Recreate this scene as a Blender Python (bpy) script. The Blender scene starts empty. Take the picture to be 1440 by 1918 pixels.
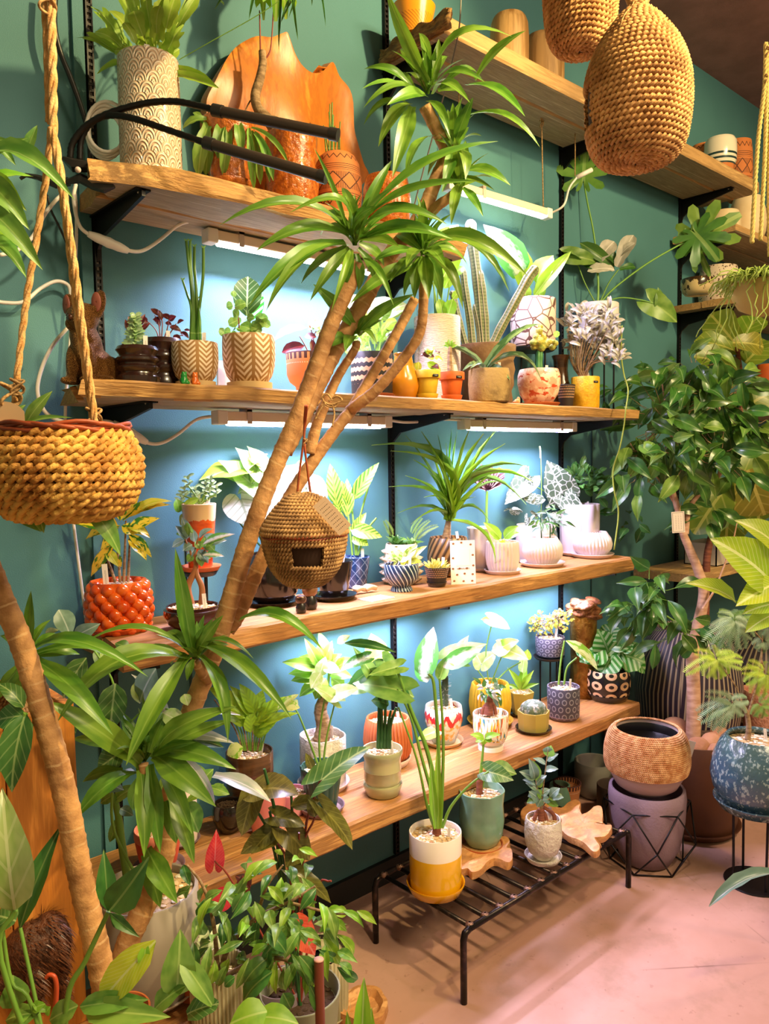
import bpy, bmesh, math, random
import numpy as np
from mathutils import Vector, Matrix, noise as mnoise
random.seed(7)
S = bpy.context.scene
COL = S.collection
V = Vector
# ------------------------------------------------------------------ camera
F, CX, CY = 1450.0, 720.0, 959.0            # focal length in pixels of a 1440x1918 frame
CAM = V((0, -1.8, 1.36))
_y, _p, _r = math.radians(41.8), math.radians(4.0), math.radians(0.8)
FW = V((math.sin(_y)*math.cos(_p), math.cos(_y)*math.cos(_p), -math.sin(_p)))
_ri = V((math.cos(_y), -math.sin(_y), 0)); _up = _ri.cross(FW)
RI = _ri*math.cos(_r) - _up*math.sin(_r); UP = _up*math.cos(_r) + _ri*math.sin(_r)
cd = bpy.data.cameras.new('camera'); cam = bpy.data.objects.new('camera', cd); COL.objects.link(cam)
m3 = Matrix((RI, UP, -FW)).transposed()
cam.matrix_world = Matrix.Translation(CAM) @ m3.to_4x4()
cd.sensor_fit = 'VERTICAL'; cd.sensor_height = 24.0; cd.lens = F*24.0/1918.0; cd.clip_start = 0.02
S.camera = cam
# ------------------------------------------------------------------ world, exposure, lights
S.view_settings.view_transform = 'Standard'; S.view_settings.look = 'None'
S.view_settings.gamma = 1.0; S.view_settings.use_curve_mapping = False
S.view_settings.exposure = 0.18
w = bpy.data.worlds.new('world'); S.world = w; w.use_nodes = True
w.node_tree.nodes['Background'].inputs[0].default_value = (1.0, 0.83, 0.44, 1)
w.node_tree.nodes['Background'].inputs[1].default_value = 0.3
S.cycles.max_bounces = 6; S.cycles.diffuse_bounces = 3; S.cycles.glossy_bounces = 2
S.cycles.transmission_bounces = 3; S.cycles.sample_clamp_indirect = 6.0

def lamp(name, kind, loc, to, power, col, size=0.1, size_y=None, spot=60, blend=.5):
    ld = bpy.data.lights.new(name, kind); o = bpy.data.objects.new(name, ld); COL.objects.link(o)
    ld.energy = power; ld.color = col; o.location = loc
    o.rotation_euler = (V(to)-V(loc)).to_track_quat('-Z', 'Y').to_euler()
    if kind == 'AREA':
        ld.shape = 'RECTANGLE'; ld.size = size; ld.size_y = size_y or size
    else:
        ld.shadow_soft_size = size
        if kind == 'SPOT': ld.spot_size = math.radians(spot); ld.spot_blend = blend
    return o
WARM = (1.0, 0.78, 0.35)
lamp('ceiling_spot_left', 'SPOT', (1.75, -1.75, 3.05), (0.95, 0, 1.95), 215, WARM, .035, spot=84)
lamp('ceiling_spot_right', 'SPOT', (2.6, -2.3, 3.05), (3.4, 0, 1.6), 145, WARM, .05, spot=75)
lamp('ceiling_spot_floor', 'SPOT', (2.7, -2.2, 3.05), (2.5, -1.45, 0), 84, (1, .62, .56), .06, spot=56)
lamp('ceiling_spot_front', 'SPOT', (0.75, -2.0, 3.05), (0.5, -.7, .7), 135, (1, .80, .48), .08, spot=75)
lamp('room_fill', 'AREA', (1.9, -2.6, 3.05), (1.5, -.3, 1.0), 88, (1, .82, .50), 1.4, 1.0)  # added soft fill standing in for unseen room fixtures

# ------------------------------------------------------------------ pixel helpers: a point of the place seen at (px,py) at a given depth / plane
def ray(px, py): return RI*((px-CX)/F) - UP*((py-CY)/F) + FW
def at(px, py, d): return CAM + ray(px, py)*d
def onY(px, py, y): r = ray(px, py); return CAM + r*((y-CAM.y)/r.y)
def onZ(px, py, z): r = ray(px, py); return CAM + r*((z-CAM.z)/r.z)
def dep(P): return (V(P)-CAM).dot(FW)
def onYZ(px, y, z):
    n = F*RI - (px-CX)*FW
    return V((-((V((0, y, z))-CAM).dot(n))/n.x, y, z))
def pix(P):
    d = V(P)-CAM; q = d.dot(FW); return CX+F*d.dot(RI)/q, CY-F*d.dot(UP)/q

# ------------------------------------------------------------------ materials
def lin(c):
    if isinstance(c, str): c = [int(c[i:i+2], 16)/255 for i in (0, 2, 4)]
    return tuple(x/12.92 if x <= .04045 else ((x+.055)/1.055)**2.4 for x in c[:3]) + (1,)
class E:                                           # a socket with arithmetic
    def __init__(s, t, k): s.t = t; s.k = k
    def m(s, op, b=None, c=None):
        n = s.t.nodes.new('ShaderNodeMath'); n.operation = op
        for i, x in enumerate((s, b, c)):
            if x is None: continue
            if isinstance(x, E): s.t.links.new(x.k, n.inputs[i])
            else: n.inputs[i].default_value = x
        return E(s.t, n.outputs[0])
    def __add__(s, b): return s.m('ADD', b)
    def __sub__(s, b): return s.m('SUBTRACT', b)
    def __mul__(s, b): return s.m('MULTIPLY', b)
    def __truediv__(s, b): return s.m('DIVIDE', b)
    def fr(s): return s.m('FRACT')
    def ab(s): return s.m('ABSOLUTE')
    def si(s): return s.m('SINE')
    def lt(s, b): return s.m('LESS_THAN', b)
    def gt(s, b): return s.m('GREATER_THAN', b)
    def mx(s, b): return s.m('MAXIMUM', b)
    def mn(s, b): return s.m('MINIMUM', b)
    def pw(s, b): return s.m('POWER', b)
    def fl(s): return s.m('FLOOR')
    def sm(s, a, b):                               # smooth step between a and b
        n = s.t.nodes.new('ShaderNodeMapRange'); n.interpolation_type = 'SMOOTHSTEP'
        s.t.links.new(s.k, n.inputs[0]); n.inputs[1].default_value = a; n.inputs[2].default_value = b
        return E(s.t, n.outputs[0])
class G:
    def __init__(g, t):
        g.t = t; tc = t.nodes.new('ShaderNodeTexCoord'); g.tc = tc
        sx = t.nodes.new('ShaderNodeSeparateXYZ'); t.links.new(tc.outputs['UV'], sx.inputs[0])
        g.u = E(t, sx.outputs[0]); g.v = E(t, sx.outputs[1])
        so = t.nodes.new('ShaderNodeSeparateXYZ'); t.links.new(tc.outputs['Object'], so.inputs[0])
        g.x, g.y, g.z = (E(t, so.outputs[i]) for i in range(3))
        oi = t.nodes.new('ShaderNodeObjectInfo'); g.rnd = E(t, oi.outputs['Random'])
    def noise(g, scale, st=(1, 1, 1), detail=3, src='Object', rough=.55):
        mp = g.t.nodes.new('ShaderNodeMapping'); mp.inputs['Scale'].default_value = st
        g.t.links.new(g.tc.outputs[src], mp.inputs[0])
        n = g.t.nodes.new('ShaderNodeTexNoise'); n.inputs['Scale'].default_value = scale; n.inputs['Detail'].default_value = detail
        n.inputs['Roughness'].default_value = rough
        g.t.links.new(mp.outputs[0], n.inputs[0]); return E(g.t, n.outputs[0])
    def voro(g, scale, feat='F1', st=(1, 1, 1), src='Object'):
        mp = g.t.nodes.new('ShaderNodeMapping'); mp.inputs['Scale'].default_value = st
        g.t.links.new(g.tc.outputs[src], mp.inputs[0])
        n = g.t.nodes.new('ShaderNodeTexVoronoi'); n.feature = feat; n.inputs['Scale'].default_value = scale
        g.t.links.new(mp.outputs[0], n.inputs[0]); return E(g.t, n.outputs['Distance'])
    def mix(g, f, a, b):
        n = g.t.nodes.new('ShaderNodeMix'); n.data_type = 'RGBA'
        if isinstance(f, E): g.t.links.new(f.k, n.inputs[0])
        else: n.inputs[0].default_value = f
        for x, i in ((a, 6), (b, 7)):
            if isinstance(x, E): g.t.links.new(x.k, n.inputs[i])
            else: n.inputs[i].default_value = lin(x)
        return E(g.t, n.outputs[2])
    def hsv(g, c, h=None, v=None, s=None):
        n = g.t.nodes.new('ShaderNodeHueSaturation'); g.t.links.new(c.k, n.inputs['Color'])
        for x, k in ((h, 'Hue'), (v, 'Value'), (s, 'Saturation')):
            if isinstance(x, E): g.t.links.new(x.k, n.inputs[k])
            elif x is not None: n.inputs[k].default_value = x
        return E(g.t, n.outputs[0])
def M(name, col, rough=.5, metal=0, col2=None, ns=(6, (1, 1, 1)), nr=(.35, .65), bump=None, coat=0, patt=None, emit=None, trans=0, vary=0, spec=.5, bumpf=None):
    mt = bpy.data.materials.new(name); mt.use_nodes = True; t = mt.node_tree
    b = t.nodes['Principled BSDF']; g = G(t)
    b.inputs['Roughness'].default_value = rough; b.inputs['Metallic'].default_value = metal
    b.inputs['Coat Weight'].default_value = coat; b.inputs['Coat Roughness'].default_value = .12
    b.inputs['Specular IOR Level'].default_value = spec
    c = None
    if patt: c = patt(g)
    elif col2: c = g.mix(g.noise(ns[0], ns[1], 4).sm(*nr), col, col2)
    if vary:
        if c is None: c = g.mix(0.0, col, col)
        c = g.hsv(c, (g.rnd-.5)*(.05*vary)+.5, (g.rnd*7.13).fr()*(.6*vary)+(1-.3*vary))
    if c is None: b.inputs['Base Color'].default_value = lin(col)
    else: t.links.new(c.k, b.inputs['Base Color'])
    if emit: b.inputs['Emission Color'].default_value = emit[:3]+(1,); b.inputs['Emission Strength'].default_value = emit[3]
    if bump or bumpf:
        bn = t.nodes.new('ShaderNodeBump'); bn.inputs['Strength'].default_value = 1
        h = bumpf(g) if bumpf else g.noise(bump[0], bump[2] if len(bump) > 2 else (1, 1, 1), 4)
        bn.inputs['Distance'].default_value = bump[1] if bump else .002
        t.links.new(h.k, bn.inputs['Height']); t.links.new(bn.outputs[0], b.inputs['Normal'])
    if trans:
        tr = t.nodes.new('ShaderNodeBsdfTranslucent'); mx = t.nodes.new('ShaderNodeMixShader'); mx.inputs[0].default_value = trans
        if c is None: tr.inputs[0].default_value = lin(col)
        else: t.links.new(g.hsv(c, v=1.3).k, tr.inputs[0])
        t.links.new(b.outputs[0], mx.inputs[1]); t.links.new(tr.outputs[0], mx.inputs[2])
        t.links.new(mx.outputs[0], t.nodes['Material Output'].inputs[0])
    return mt
def wood(name, c1, c2, c3=None, sc=5, st=(.9, 9, 9), rough=.6, bump=.002):
    def p(g):
        f = g.noise(sc, st, 5, rough=.65)
        rings = ((f*26).si()*.5+.5)
        c = g.mix(f.sm(.3, .7), c1, c2)
        c = g.mix(rings*.55, c, c3 or c2)
        return g.mix(g.noise(2.2, (1, 2, 2), 2).sm(.5, .85)*.5, c, c3 or c2)
    return M(name, c1, rough, patt=p, bump=(sc*3, bump, st))
def leafmat(name, c, vein=None, c2=None, mode='mid', rough=.38, trans=.28, vary=.6, n=9, edge=.0):
    """leaf colour with a pattern that follows the blade: mid (midrib), side (side veins), stripe (bands beside veins), blotch, rim"""
    def p(g):
        a = (g.v-.5).ab()                              # distance from the midrib
        base = g.mix(g.noise(3.0, (1, 1, 1), 2).sm(.3, .7), c, c2 or c)
        if mode in ('side', 'stripe', 'vein'):
            s = (g.u*n - a*n*.75).fr()
            if mode == 'stripe': f = (s-.5).ab().lt(.24).mn(a.gt(.05)).mn(a.lt(.46))
            else: f = (s-.5).ab().lt(.08 if mode == 'side' else .1)
            base = g.mix(f*(.9 if mode == 'stripe' else .75 if mode == 'vein' else .38), base, vein)
            if mode != 'stripe': base = g.mix(a.lt(.03)*.75, base, vein)
            else: base = g.mix(a.lt(.03)*.5, base, vein)
        elif mode == 'net':
            f = g.voro(5.5, 'DISTANCE_TO_EDGE', (1, 1, 0), 'UV').lt(.055).mx(a.lt(.02)); base = g.mix(f*.8, base, vein)
        elif mode == 'mid' and vein: base = g.mix(a.lt(.03)*.7, base, vein)
        elif mode == 'centre': base = g.mix((a + g.noise(9, detail=4)*.45).sm(.52, .24), base, vein)
        elif mode == 'blotch': base = g.mix(g.noise(4, detail=3).sm(.46, .54), base, vein)
        elif mode == 'rim': base = g.mix(a.gt(.33), base, vein)
        elif mode == 'half': base = g.mix((g.u + g.noise(5)*.4).sm(.5, .9), base, vein)
        return base
    return M(name, c, rough, patt=p, trans=trans, vary=vary)

# ------------------------------------------------------------------ mesh helpers
def mesh(name, verts, faces, m=None, uv=None, smooth=True, sharp=None):
    me = bpy.data.meshes.new(name); me.from_pydata([tuple(v) for v in verts], [], faces)
    if uv is not None:
        l = me.uv_layers.new(name='UVMap')
        idx = np.empty(len(me.loops), 'i'); me.loops.foreach_get('vertex_index', idx)
        if callable(uv): pass
        l.data.foreach_set('uv', np.asarray(uv, 'f')[idx].ravel())
    if smooth:
        me.polygons.foreach_set('use_smooth', [True]*len(me.polygons))
        if sharp: me.set_sharp_from_angle(angle=math.radians(sharp))
    if m: me.materials.append(m)
    me.update(); return me
def obj(name, me, parent=None, loc=None, kind=None, label=None):
    o = bpy.data.objects.new(name, me); COL.objects.link(o)
    if parent: o.parent = parent
    if loc is not None: o.location = loc
    if kind: o['kind'] = kind
    if label: o['label'] = label
    return o
def tag(o, label, cat, group=None):
    o['label'] = label; o['category'] = cat
    if group: o['group'] = group
    return o
def thing(name, label, cat, loc=(0, 0, 0), group=None):
    o = bpy.data.objects.new(name, None); COL.objects.link(o); o.location = loc; o.empty_display_size = .02
    return tag(o, label, cat, group)
def join(*parts):
    vs, fs, us = [], [], []
    for v, f, u in parts:
        k = len(vs); vs += [tuple(x) for x in v]; fs += [tuple(i+k for i in q) for q in f]; us += list(u)
    return vs, fs, us
def box(a, b, bev=0.0):
    a, b = V(a), V(b); bm = bmesh.new(); bmesh.ops.create_cube(bm, size=1)
    bmesh.ops.scale(bm, vec=b-a, verts=bm.verts); bmesh.ops.translate(bm, vec=(a+b)/2, verts=bm.verts)
    if bev: bmesh.ops.bevel(bm, geom=bm.edges[:], offset=bev, segments=2, affect='EDGES', profile=.5)
    bm.verts.index_update()
    r = ([v.co.copy() for v in bm.verts], [[v.index for v in f.verts] for f in bm.faces], [(v.co.x, v.co.z) for v in bm.verts]); bm.free(); return r
def xf(part, mat):
    return [mat @ V(v) for v in part[0]], part[1], part[2]
def cat_rom(pts, n):
    """smooth a polyline of tuples through its points"""
    P = [np.array(p, float) for p in pts]; P = [2*P[0]-P[1]] + P + [2*P[-1]-P[-2]]; out = []
    for i in range(1, len(P)-2):
        for k in range(n):
            t = k/n; a, b, c, d = P[i-1:i+3]
            out.append(.5*((2*b)+(c-a)*t+(2*a-5*b+4*c-d)*t*t+(3*b-a-3*c+d)*t**3))
    return out + [P[-2]]
def tube(pts, rad, seg=8, cap=True, uvlen=1.0):
    pts = [V(p) for p in pts]; n = len(pts)
    if not hasattr(rad, '__len__'): rad = [rad]*n
    vs, fs, us = [], [], []
    T = [(pts[min(i+1, n-1)]-pts[max(i-1, 0)]).normalized() for i in range(n)]
    N = T[0].orthogonal().normalized(); L = 0
    for i in range(n):
        N = (N - T[i]*N.dot(T[i])); N = N.normalized() if N.length > 1e-6 else T[i].orthogonal().normalized()
        B = T[i].cross(N)
        if i: L += (pts[i]-pts[i-1]).length
        for k in range(seg):
            a = 2*math.pi*k/seg
            vs.append(pts[i] + (N*math.cos(a)+B*math.sin(a))*rad[i]); us.append((k/seg, L/uvlen))
    for i in range(n-1):
        for k in range(seg):
            j = (k+1) % seg; fs.append((i*seg+k, i*seg+j, (i+1)*seg+j, (i+1)*seg+k))
    if cap: fs.append(tuple(range(seg))[::-1]); fs.append(tuple((n-1)*seg+k for k in range(seg)))
    return vs, fs, us
def lathe(prof, seg=40, mod=None, close=True, vmax=None):
    """prof: (r, z) from the bottom centre outwards and up; mod(theta, r, z) -> (r, z)"""
    vs, fs, us = [], [], []; zs = [p[1] for p in prof]; z0 = min(zs); h = (vmax or (max(zs)-z0)) or 1
    for i, (r, z) in enumerate(prof):
        for k in range(seg):
            a = 2*math.pi*k/seg; rr, zz = mod(a, r, z) if mod else (r, z)
            vs.append((rr*math.cos(a), rr*math.sin(a), zz)); us.append((k/seg, (z-z0)/h))
    for i in range(len(prof)-1):
        for k in range(seg):
            j = (k+1) % seg; fs.append((i*seg+k, i*seg+j, (i+1)*seg+j, (i+1)*seg+k))
    if close: fs.append(tuple(range(seg))[::-1])
    return vs, fs, us
def lathe_mesh(name, prof, m, seg=40, mod=None, close=True, sharp=40):
    v, f, u = lathe(prof, seg, mod, close); me = mesh(name, v, f, m, u, True, sharp)
    l = me.uv_layers[0].data                          # mend the seam where u wraps
    for p in me.polygons:
        us = [l[i].uv[0] for i in p.loop_indices]
        if max(us)-min(us) > .5:
            for i in p.loop_indices:
                if l[i].uv[0] < .5: l[i].uv[0] += 1
    return me
def prism(outline, t, ax='Y'):
    """extruded outline (list of 2D points) with thickness t"""
    n = len(outline); vs = [(x, -t/2, y) for x, y in outline] + [(x, t/2, y) for x, y in outline]
    fs = [tuple(range(n)), tuple(range(2*n-1, n-1, -1))] + [(i, n+i, n+(i+1) % n, (i+1) % n) for i in range(n)]
    if ax == 'Z': vs = [(x, z, y) for x, y, z in vs]; fs = [f[::-1] for f in fs]
    return vs, fs, [(v[0], v[2]) for v in vs]
# ------------------------------------------------------------------ leaves
def interp(tab, t): return float(np.interp(t, [a for a, _ in tab], [b for _, b in tab]))
STRIP = {
 'strap': [(0, .45), (.08, .42), (.3, .9), (.45, 1), (.65, .82), (.85, .42), (.95, .16), (1, 0)],
 'ribbon': [(0, .7), (.2, 1), (.6, .8), (.9, .35), (1, 0)],
 'lance': [(0, .05), (.06, .28), (.2, .75), (.42, 1), (.62, .85), (.8, .45), (.92, .15), (1, 0)],
 'ovate': [(0, .08), (.06, .5), (.18, .85), (.38, 1), (.6, .86), (.8, .52), (.93, .2), (1, 0)],
 'oval': [(0, .1), (.08, .5), (.25, .88), (.5, 1), (.75, .88), (.92, .5), (1, .08)],
 'fiddle': [(0, .25), (.06, .5), (.2, .68), (.4, .72), (.62, .95), (.78, 1), (.92, .68), (1, .1)],
 'wavy': [(0, .3), (.1, .6), (.2, .5), (.3, .8), (.4, .65), (.5, 1), (.6, .8), (.7, 1), (.8, .75), (.9, .6), (1, .05)],
}
def polar(shape, a):
    d = abs(a)/math.pi                                  # 0 tip, 1 sinus
    if shape == 'heart': return float(np.interp(d, [0, .06, .2, .4, .6, .8, .9, .97, 1], [1, .82, .66, .58, .56, .52, .42, .2, .06]))
    if shape == 'arrow': return float(np.interp(d, [0, .05, .15, .3, .5, .72, .84, .9, .96, 1], [1, .82, .6, .44, .38, .46, .5, .34, .12, .05]))
    if shape == 'round': return .5+.02*math.sin(a*7)
    if shape == 'lobed':
        k = abs(math.sin(a*4.5+math.pi/2))**.7; e = float(np.interp(d, [0, .4, .75, 1], [1, .85, .6, .2])); return e*(.35+.65*k)
    if shape == 'oak': return float(np.interp(d, [0, .5, .8, 1], [1, .9, .75, .3]))*(.84+.16*math.cos(a*9))
    if shape == 'palm5':
        k = abs(math.cos(a*2.5))**.6; return (.25+.75*k)*float(np.interp(d, [0, .85, 1], [1, .8, .3]))
_LT = {}
def leaf_mesh(shape, mat, ar):
    key = (shape, mat.name, ar)
    if key in _LT: return _LT[key]
    A = ar/10.0; vs, fs, us = [], [], []
    if shape in STRIP:
        nx, ny = (9, 2) if shape in ('strap', 'ribbon', 'wavy') else (7, 2)
        for i in range(nx+1):
            t = i/nx; h = interp(STRIP[shape], t)*.5
            for j in range(-ny, ny+1):
                y = h*j/ny
                vs.append((t, y, 4*A*t*(1-t) + (abs(y)*.16 if shape != 'strap' else abs(y)*.07) - .1*A*t**3 + (.012*math.sin(t*23+j) if j in (-ny, ny) and shape != 'strap' else 0)))
                us.append((t, .5+y))
        w = 2*ny+1
        for i in range(nx):
            for j in range(w-1): fs.append((i*w+j, (i+1)*w+j, (i+1)*w+j+1, i*w+j+1))
        # a stalk so that the blade joins its stem
    elif shape == 'frond':                              # twice pinnate leaf: rachis with paired leaflets
        def leaflet(x, s, L):
            k = len(vs); z = 4*A*x*(1-x); n = 2
            vs.extend([(x, 0, z), (x+.042, s*.24*L, z+.01), (x+.062, s*.5*L, z-.03*L), (x+.004, s*.27*L, z)])
            us.extend([(.2, .5), (.5, .4), (1, .5), (.5, .6)]); fs.append((k, k+1, k+2, k+3) if s > 0 else (k+3, k+2, k+1, k))
        for i in range(21):
            x = .06+.9*i/20; L = interp([(0, .6), (.3, 1), (.8, .8), (1, .4)], x)
            leaflet(x, 1, L); leaflet(x, -1, L)
    else:
        nr, na = 3, 26 if shape in ('heart', 'arrow', 'round') else 45
        x_0 = .5 if shape == 'round' else 0; vs.append((x_0, 0, A if x_0 else 0)); us.append((x_0, .5)); mx = max(abs(polar(shape, 2*math.pi*k/na-math.pi)*math.sin(2*math.pi*k/na-math.pi)) for k in range(na))
        for r in range(1, nr+1):
            for k in range(na):
                a = 2*math.pi*k/na-math.pi; q = polar(shape, a)*r/nr; x, y = q*math.cos(a)+x_0, q*math.sin(a)*.5/mx
                vs.append((x, y, 4*A*x*(1-x)*(.5 if x < 0 else 1) + abs(y)*.14 + .02*math.sin(a*5)*(r == nr))); us.append((x, .5+y))
        for k in range(na): fs.append((0, 1+k, 1+(k+1) % na))
        for r in range(nr-1):
            for k in range(na):
                a, b = 1+r*na+k, 1+r*na+(k+1) % na; fs.append((a, a+na, b+na, b))
    me = mesh('leaf', vs, fs, mat, us); _LT[key] = me; return me
rg = random.Random(11)
def off_wall(P, y=-.022):
    P = V(P); return CAM+(P-CAM)*((y-CAM.y)/(P.y-CAM.y)) if P.y > y else P
def leaf(root, shape, mat, b, t, w, ar=1, fc=.75, fu=.5, name='leaf', jit=.3, n=None):
    """one blade from point b to point t (world), w metres wide; ar = arch in tenths of the length"""
    b, t = off_wall(b, -.012-.3*w), off_wall(t, -.012-.2*w); x = t-b; L = x.length
    if L < 1e-4: return
    x = x/L; tc = (CAM-b).normalized()
    n = n or tc*fc + V((0, 0, 1))*fu + V((rg.uniform(-1, 1), rg.uniform(-1, 1), rg.uniform(-1, 1)))*jit
    y = n.cross(x)
    if y.length < .05: y = V((1, 0, 0)).cross(x)
    y.normalize(); z = x.cross(y)
    o = bpy.data.objects.new(name, leaf_mesh(shape, mat, ar)); COL.objects.link(o); o.parent = root
    m = Matrix((x*L, y*w, z*L)).transposed().to_4x4(); m.translation = b - V(root.location); o.matrix_local = m
    return o
def LS(root, shape, mat, d, specs, ar=1, fc=.75, fu=.5, jit=.25, dz=.25):
    """blades from pixel base to pixel tip: (x0,y0,x1,y1,width_px[,tip depth offset in m][,arch]) around the depth d"""
    for s in specs:
        x0, y0, x1, y1, wd = s[:5]; Lm = math.hypot(x1-x0, y1-y0)*d/F
        dd = s[5] if len(s) > 5 and s[5] is not None else rg.uniform(-dz, dz)*Lm
        a = s[6] if len(s) > 6 else ar
        leaf(root, shape, mat, at(x0, y0, d), at(x1, y1, d+dd), wd*d/F, a, fc, fu, jit=jit)
def rosette(root, shape, mat, c, n, L, w, e0=5, e1=70, ar=2, fc=.2, fu=.9, jit=.15, a0=0, a1=360, r0=0.0, seed=1):
    """n blades growing out and up from point c; inner ones steeper"""
    r = random.Random(seed)
    for i in range(n):
        az = math.radians(a0+(a1-a0)*((i*.618034) % 1)+r.uniform(-9, 9)); f = (i+.5)/n; el = math.radians(e0+(e1-e0)*f+r.uniform(-7, 7))
        l = L*r.uniform(.75, 1.1)*(1-.25*f); d = V((math.cos(az)*math.cos(el), math.sin(az)*math.cos(el), math.sin(el)))
        b = V(c)+V((math.cos(az), math.sin(az), 0))*r0
        leaf(root, shape, mat, b, b+d*l, w*r.uniform(.85, 1.1), ar, fc, fu, jit=jit)
def bunch(root, shape, mats, ells, n, L, w, droop=.5, ar=1, seed=1, up=.0, out=.6, twig=None, fc=.6, fu=.5, jit=.5, flat=1.0):
    """n blades spread through ellipsoids (px,py,rx,ry,d); L and w in pixels at that depth; twigs join them to the core"""
    r = random.Random(seed); tot = sum(e[2]*e[3] for e in ells); tw = []
    for (cx, cy, rx, ry, d) in ells:
        for k in range(max(1, round(n*rx*ry/tot))):
            while 1:
                u = V((r.uniform(-1, 1), r.uniform(-1, 1), r.uniform(-1, 1)))
                if .12 < u.length < 1: break
            b = at(cx+u.x*rx, cy+u.y*ry, d + u.z*min(rx, ry)*d/F*flat)
            dr = (RI*u.x*out - UP*u.y*out*.7 + FW*u.z*out + V((r.uniform(-1, 1), r.uniform(-1, 1), r.uniform(-.6, .8)))*.6 + V((0, 0, up-droop))).normalized()
            l = L*d/F*r.uniform(.65, 1.15)
            leaf(root, shape, mats[r.randrange(len(mats))] if isinstance(mats, (list, tuple)) else mats, b, b+dr*l, w*d/F*r.uniform(.75, 1.1), ar, fc, fu, jit=jit)
            if twig: tw.append(tube([V(at(cx, cy, d))*.45+b*.55 - V(root.location), b*.7+V(at(cx, cy, d))*.3+V((0, 0, -.004)) - V(root.location), b - V(root.location)], [.0016, .0013, .001], 4, False))
    if twig and tw: v, f, u = join(*tw); obj('twigs', mesh('twigs', v, f, twig, u), root, kind='stuff')
def stem(root, pts, r0, mat, r1=None, name='stem', seg=7, sub=5, d=None, rings=0, uvl=.05, label=None):
    """tapering stalk through pixel points (px,py[,depth]) or world points"""
    W = []
    for p in pts:
        if isinstance(p, V): W.append(p)
        else: W.append(at(p[0], p[1], p[2] if len(p) > 2 else d))
    W = [off_wall(p) for p in W]
    W = [V(p) for p in cat_rom([tuple(p) for p in W], sub)] if len(W) > 2 else [W[0].lerp(W[1], i/sub) for i in range(sub+1)]
    if rings:                                           # leaf-scar rings of a cane
        Ws = []; L = 0; step = rings/4
        dist = [0]
        for i in range(1, len(W)): dist.append(dist[-1]+(W[i]-W[i-1]).length)
        n = int(dist[-1]/step)
        for k in range(n+1):
            s = dist[-1]*k/n; i = max(0, min(len(W)-2, int(np.searchsorted(dist, s))-1)); q = (s-dist[i])/max(1e-6, dist[i+1]-dist[i]); Ws.append(W[i].lerp(W[i+1], q))
        W = Ws
    n = len(W); r1 = r0 if r1 is None else r1; rad = [r0+(r1-r0)*i/max(1, n-1) for i in range(n)]
    if rings: rad = [q*(1+(.055 if i % 4 == 0 else -.02 if i % 4 == 1 else 0)+rg.uniform(-.012, .012)) for i, q in enumerate(rad)]
    v, f, u = tube([p-V(root.location) for p in W], rad, seg, True, uvl)
    return obj(name, mesh(name, v, f, mat, u, True, 60 if not rings else None), root, label=label)

# ------------------------------------------------------------------ pots
PR = {  # outer profiles: (radius / half width, height / height), bottom to rim
 'cyl': [(.86, 0), (.95, .02), (.98, .08), (1, .5), (1, 1)],
 'taper': [(.62, 0), (.68, .02), (.78, .3), (.9, .68), (1, 1)],
 'cup': [(.55, 0), (.72, .03), (.9, .2), (.98, .45), (1, .75), (.99, 1)],
 'round': [(.55, 0), (.75, .05), (.93, .22), (1, .5), (.95, .8), (.86, 1)],
 'bowl': [(.45, 0), (.6, .05), (.88, .32), (1, .62), (.98, .85), (.9, 1)],
 'terra': [(.62, 0), (.66, .02), (.82, .6), (.86, .7), (.87, .72), (.99, .73), (1, .78), (1, 1)],
 'footed': [(.62, 0), (.6, .05), (.58, .16), (.6, .22), (.85, .33), (.97, .5), (.98, .75), (1, 1)],
 'foot2': [(.72, 0), (.72, .11), (.58, .12), (.58, .17), (.78, .22), (.95, .4), (1, .62), (1, 1)],
 'tulip': [(.5, 0), (.68, .05), (.9, .25), (.98, .5), (.93, .78), (1.0, 1)],
 'vase': [(.5, 0), (.7, .06), (1, .36), (.95, .55), (.55, .78), (.45, .86), (.5, 1)],
 'jar': [(.5, 0), (.62, .04), (.86, .25), (.98, .5), (1, .66), (.88, .86), (.6, .97), (.5, 1)],
 'belly': [(.5, 0), (.7, .05), (.95, .3), (1, .5), (.93, .75), (.74, .97), (.72, 1)],
}
def pot_profile(prof, r, h, wall=.0045, soil=.86, foot=0):
    P = PR[prof] if isinstance(prof, str) else prof
    o = [(a*r, z*h) for a, z in P]; rr = o[-1][0]
    def rad(zz): return float(np.interp(zz, [z for _, z in o], [a for a, _ in o]))
    inn = [(rr-wall*.25, h+wall*.35), (rr-wall*.8, h+wall*.2), (rr-wall, h-.002), (max(.004, rad(soil*h)-wall), soil*h)]
    return [(o[0][0]*.3, 0.0005)]+o+inn+[(max(.002, (rad(soil*h)-wall)*.3), soil*h)], max(.004, rad(soil*h)-wall)
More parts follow.
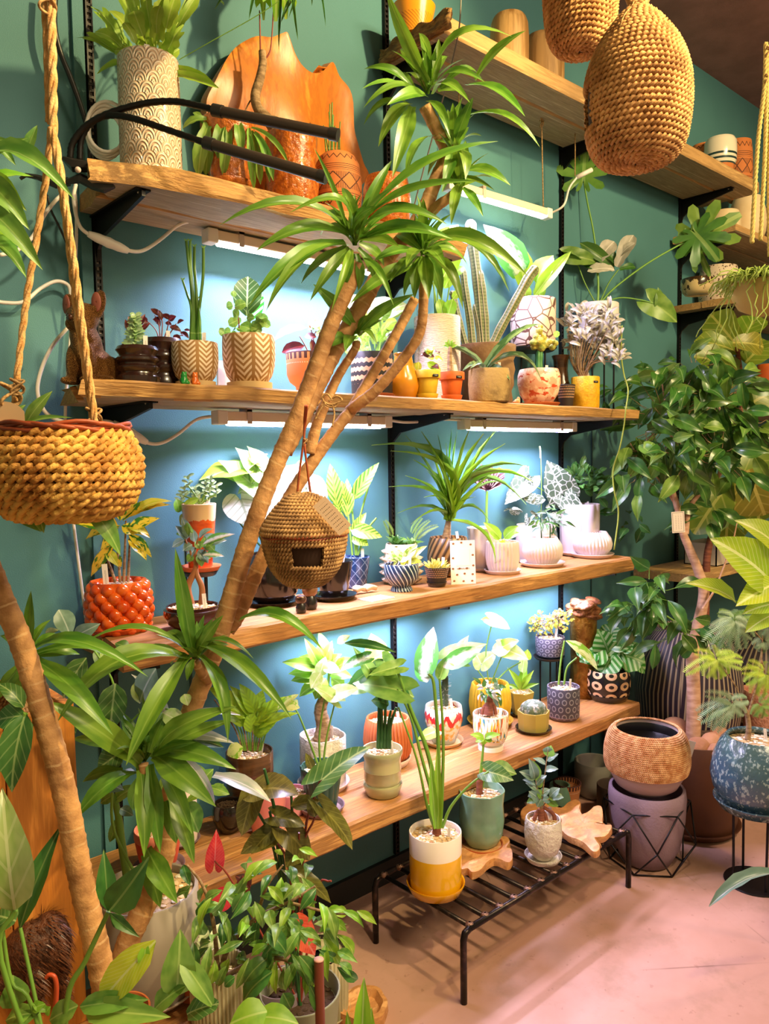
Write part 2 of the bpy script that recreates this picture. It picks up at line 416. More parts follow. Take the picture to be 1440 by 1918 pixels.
def gravel_mesh(mat, seed, n=95):
    r = random.Random(seed); parts = []
    bm = bmesh.new(); bmesh.ops.create_icosphere(bm, subdivisions=1, radius=1); bm.verts.index_update()
    iv = [v.co.copy() for v in bm.verts]; jf = [tuple(v.index for v in f.verts) for f in bm.faces]; bm.free()
    parts.append(([(math.cos(a*math.pi/8), math.sin(a*math.pi/8), -.02) for a in range(16)], [tuple(range(16))], [(0, 0)]*16))
    for k in range(n):
        q = math.sqrt((k+.5)/n)*.95; a = k*2.399963; s = r.uniform(.055, .1); c = V((q*math.cos(a), q*math.sin(a), r.uniform(-.02, .05)))
        sc = V((r.uniform(.8, 1.3), r.uniform(.8, 1.3), r.uniform(.6, .9)))*s; rot = Matrix.Rotation(r.uniform(0, 6), 3, 'Z'); uu = r.random()
        parts.append(([c+rot @ V((v.x*sc.x, v.y*sc.y, v.z*sc.z))*r.uniform(.92, 1.08) for v in iv], jf, [(uu, uu)]*len(iv)))
    v, f, u = join(*parts); return mesh('gravel', v, f, mat, u, False)
m_gravel = M('gravel', 'd8c3a0', .85, patt=lambda g: g.mix(g.u.sm(.2, .9), g.mix(g.u.gt(.55), 'c9a878', 'e6d8c0'), g.mix(g.u.gt(.9), 'f2eadc', 'a8764a')))
m_soil = M('potting_soil', '4a3524', .95, col2='6e5138', ns=(90, (1, 1, 1)), bump=(120, .004))
GRAV = {k: [gravel_mesh(m, s, nn) for s in (1, 2, 3)] for k, m, nn in (('g', m_gravel, 95), ('s', m_soil, 60))}
m_tag = M('tag_plastic', 'f3e9e4', .45, patt=lambda g: g.mix(((g.x*34).fr().lt(.55)) * ((g.z*1.0).gt(-1)) * (g.u-.5).ab().lt(.16) * (g.v-.45).ab().lt(.3) * ((g.v*17).fr().gt(.45)), 'f3e9e4', '77706a'))
def tag_mesh():
    v, f, u = box((-.5, -.06, 0), (.5, .06, 1)); return mesh('plant_tag', v, f, m_tag, [(p[0]+.5, p[2]) for p in v], False)
_tag = tag_mesh()
def plant_tag(root, p, w=.009, h=.042, lean=.15, rz=None):
    o = obj('plant_tag', _tag, root); yaw = -math.radians(41.8)+rg.uniform(-.5, .5) if rz is None else rz
    o.matrix_local = Matrix.Translation(p) @ Matrix.Rotation(yaw, 4, 'Z') @ Matrix.Rotation(rg.uniform(-lean, lean), 4, 'Y') @ Matrix.Rotation(-.12, 4, 'X') @ Matrix.Diagonal((w, w*.6, h, 1))
    return o
def saucer_mesh(name, r, h, m):
    return lathe_mesh(name, [(.25*r, 0.0003), (.78*r, 0), (.86*r, .1*h), (r, .9*h), (r*.995, h), (.95*r, .95*h), (.84*r, .35*h), (.3*r, .3*h)], m, 36)
def rib(n, amp): return lambda a, r, z: (r*(1+amp*(abs(math.sin(a*n/2))-.6)), z)
def pot(name, label, cat, loc, r, h, prof, mat, sauc=None, soil=.86, grav='g', mod=None, seg=40, tags=1, group=None, wall=.0045, zoff=0, sharp=40, rootfirst=None):
    """potted plant or pot standing at loc: children pot, saucer, gravel, plant_tag; returns (root, top z, soil radius)"""
    root = rootfirst or thing(name, label, cat, loc, group); z = zoff
    if sauc:
        sr, sh, sm = sauc; obj('saucer', saucer_mesh('saucer', sr, sh, sm), root, (0, 0, z)); z += sh*.36
    pf, sr = pot_profile(prof, r, h, wall, soil)
    obj('pot', lathe_mesh('pot', pf, mat, seg, mod, True, sharp), root, (0, 0, z))
    if grav:
        o = obj('gravel' if grav == 'g' else 'soil', GRAV[grav][rg.randrange(3)], root, (0, 0, z+soil*h+.001), kind='stuff')
        o.scale = (sr*.99, sr*.99, min(sr, .035)); o.rotation_euler.z = rg.uniform(0, 6)
    for k in range(tags):
        a = rg.uniform(-.6, .9)-.7; plant_tag(root, V((math.cos(a)*sr*.55, math.sin(a)*sr*.55, z+soil*h-.006)))
    root['_top'] = z+h; root['_soil'] = z+soil*h; root['_d'] = dep(root.location)
    return root
def sp(root, f=.0): return V(root.location)+V((0, 0, root['_soil']))          # centre of the soil
def shelfpot(name, label, cat, px, y, z, wpx, hpx, prof, mat, sauc=None, **k):
    """sizes in photograph pixels, taken to metres at the pot's depth; sauc = (width px, height px, material)"""
    P = onYZ(px, y, z); mpp = dep(P)/F
    if sauc: sauc = (sauc[0]*mpp/2, sauc[1]*mpp, sauc[2])
    return pot(name, label, cat, P, wpx*mpp/2, hpx*mpp, prof, mat, sauc, **k)
# ------------------------------------------------------------------ the room
def struct(o): o['kind'] = 'structure'; return o
m_wall = M('green_wall', '4b7a80', .62, patt=lambda g: g.mix(g.noise(1.3, detail=4).sm(.3, .75), '47767c', '4f8086'), bump=(420, .0007), spec=.35)
m_ceil = M('dark_ceiling', '9c7470', .8, col2='8a6662', bump=(200, .001))
def floor_p(g):
    n = g.noise(1.1, detail=6, rough=.6).sm(.3, .7); c = g.mix(n, 'a67c68', 'c09684')
    c = g.mix(g.noise(5, detail=6, rough=.7).sm(.5, .75)*.6, c, '8f7058')
    c = g.mix(g.voro(1.6, 'DISTANCE_TO_EDGE').lt(.0035)*g.noise(2).sm(.5, .6)*.5, c, '6a4a3a')
    c = g.mix(g.noise(26, detail=5).gt(.66)*.35, c, '8a5f4e')
    return g.mix(g.noise(60, detail=2).gt(.73)*.5, c, '8a6a55')
m_floor = M('concrete_floor', 'b8947c', .42, patt=floor_p, bump=(30, .0006), spec=.4)
m_black = M('black_metal', '1d1a1a', .42, .6)
m_blackp = M('black_plastic', '211d1b', .38)
m_base = M('black_skirting', '1b1a1a', .6)
m_white = M('white_plastic', 'efe6dc', .4)
def bx(name, a, b, m, parent=None, bev=0, **k):
    v, f, u = box(a, b, bev); return obj(name, mesh(name, v, f, m, u, False), parent, **k)
struct(bx('wall_back', (-1.6, 0, 0), (7.5, .12, 3.16), m_wall))
struct(bx('floor', (-1.6, -4.2, -.1), (7.5, .12, 0), m_floor))
struct(bx('ceiling', (-1.6, -4.2, 3.16), (7.5, .12, 3.26), m_ceil))
struct(bx('baseboard_back', (-1.6, -.014, 0), (7.5, 0, .075), m_base))
struct(bx('trim_1', (.69, -.010, .075), (.715, 0, 3.16), m_wall))
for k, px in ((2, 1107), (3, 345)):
    p = onY(px, 900, 0); struct(bx('trim_%d' % k, (p.x-.003, -.004, .075), (p.x+.003, 0, 1.9 if k == 2 else 1.2), M('dark_seam', '1d3a3c', .8)))  # thin dark strips for the wall panel seams
# slotted wall rails
m_railback = M('rail_inside', 'c4b0a4', .5)
RAILX = (.727, 1.635, 2.53, 3.45)
def rail(i, x):
    root = thing('shelf_rail', ('slotted black wall rail left of the tall cream pot', 'slotted black wall rail behind the leaning cane plant', 'slotted black wall rail behind the crackled pot', 'slotted black wall rail under the stepped right shelves')[i], 'rail', (x, 0, .08), 'slotted wall rails')
    ps = [box((-.008, -.013, 0), (-.0045, 0, 3.05)), box((.0045, -.013, 0), (.008, 0, 3.05))]
    for k in range(212): ps.append(box((-.0045, -.012, k*.0144), (.0045, -.009, k*.0144+.006)))
    v, f, u = join(*ps); obj('slotted_face', mesh('slotted_face', v, f, m_black, u, False), root)
    bx('rail_back', (-.0045, -.004, 0), (.0045, 0, 3.05), m_railback, root)
for i, x in enumerate(RAILX): rail(i, x)
# ------------------------------------------------------------------ shelves
w_old = wood('weathered_plank', 'b8854a', 'd6a664', '7a5228', 6, (.6, 10, 10), .7, .004)
w_grey = wood('grey_plank', 'a08a6a', 'c4ae8c', '6a573f', 7, (.5, 12, 12), .75, .003)
w_warm = wood('honey_plank', 'a8703a', 'cd9658', '704520', 5, (.7, 10, 10))
w_teak = wood('teak_root', 'b9641c', 'd98630', '8a4612', 5, (3, 3, 1.2), .4, .001)
w_slab = wood('teak_slab', 'c98a4a', 'e5b178', '9a5c2a', 7, (2, 4, 4), .5, .001)
def plank(parent, x0, x1, y0, y1, z0, z1, m, live=.0, skew=0, seed=0, ends=.0, under=None, flare=0):
    """a board with a wavy front edge (y0 is the front) and rough ends"""
    n = max(8, int((x1-x0)/.03)); vs, fs, us = [], [], []
    ys = [0, .03, .5, .97, 1]
    ring = [(0, .12), (0, .88), (.04, 1), (.5, 1), (.96, 1), (1, .88), (1, .12), (.96, 0), (.5, 0), (.04, 0)]
    for i in range(n+1):
        t = i/n
        for (q, s) in ring:
            x = x0+(x1-x0)*t
            if i in (0, n): x += ends*mnoise.noise(V((q*6, s*5, seed+i)))
            f = (1-q)*live*(mnoise.noise(V((x*5, s*1.3, seed)))+.5*mnoise.noise(V((x*17, s*2, seed+4))))
            x += skew*(q-.5)*(1-t) if skew else 0
            f += flare*(1-q)*max(0, 1-(x-x0)/.2)**1.6
            vs.append((x, y0+(y1-y0)*q+f, z0+(z1-z0)*s+.4*live*mnoise.noise(V((x*6, q*2, seed+9))))); us.append((x, q))
    k = len(ring)
    for i in range(n):
        for j in range(k): fs.append((i*k+j, i*k+(j+1) % k, (i+1)*k+(j+1) % k, (i+1)*k+j)[::-1])
    fs.append(tuple(range(k))); fs.append(tuple(n*k+j for j in range(k))[::-1])
    me = mesh('plank', vs, fs, m, us, True, 35); me.validate(); me.materials.append(under or m)
    for p in me.polygons:
        if p.normal.z < -.75: p.material_index = 1
    return obj('plank', me, parent)
def shelf(label, x0, x1, zt, th, yf, m, m2=None, live=.006, skew=.0, rails=(), seed=1, split=.52, ends=.01, flare=0):
    root = thing('wall_shelf', label, 'shelf', (0, 0, 0))
    ym = yf*split
    plank(root, x0, x1, yf, ym-.0015, zt-th, zt, m, live, skew, seed, ends, m2, flare)
    plank(root, x0+skew*.5, x1, ym+.0025, -.018, zt-th, zt-.001, m, .0006, skew*.4, seed+3, ends, m2)
    for x in rails:
        o = bracket(x, zt-th, yf, root)
    return root
def bracket(x, z, yf, root):
    L = -yf*.86; pr = [(-.004, 0), (-L, 0), (-L, -.016), (-.05, -.05), (-.02, -.075), (-.012, -.10), (-.004, -.10)]
    t = .008; n = len(pr); vs = [(x-t/2, y, z+q) for y, q in pr]+[(x+t/2, y, z+q) for y, q in pr]
    fs = [tuple(range(n)), tuple(range(2*n-1, n-1, -1))]+[(i, n+i, n+(i+1) % n, (i+1) % n) for i in range(n)]
    a = box((x-.016, -L, z-.004), (x+.016, -.004, z))
    v, f, u = join((vs, fs, [(0, 0)]*2*n), a); o = obj('bracket', mesh('bracket', v, f, m_black, u, False), root)
    s = lathe_mesh('screw', [(.001, .004), (.004, .0035), (.0055, 0)][::-1], m_railback, 10); q = obj('screw', s, o, (x, -L*.93, z-.004)); q.rotation_euler.x = math.pi
    return o
Z1, Z2, Z3, Z4, ZU = 1.965, 1.522, .98, .433, 2.565
shelf('highest left shelf of weathered planks with tall cream pot on it', .657, 1.665, Z1, .045, -.30, w_old, w_grey, .018, .06, RAILX[:2], 1, .5, .03, .05)
shelf('long plank shelf with the bronze dog at its end', .60, 2.60, Z2, .036, -.30, w_old, w_grey, .008, .05, RAILX[:3], 2, .5, .03)
shelf('plank shelf holding the orange knobbly pot and white pots', .64, 2.59, Z3, .05, -.29, w_warm, w_warm, .006, .02, RAILX[:3], 3)
shelf('lowest plank shelf above the black metal bench', .60, 2.60, Z4, .052, -.312, w_warm, w_warm, .004, .02, RAILX[:3], 4)
w_cut = wood('sawn_plank', 'b98d58', 'dcae74', '8f6a40', 4, (.8, 10, 10))
xe = onZ(1412, 362, ZU-.045).x
su = shelf('highest right shelf of thick planks with orange fluted pot at its end', 1.60, xe, ZU, .05, -.285, w_cut, w_grey, .0015, 0, RAILX[1:], 5, .6, .006)
# bark-edged offcut under the end of the highest right shelf
bk = thing('bark_edge', 'wavy bark-edged offcut at the end of highest right shelf', 'offcut', (1.60, -.17, ZU-.05))
vs, fs = [], []
for i in range(25):
    t = i/24; y = .14*(2*t-1)
    for s in range(6):
        vs.append((-.012-.006*mnoise.noise(V((t*9, s*.7, 2)))-.004*math.sin(s*1.2), y, -.002+.05*s/5+.010*math.sin(t*19)*(s/5)))
for i in range(24):
    for s in range(5): fs.append((i*6+s, (i+1)*6+s, (i+1)*6+s+1, i*6+s+1)[::-1])
o = obj('bark', mesh('bark', vs, fs, M('rough_bark', '6a4a2c', .8, col2='a57b45', ns=(30, (1, 1, 4)), bump=(90, .004)), [(0, 0)]*len(vs)), bk); sm_ = o.modifiers.new('s', 'SOLIDIFY'); sm_.thickness = .012
for lab, x0, z, th in (('upper stepped right shelf carrying the cream gourd vase', 3.36, 2.335, .034), ('stepped right shelf under the brown splashed cup', 3.37, 2.03, .03), ('stepped right shelf behind the ficus crown holding orange bowls', 3.37, 1.56, .03), ('low right shelf under the pale plastic crate', 3.05, .86, .035)):
    shelf(lab, x0, 5.2, z, th, -.30, w_cut, w_grey, .0015, 0, (3.45,), int(z*10), .5, .004)
# ------------------------------------------------------------------ grow lights
def ledp(g):
    s = (g.x*34).fr(); return g.mix(s.lt(.16), 'fffdf6', 'b0a0ff')
m_tube = M('lit_diffuser', 'ffffff', .4, emit=(1.0, .97, .93, 16))
m_chip = M('coloured_led', '5a48ff', .4, emit=(.35, .25, 1.0, 6))
m_house = M('lamp_housing', 'e2cdb4', .45)
def led(label, a, b, power, clips=(.14, .86), col=(.98, .87, 1.38), tilt=.0, hung=False, glow=1):
    a, b = V(a), V(b); root = thing('grow_light', label, 'lamp', a, 'strip grow lights'); d = b-a; L = d.length; x = d/L
    y = V((0, 0, 1)).cross(x).normalized(); z = x.cross(y)
    mt = Matrix((x, y, z)).transposed().to_4x4()
    def put(n, p, m, **k):
        v, f, u = p; o = obj(n, mesh(n, v, f, m, u, False), root, **k); o.matrix_local = mt; return o
    put('housing', box((0, -.016, 0), (L, .016, .024), .003), m_house)
    put('end_cap', box((-.012, -.018, -.008), (.016, .018, .026), .003), m_white); put('end_cap', box((L-.016, -.018, -.008), (L+.012, .018, .026), .003), m_white)
    n = 18; ps = []
    v, f, u = tube([(.022+(L-.044)*i/n, 0, -.001) for i in range(n+1)], .010, 10); put('diffuser', (v, f, u), m_tube)
    ps = [box((.05+(L-.1)*i/9-.003, -.0125, -.012), (.05+(L-.1)*i/9+.003, -.0085, -.006)) for i in range(10)]
    put('coloured_led', join(*ps), m_chip, kind='stuff')
    for c in clips:
        put('clip', join(box((c*L-.007, -.0185, -.006), (c*L+.007, -.0165, .03)), box((c*L-.007, .0165, -.006), (c*L+.007, .0185, .03)), box((c*L-.007, -.0185, .024), (c*L+.007, .0185, .032))), m_railback)
    lo = lamp('grow_light_beam', 'AREA', (a+b)/2 - z*.014, (a+b)/2 - z*1 + y*tilt, power, col, L-.05, .02)
    lo.data.spread = math.radians(140); lo.parent = root; lo.matrix_local = Matrix.Translation(d/2 - z*.0145) @ (mt @ Matrix.Identity(4))
    lo.matrix_local = Matrix.Translation(d/2 - z*.0145) @ mt
    return root
def strip(label, p0, p1, y, **k):
    A, B = onY(p0[0], p0[1], y), onY(p1[0], p1[1], y); zz = (A.z+B.z)/2; A.z = B.z = zz; return led(label, A, B, **k)
A = onYZ(392, -.10, Z1-.075); B = onYZ(722, -.10, Z1-.075)
led('lit strip light under the highest left shelf', A, B, 9)
A = onYZ(410, -.13, Z2-.068); B = onYZ(722, -.13, Z2-.068)
led('lit strip light under the dog shelf beside leaning canes', A, B, 9)
A = onYZ(868, -.13, Z2-.068); B = onYZ(1070, -.13, Z2-.068)
led('lit strip light under the dog shelf above ponytail palm', A, B, 7.5)
A = onYZ(560, -.10, Z3-.085); B = onYZ(820, -.10, Z3-.085)
led('strip light hidden under white pot shelf above pachira', A, B, 5.5)
A = onYZ(870, -.10, Z3-.085); B = onYZ(1095, -.10, Z3-.085)
led('strip light under white pot shelf with white end showing', A, B, 5.5)
# lamp hung on strings under the highest right shelf
h1 = onZ(1014, 224, ZU-.05); d1 = dep(h1); zb = at(1035, 404, dep(h1)+.03).z
A = V((onYZ(840, h1.y+.02, zb).x, h1.y+.02, zb)); B = V((h1.x+.03, h1.y, zb))
hl = led('lit strip light hanging on strings below the highest right shelf', A, B, 7, clips=(.3,), hung=True)
m_twine = M('jute_twine', 'c9a06a', .9, col2='8a6438', ns=(200, (1, 1, 1)))
def twine(root, name, pts, r, m=None, d=None, sub=6, seg=6, kind=None):
    W = [p if isinstance(p, V) else at(p[0], p[1], p[2] if len(p) > 2 else d) for p in pts]
    W = [V(p) for p in cat_rom([tuple(p) for p in W], sub)] if len(W) > 2 else W
    v, f, u = tube([p-V(root.location) for p in W], r, seg, True, .1); return obj(name, mesh(name, v, f, m or m_twine, u), root, kind=kind)
top1 = h1; twine(hl, 'string', [top1+V((0, 0, .0)), V((B.x-.02, B.y, zb+.03))], .0022)
twine(hl, 'string', [V((A.x+.05, A.y, ZU-.05)), V((A.x+.05, A.y, zb+.03))], .0022)
def knot(root, c, s):
    P = [V(c)+V((math.sin(t*2.1)*s, math.cos(t*1.7)*s*.6, math.sin(t*1.3+1)*s)) for t in [i*.5 for i in range(16)]]
    twine(root, 'knot', P, s*.16)
knot(hl, top1+V((0, 0, -.012)), .012)
d2 = d1+.08
twine(hl, 'power_cord', [B+V((.01, 0, .01)), (1055, 385, d1+.02), (1066, 352, d1+.03), (1082, 330, d1+.04)], .0038, m_white)
twine(hl, 'plug', [(1080, 332, d1+.04), (1108, 318, d1+.05)], .008, m_white, sub=3, seg=10)
s2 = onZ(1077, 250, ZU-.05); twine(hl, 'string', [s2, V((s2.x, s2.y, at(1080, 328, dep(s2)).z))], .002)
# ------------------------------------------------------------------ cables
def cable(name, label, pts, r, m, y=None, d=None, plug=None):
    W = [onY(p[0], p[1], p[2] if len(p) > 2 else y) if d is None else at(p[0], p[1], d) for p in pts]
    root = thing(name, label, 'cable', W[0]); twine(root, 'cord', W, r, m)
    if plug:
        q = [onY(p[0], p[1], y) for p in plug]; q = [q[0].lerp(q[1], i/8) for i in range(9)]
        v, f, u = tube([p-V(root.location) for p in q], [.0065, .009, .0105, .0105, .012, .0105, .0105, .009, .0065], 12); obj('connector', mesh('connector', v, f, m, u, True, 40), root)
    return root
cable('power_cable', 'white cable with inline plug feeding the strip under highest left shelf', [(386, 418), (368, 413), (335, 421), (300, 449), (268, 469), (240, 469), (200, 455), (162, 436), (146, 416), (138, 372), (142, 345)], .0042, m_white, -.10, plug=[(240, 470), (165, 438)])
cable('power_cable', 'white cable running straight down the wall past the bronze dog', [(139, 350), (143, 400), (141, 496), (131, 640), (122, 788), (132, 930), (149, 1069), (162, 1168), (163, 1200)], .0036, m_white, -.022)
cable('power_cable', 'white cable sagging in from the left edge behind the hanging basket rope', [(-30, 560), (10, 567), (45, 565), (75, 541), (105, 527), (128, 535), (133, 560)], .0042, m_white, -.03)
cable('power_cable', 'white cable with plug looping behind the hanging basket rim', [(128, 612), (98, 648), (78, 690), (70, 732), (82, 768), (112, 788), (160, 790), (205, 790), (240, 812), (278, 830), (305, 829), (335, 812), (368, 786), (404, 779)], .0042, m_white, -.10, plug=[(212, 792), (275, 829)])
cable('power_cable', 'white cable joining the two strips under the dog shelf', [(728, 787), (760, 791), (800, 789), (830, 786), (862, 787)], .004, m_white, -.13)
cable('power_cable', 'white cable hanging behind jute rope at left edge', [(0, 478), (30, 470), (60, 445), (85, 400), (110, 370), (128, 360)], .0042, m_white, -.08)
cable('power_cable', 'black cable dropping along the wall to the clamp lamp', [(104, -20), (102, 45), (112, 95), (132, 145), (152, 200), (166, 250), (170, 300)], .006, m_blackp, -.05)
cable('power_cable', 'thin black cable hanging below clamp lamp behind jute rope', [(88, 365), (96, 395), (118, 440), (140, 500), (158, 590)], .0025, m_blackp, -.06)
cc = onY(200, 246, -.10); co = thing('cable_coil', 'coil of white cable standing beside the tall cream pot', 'cable', cc); mp = dep(cc)/F
for k in range(4):
    P = []
    for i in range(25):
        a = 2*math.pi*i/24; P.append(cc + RI*mp*(math.cos(a)*(33+k*1.5)+k*2.5*math.sin(k*2)) + V((0, 0, 1))*mp*(math.sin(a)*(42+k*1.2)+(k-1.5)*4) + V((0, -1, 0))*(k*.006-.01))
    v, f, u = tube([p-cc for p in P], .0042, 8); obj('cord', mesh('cord', v, f, m_white, u), co)
cable('hanging_wire', 'thin grey wire dropping past the left end of highest right shelf', [(864, -20, -.34), (860, 50, -.34), (848, 110, -.34), (836, 160, -.33), (812, 250, -.3), (790, 330, -.28), (772, 400, -.26)], .0022, M('grey_wire', '8a8078', .4, .5))
# ------------------------------------------------------------------ clamp lamp with two gooseneck bars
g0 = at(150, 320, 1.58); gl = thing('clamp_lamp', 'black clamp lamp with two goosenecks gripping the highest left shelf', 'lamp', g0)
def neck(pts): return cat_rom([tuple(at(*p)-g0) for p in pts], 8)
m_bar = M('lamp_bar', '3a2f28', .4, .3)
for pts, (a, b) in (([(131, 298, 1.58), (136, 268, 1.575), (160, 237, 1.57), (205, 212, 1.56), (270, 194, 1.55), (325, 190, 1.54), (370, 198, 1.53), (402, 206, 1.52)], ((400, 206, 1.52), (632, 253, 1.47))), ([(149, 302, 1.59), (152, 262, 1.585), (170, 230, 1.58), (205, 216, 1.56), (250, 222, 1.545), (310, 242, 1.53), (386, 268, 1.51)], ((384, 267, 1.51), (610, 333, 1.46)))):
    P = neck(pts); v, f, u = tube([V(p) for p in P], [.0062+(.0008 if i % 2 else 0) for i in range(len(P))], 10); obj('gooseneck', mesh('gooseneck', v, f, m_black, u), gl)
    A, B = at(*a)-g0, at(*b)-g0
    v, f, u = tube([A.lerp(B, i/10) for i in range(11)], .0105, 14); obj('light_bar', mesh('light_bar', v, f, m_bar, u, True, 40), gl)
    for q0, q1 in ((-.005, .075), (.94, 1.005)):
        v, f, u = tube([A.lerp(B, q0+(q1-q0)*i/4) for i in range(5)], .0122, 14); obj('bar_cap', mesh('bar_cap', v, f, m_blackp, u, True, 40), gl)
def pbox(root, name, pts, wd, m, d):
    """a bar along pixel points, wd pixels wide and about as deep"""
    W = [at(p[0], p[1], p[2] if len(p) > 2 else d)-V(root.location) for p in pts]; v, f, u = tube(W, [q*d/F/2 for q in wd], 6); return obj(name, mesh(name, v, f, m, u, True, 30), root)
pbox(gl, 'clamp_jaw', [(118, 296), (140, 310), (165, 312), (178, 305)], [8, 26, 22, 8], m_blackp, 1.57)
pbox(gl, 'clamp_jaw', [(126, 340), (150, 334), (176, 346), (196, 352), (214, 348)], [10, 18, 20, 20, 10], m_blackp, 1.57)
pbox(gl, 'clamp_handle', [(38, 335), (48, 328), (70, 332), (104, 345), (130, 340)], [6, 8, 10, 16, 16], m_blackp, 1.575)
v, f, u = tube([at(146, 318, 1.54)-g0, at(146, 318, 1.56)-g0], .006, 12); obj('pivot_bolt', mesh('pivot_bolt', v, f, m_railback, u), gl)
# ------------------------------------------------------------------ leaf and pot materials
g_cane = leafmat('cane_leaf', '4c7a20', '86a848', '6f9630', rough=.33)
g_ficus = leafmat('ficus_leaf', '2a5020', '7c9656', '47702a', rough=.26, trans=.12)
g_deep = leafmat('deep_green_leaf', '38622a', '86a058', '4c7a34', rough=.35)
g_mid = leafmat('mid_green_leaf', '5c8a34', 'a8c46a', '7fa548', rough=.38)
g_bright = leafmat('bright_leaf', '78aa2a', 'b8d070', '90bb38', rough=.4)
g_lime = leafmat('lime_leaf', 'b8d22c', 'e8f09a', 'd6e03e', mode='side', n=12, rough=.4)
g_fern = leafmat('fern_leaf', '8fb436', 'c8d87a', 'a9c448', rough=.5)
g_pale = leafmat('pale_leaf', 'a3bf74', 'd0d8b4', '8aab58', mode='side', n=5, rough=.5)
g_zebra = leafmat('zebra_leaf', 'b6dc4e', '3a7a22', mode='stripe', n=6)
g_orb = leafmat('banded_leaf', '3f8a2c', 'b4d296', mode='stripe', n=4.5, rough=.4)
g_mar = leafmat('herringbone_leaf', 'b4d43c', '94b83a', 'a6c838', mode='stripe', n=5.5)
g_vein = leafmat('white_veined_leaf', '5d6b54', 'ccd0c4', '4a5c44', mode='net', rough=.5)
g_alo = leafmat('ribbed_shield_leaf', '35602c', '9ab070', '4b7434', mode='side', n=5, rough=.35)
g_white = leafmat('white_centre_leaf', '4a8a34', 'd6d2ca', mode='centre', rough=.5)
g_cream = leafmat('cream_leaf', 'c6cf98', 'dcdcb8', 'a8c468', rough=.5)
g_croton = leafmat('croton_leaf', '3f7a24', 'e8c83a', mode='blotch', rough=.3)
g_poth = leafmat('variegated_leaf', '7fae2e', 'c6cc8c', mode='blotch', rough=.4)
g_burg = leafmat('burgundy_leaf', '6b2a22', 'a84a3c', '4a1d1a', rough=.35)
g_red = leafmat('red_leaf', 'd8322c', 'f08a78', 'ef5a44', mode='side', rough=.4)
g_silver = leafmat('silver_leaf', 'c9c0b4', 'e8e0d8', 'a8a294', rough=.6, trans=.1)
g_succ = leafmat('succulent_leaf', '8fb878', None, 'b8d09a', rough=.5, trans=.1)
g_olive = leafmat('olive_brown_leaf', '74702c', '8a823c', '565222', mode='side', n=6, rough=.25)
g_blue = leafmat('grey_green_leaf', '7f9a86', 'b8c4b8', '6a8672', rough=.3)
g_yel = leafmat('yellow_leaf', 'd8cf4a', 'f0ea9a', 'b9c23a', rough=.4)
g_air = M('pale_green_stem', 'a8bd52', .6, vary=.5)
g_stem = M('green_stem', '6f9a3a', .45, vary=.3)
g_dstem = M('dark_stem', '2f5a2a', .45)
g_red_stem = M('red_stem', '8a3a2a', .45)
g_bark = M('grey_bark', 'a98a66', .85, col2='7d6043', ns=(40, (1, 1, 3)), bump=(120, .002))
g_pinkbark = M('pale_ficus_bark', 'd3a78c', .7, col2='b98a6c', ns=(16, (1, 1, 4)), bump=(60, .002))
g_redbark = M('red_brown_bark', '8f5038', .8, col2='6b3626', ns=(20, (1, 1, 6)), bump=(80, .002))
g_cane_bark = M('cane_bark', 'a87442', .75, patt=lambda g: g.mix((g.v*1.92+g.noise(40)*.3).fr().lt(.13)*g.noise(25).sm(.4,.6)*.5, g.mix(g.noise(30, (1, 1, 1), 4).sm(.3, .75), 'cf9a62', '99693e'), 'e0ba88'), bump=(70, .0025))
def gl_(n, c, c2=None, **k): return M(n, c, k.pop('rough', .22), col2=c2, coat=k.pop('coat', .5), **k)
def scale_f(g, nu=15, nv=11):
    vv = g.v*nv; row = vv.fl(); s = (g.u*nu + row*.5).fr()-.5; cy = vv.fr()
    d = (s*s*1.6+cy*cy*.5).m('SQRT'); return (d*24).si()*.5+.5
k_cream = M('embossed_cream_glaze', 'e3c9ac', .2, coat=.5, patt=lambda g: g.mix(scale_f(g).sm(.3, .75), 'd8b698', 'efdcc4'), bumpf=lambda g: scale_f(g))
k_cream.node_tree.nodes['Bump'].inputs['Distance'].default_value = .0025
k_brown = gl_('amber_brown_glaze', 'a04e14', 'c96f22', ns=(80, (1, 1, 1)), bump=(75, .006))
k_terra = M('terracotta', 'c9703c', .8, col2='b65f30', ns=(8, (1, 1, 1)))
def ethnic(g):
    v = g.v; zig = (((g.u*18).fr()-.5).ab()*2)
    lines = (v*34).fr().lt(.3)*(((v-.33).ab().lt(.05)).mx((v-.73).ab().lt(.05)))
    tri = (((v-.86)/.07-zig).ab().lt(.16)).mx(((v-.2)/.07-zig).ab().lt(.16))
    dia = ((((g.u*9).fr()-.5).ab()*2 + ((v-.53)/.12).ab())); hat = (g.u*90).fr().lt(.35)*dia.gt(1.0)*((v-.53).ab().lt(.12))
    d = (dia-1).ab().lt(.09)*((v-.53).ab().lt(.125))
    return g.mix(lines.mx(tri).mx(hat).mx(d), 'd0793f', '4a2410')
k_ethnic = M('patterned_terracotta', 'd0793f', .75, patt=ethnic)
def chev(g):
    s = (g.u*8).fr(); a = (s-.5).ab(); st = (g.v*8 + a*3.2).fr().lt(.5); band = a.lt(.09)
    return g.mix(st.mx(band), 'e9d3ba', 'a47a48')
k_chev = M('chevron_stoneware', 'e9d3ba', .6, patt=chev)
k_sand = M('sand_stoneware', 'c9a876', .65)
k_dbrown = gl_('dark_brown_glaze', '38201a', '241210', rough=.25)
k_rimstripe = M('stripe_rim_terracotta', 'd08252', .75, patt=lambda g: g.mix((g.v.gt(.83)*(g.u*26).fr().lt(.55)).mx(g.v.gt(.97)), g.mix(((g.v-.74).ab().lt(.012)*(g.u*60).fr().lt(.4)), 'd58a58', 'f2dcc4'), '4a2420'))
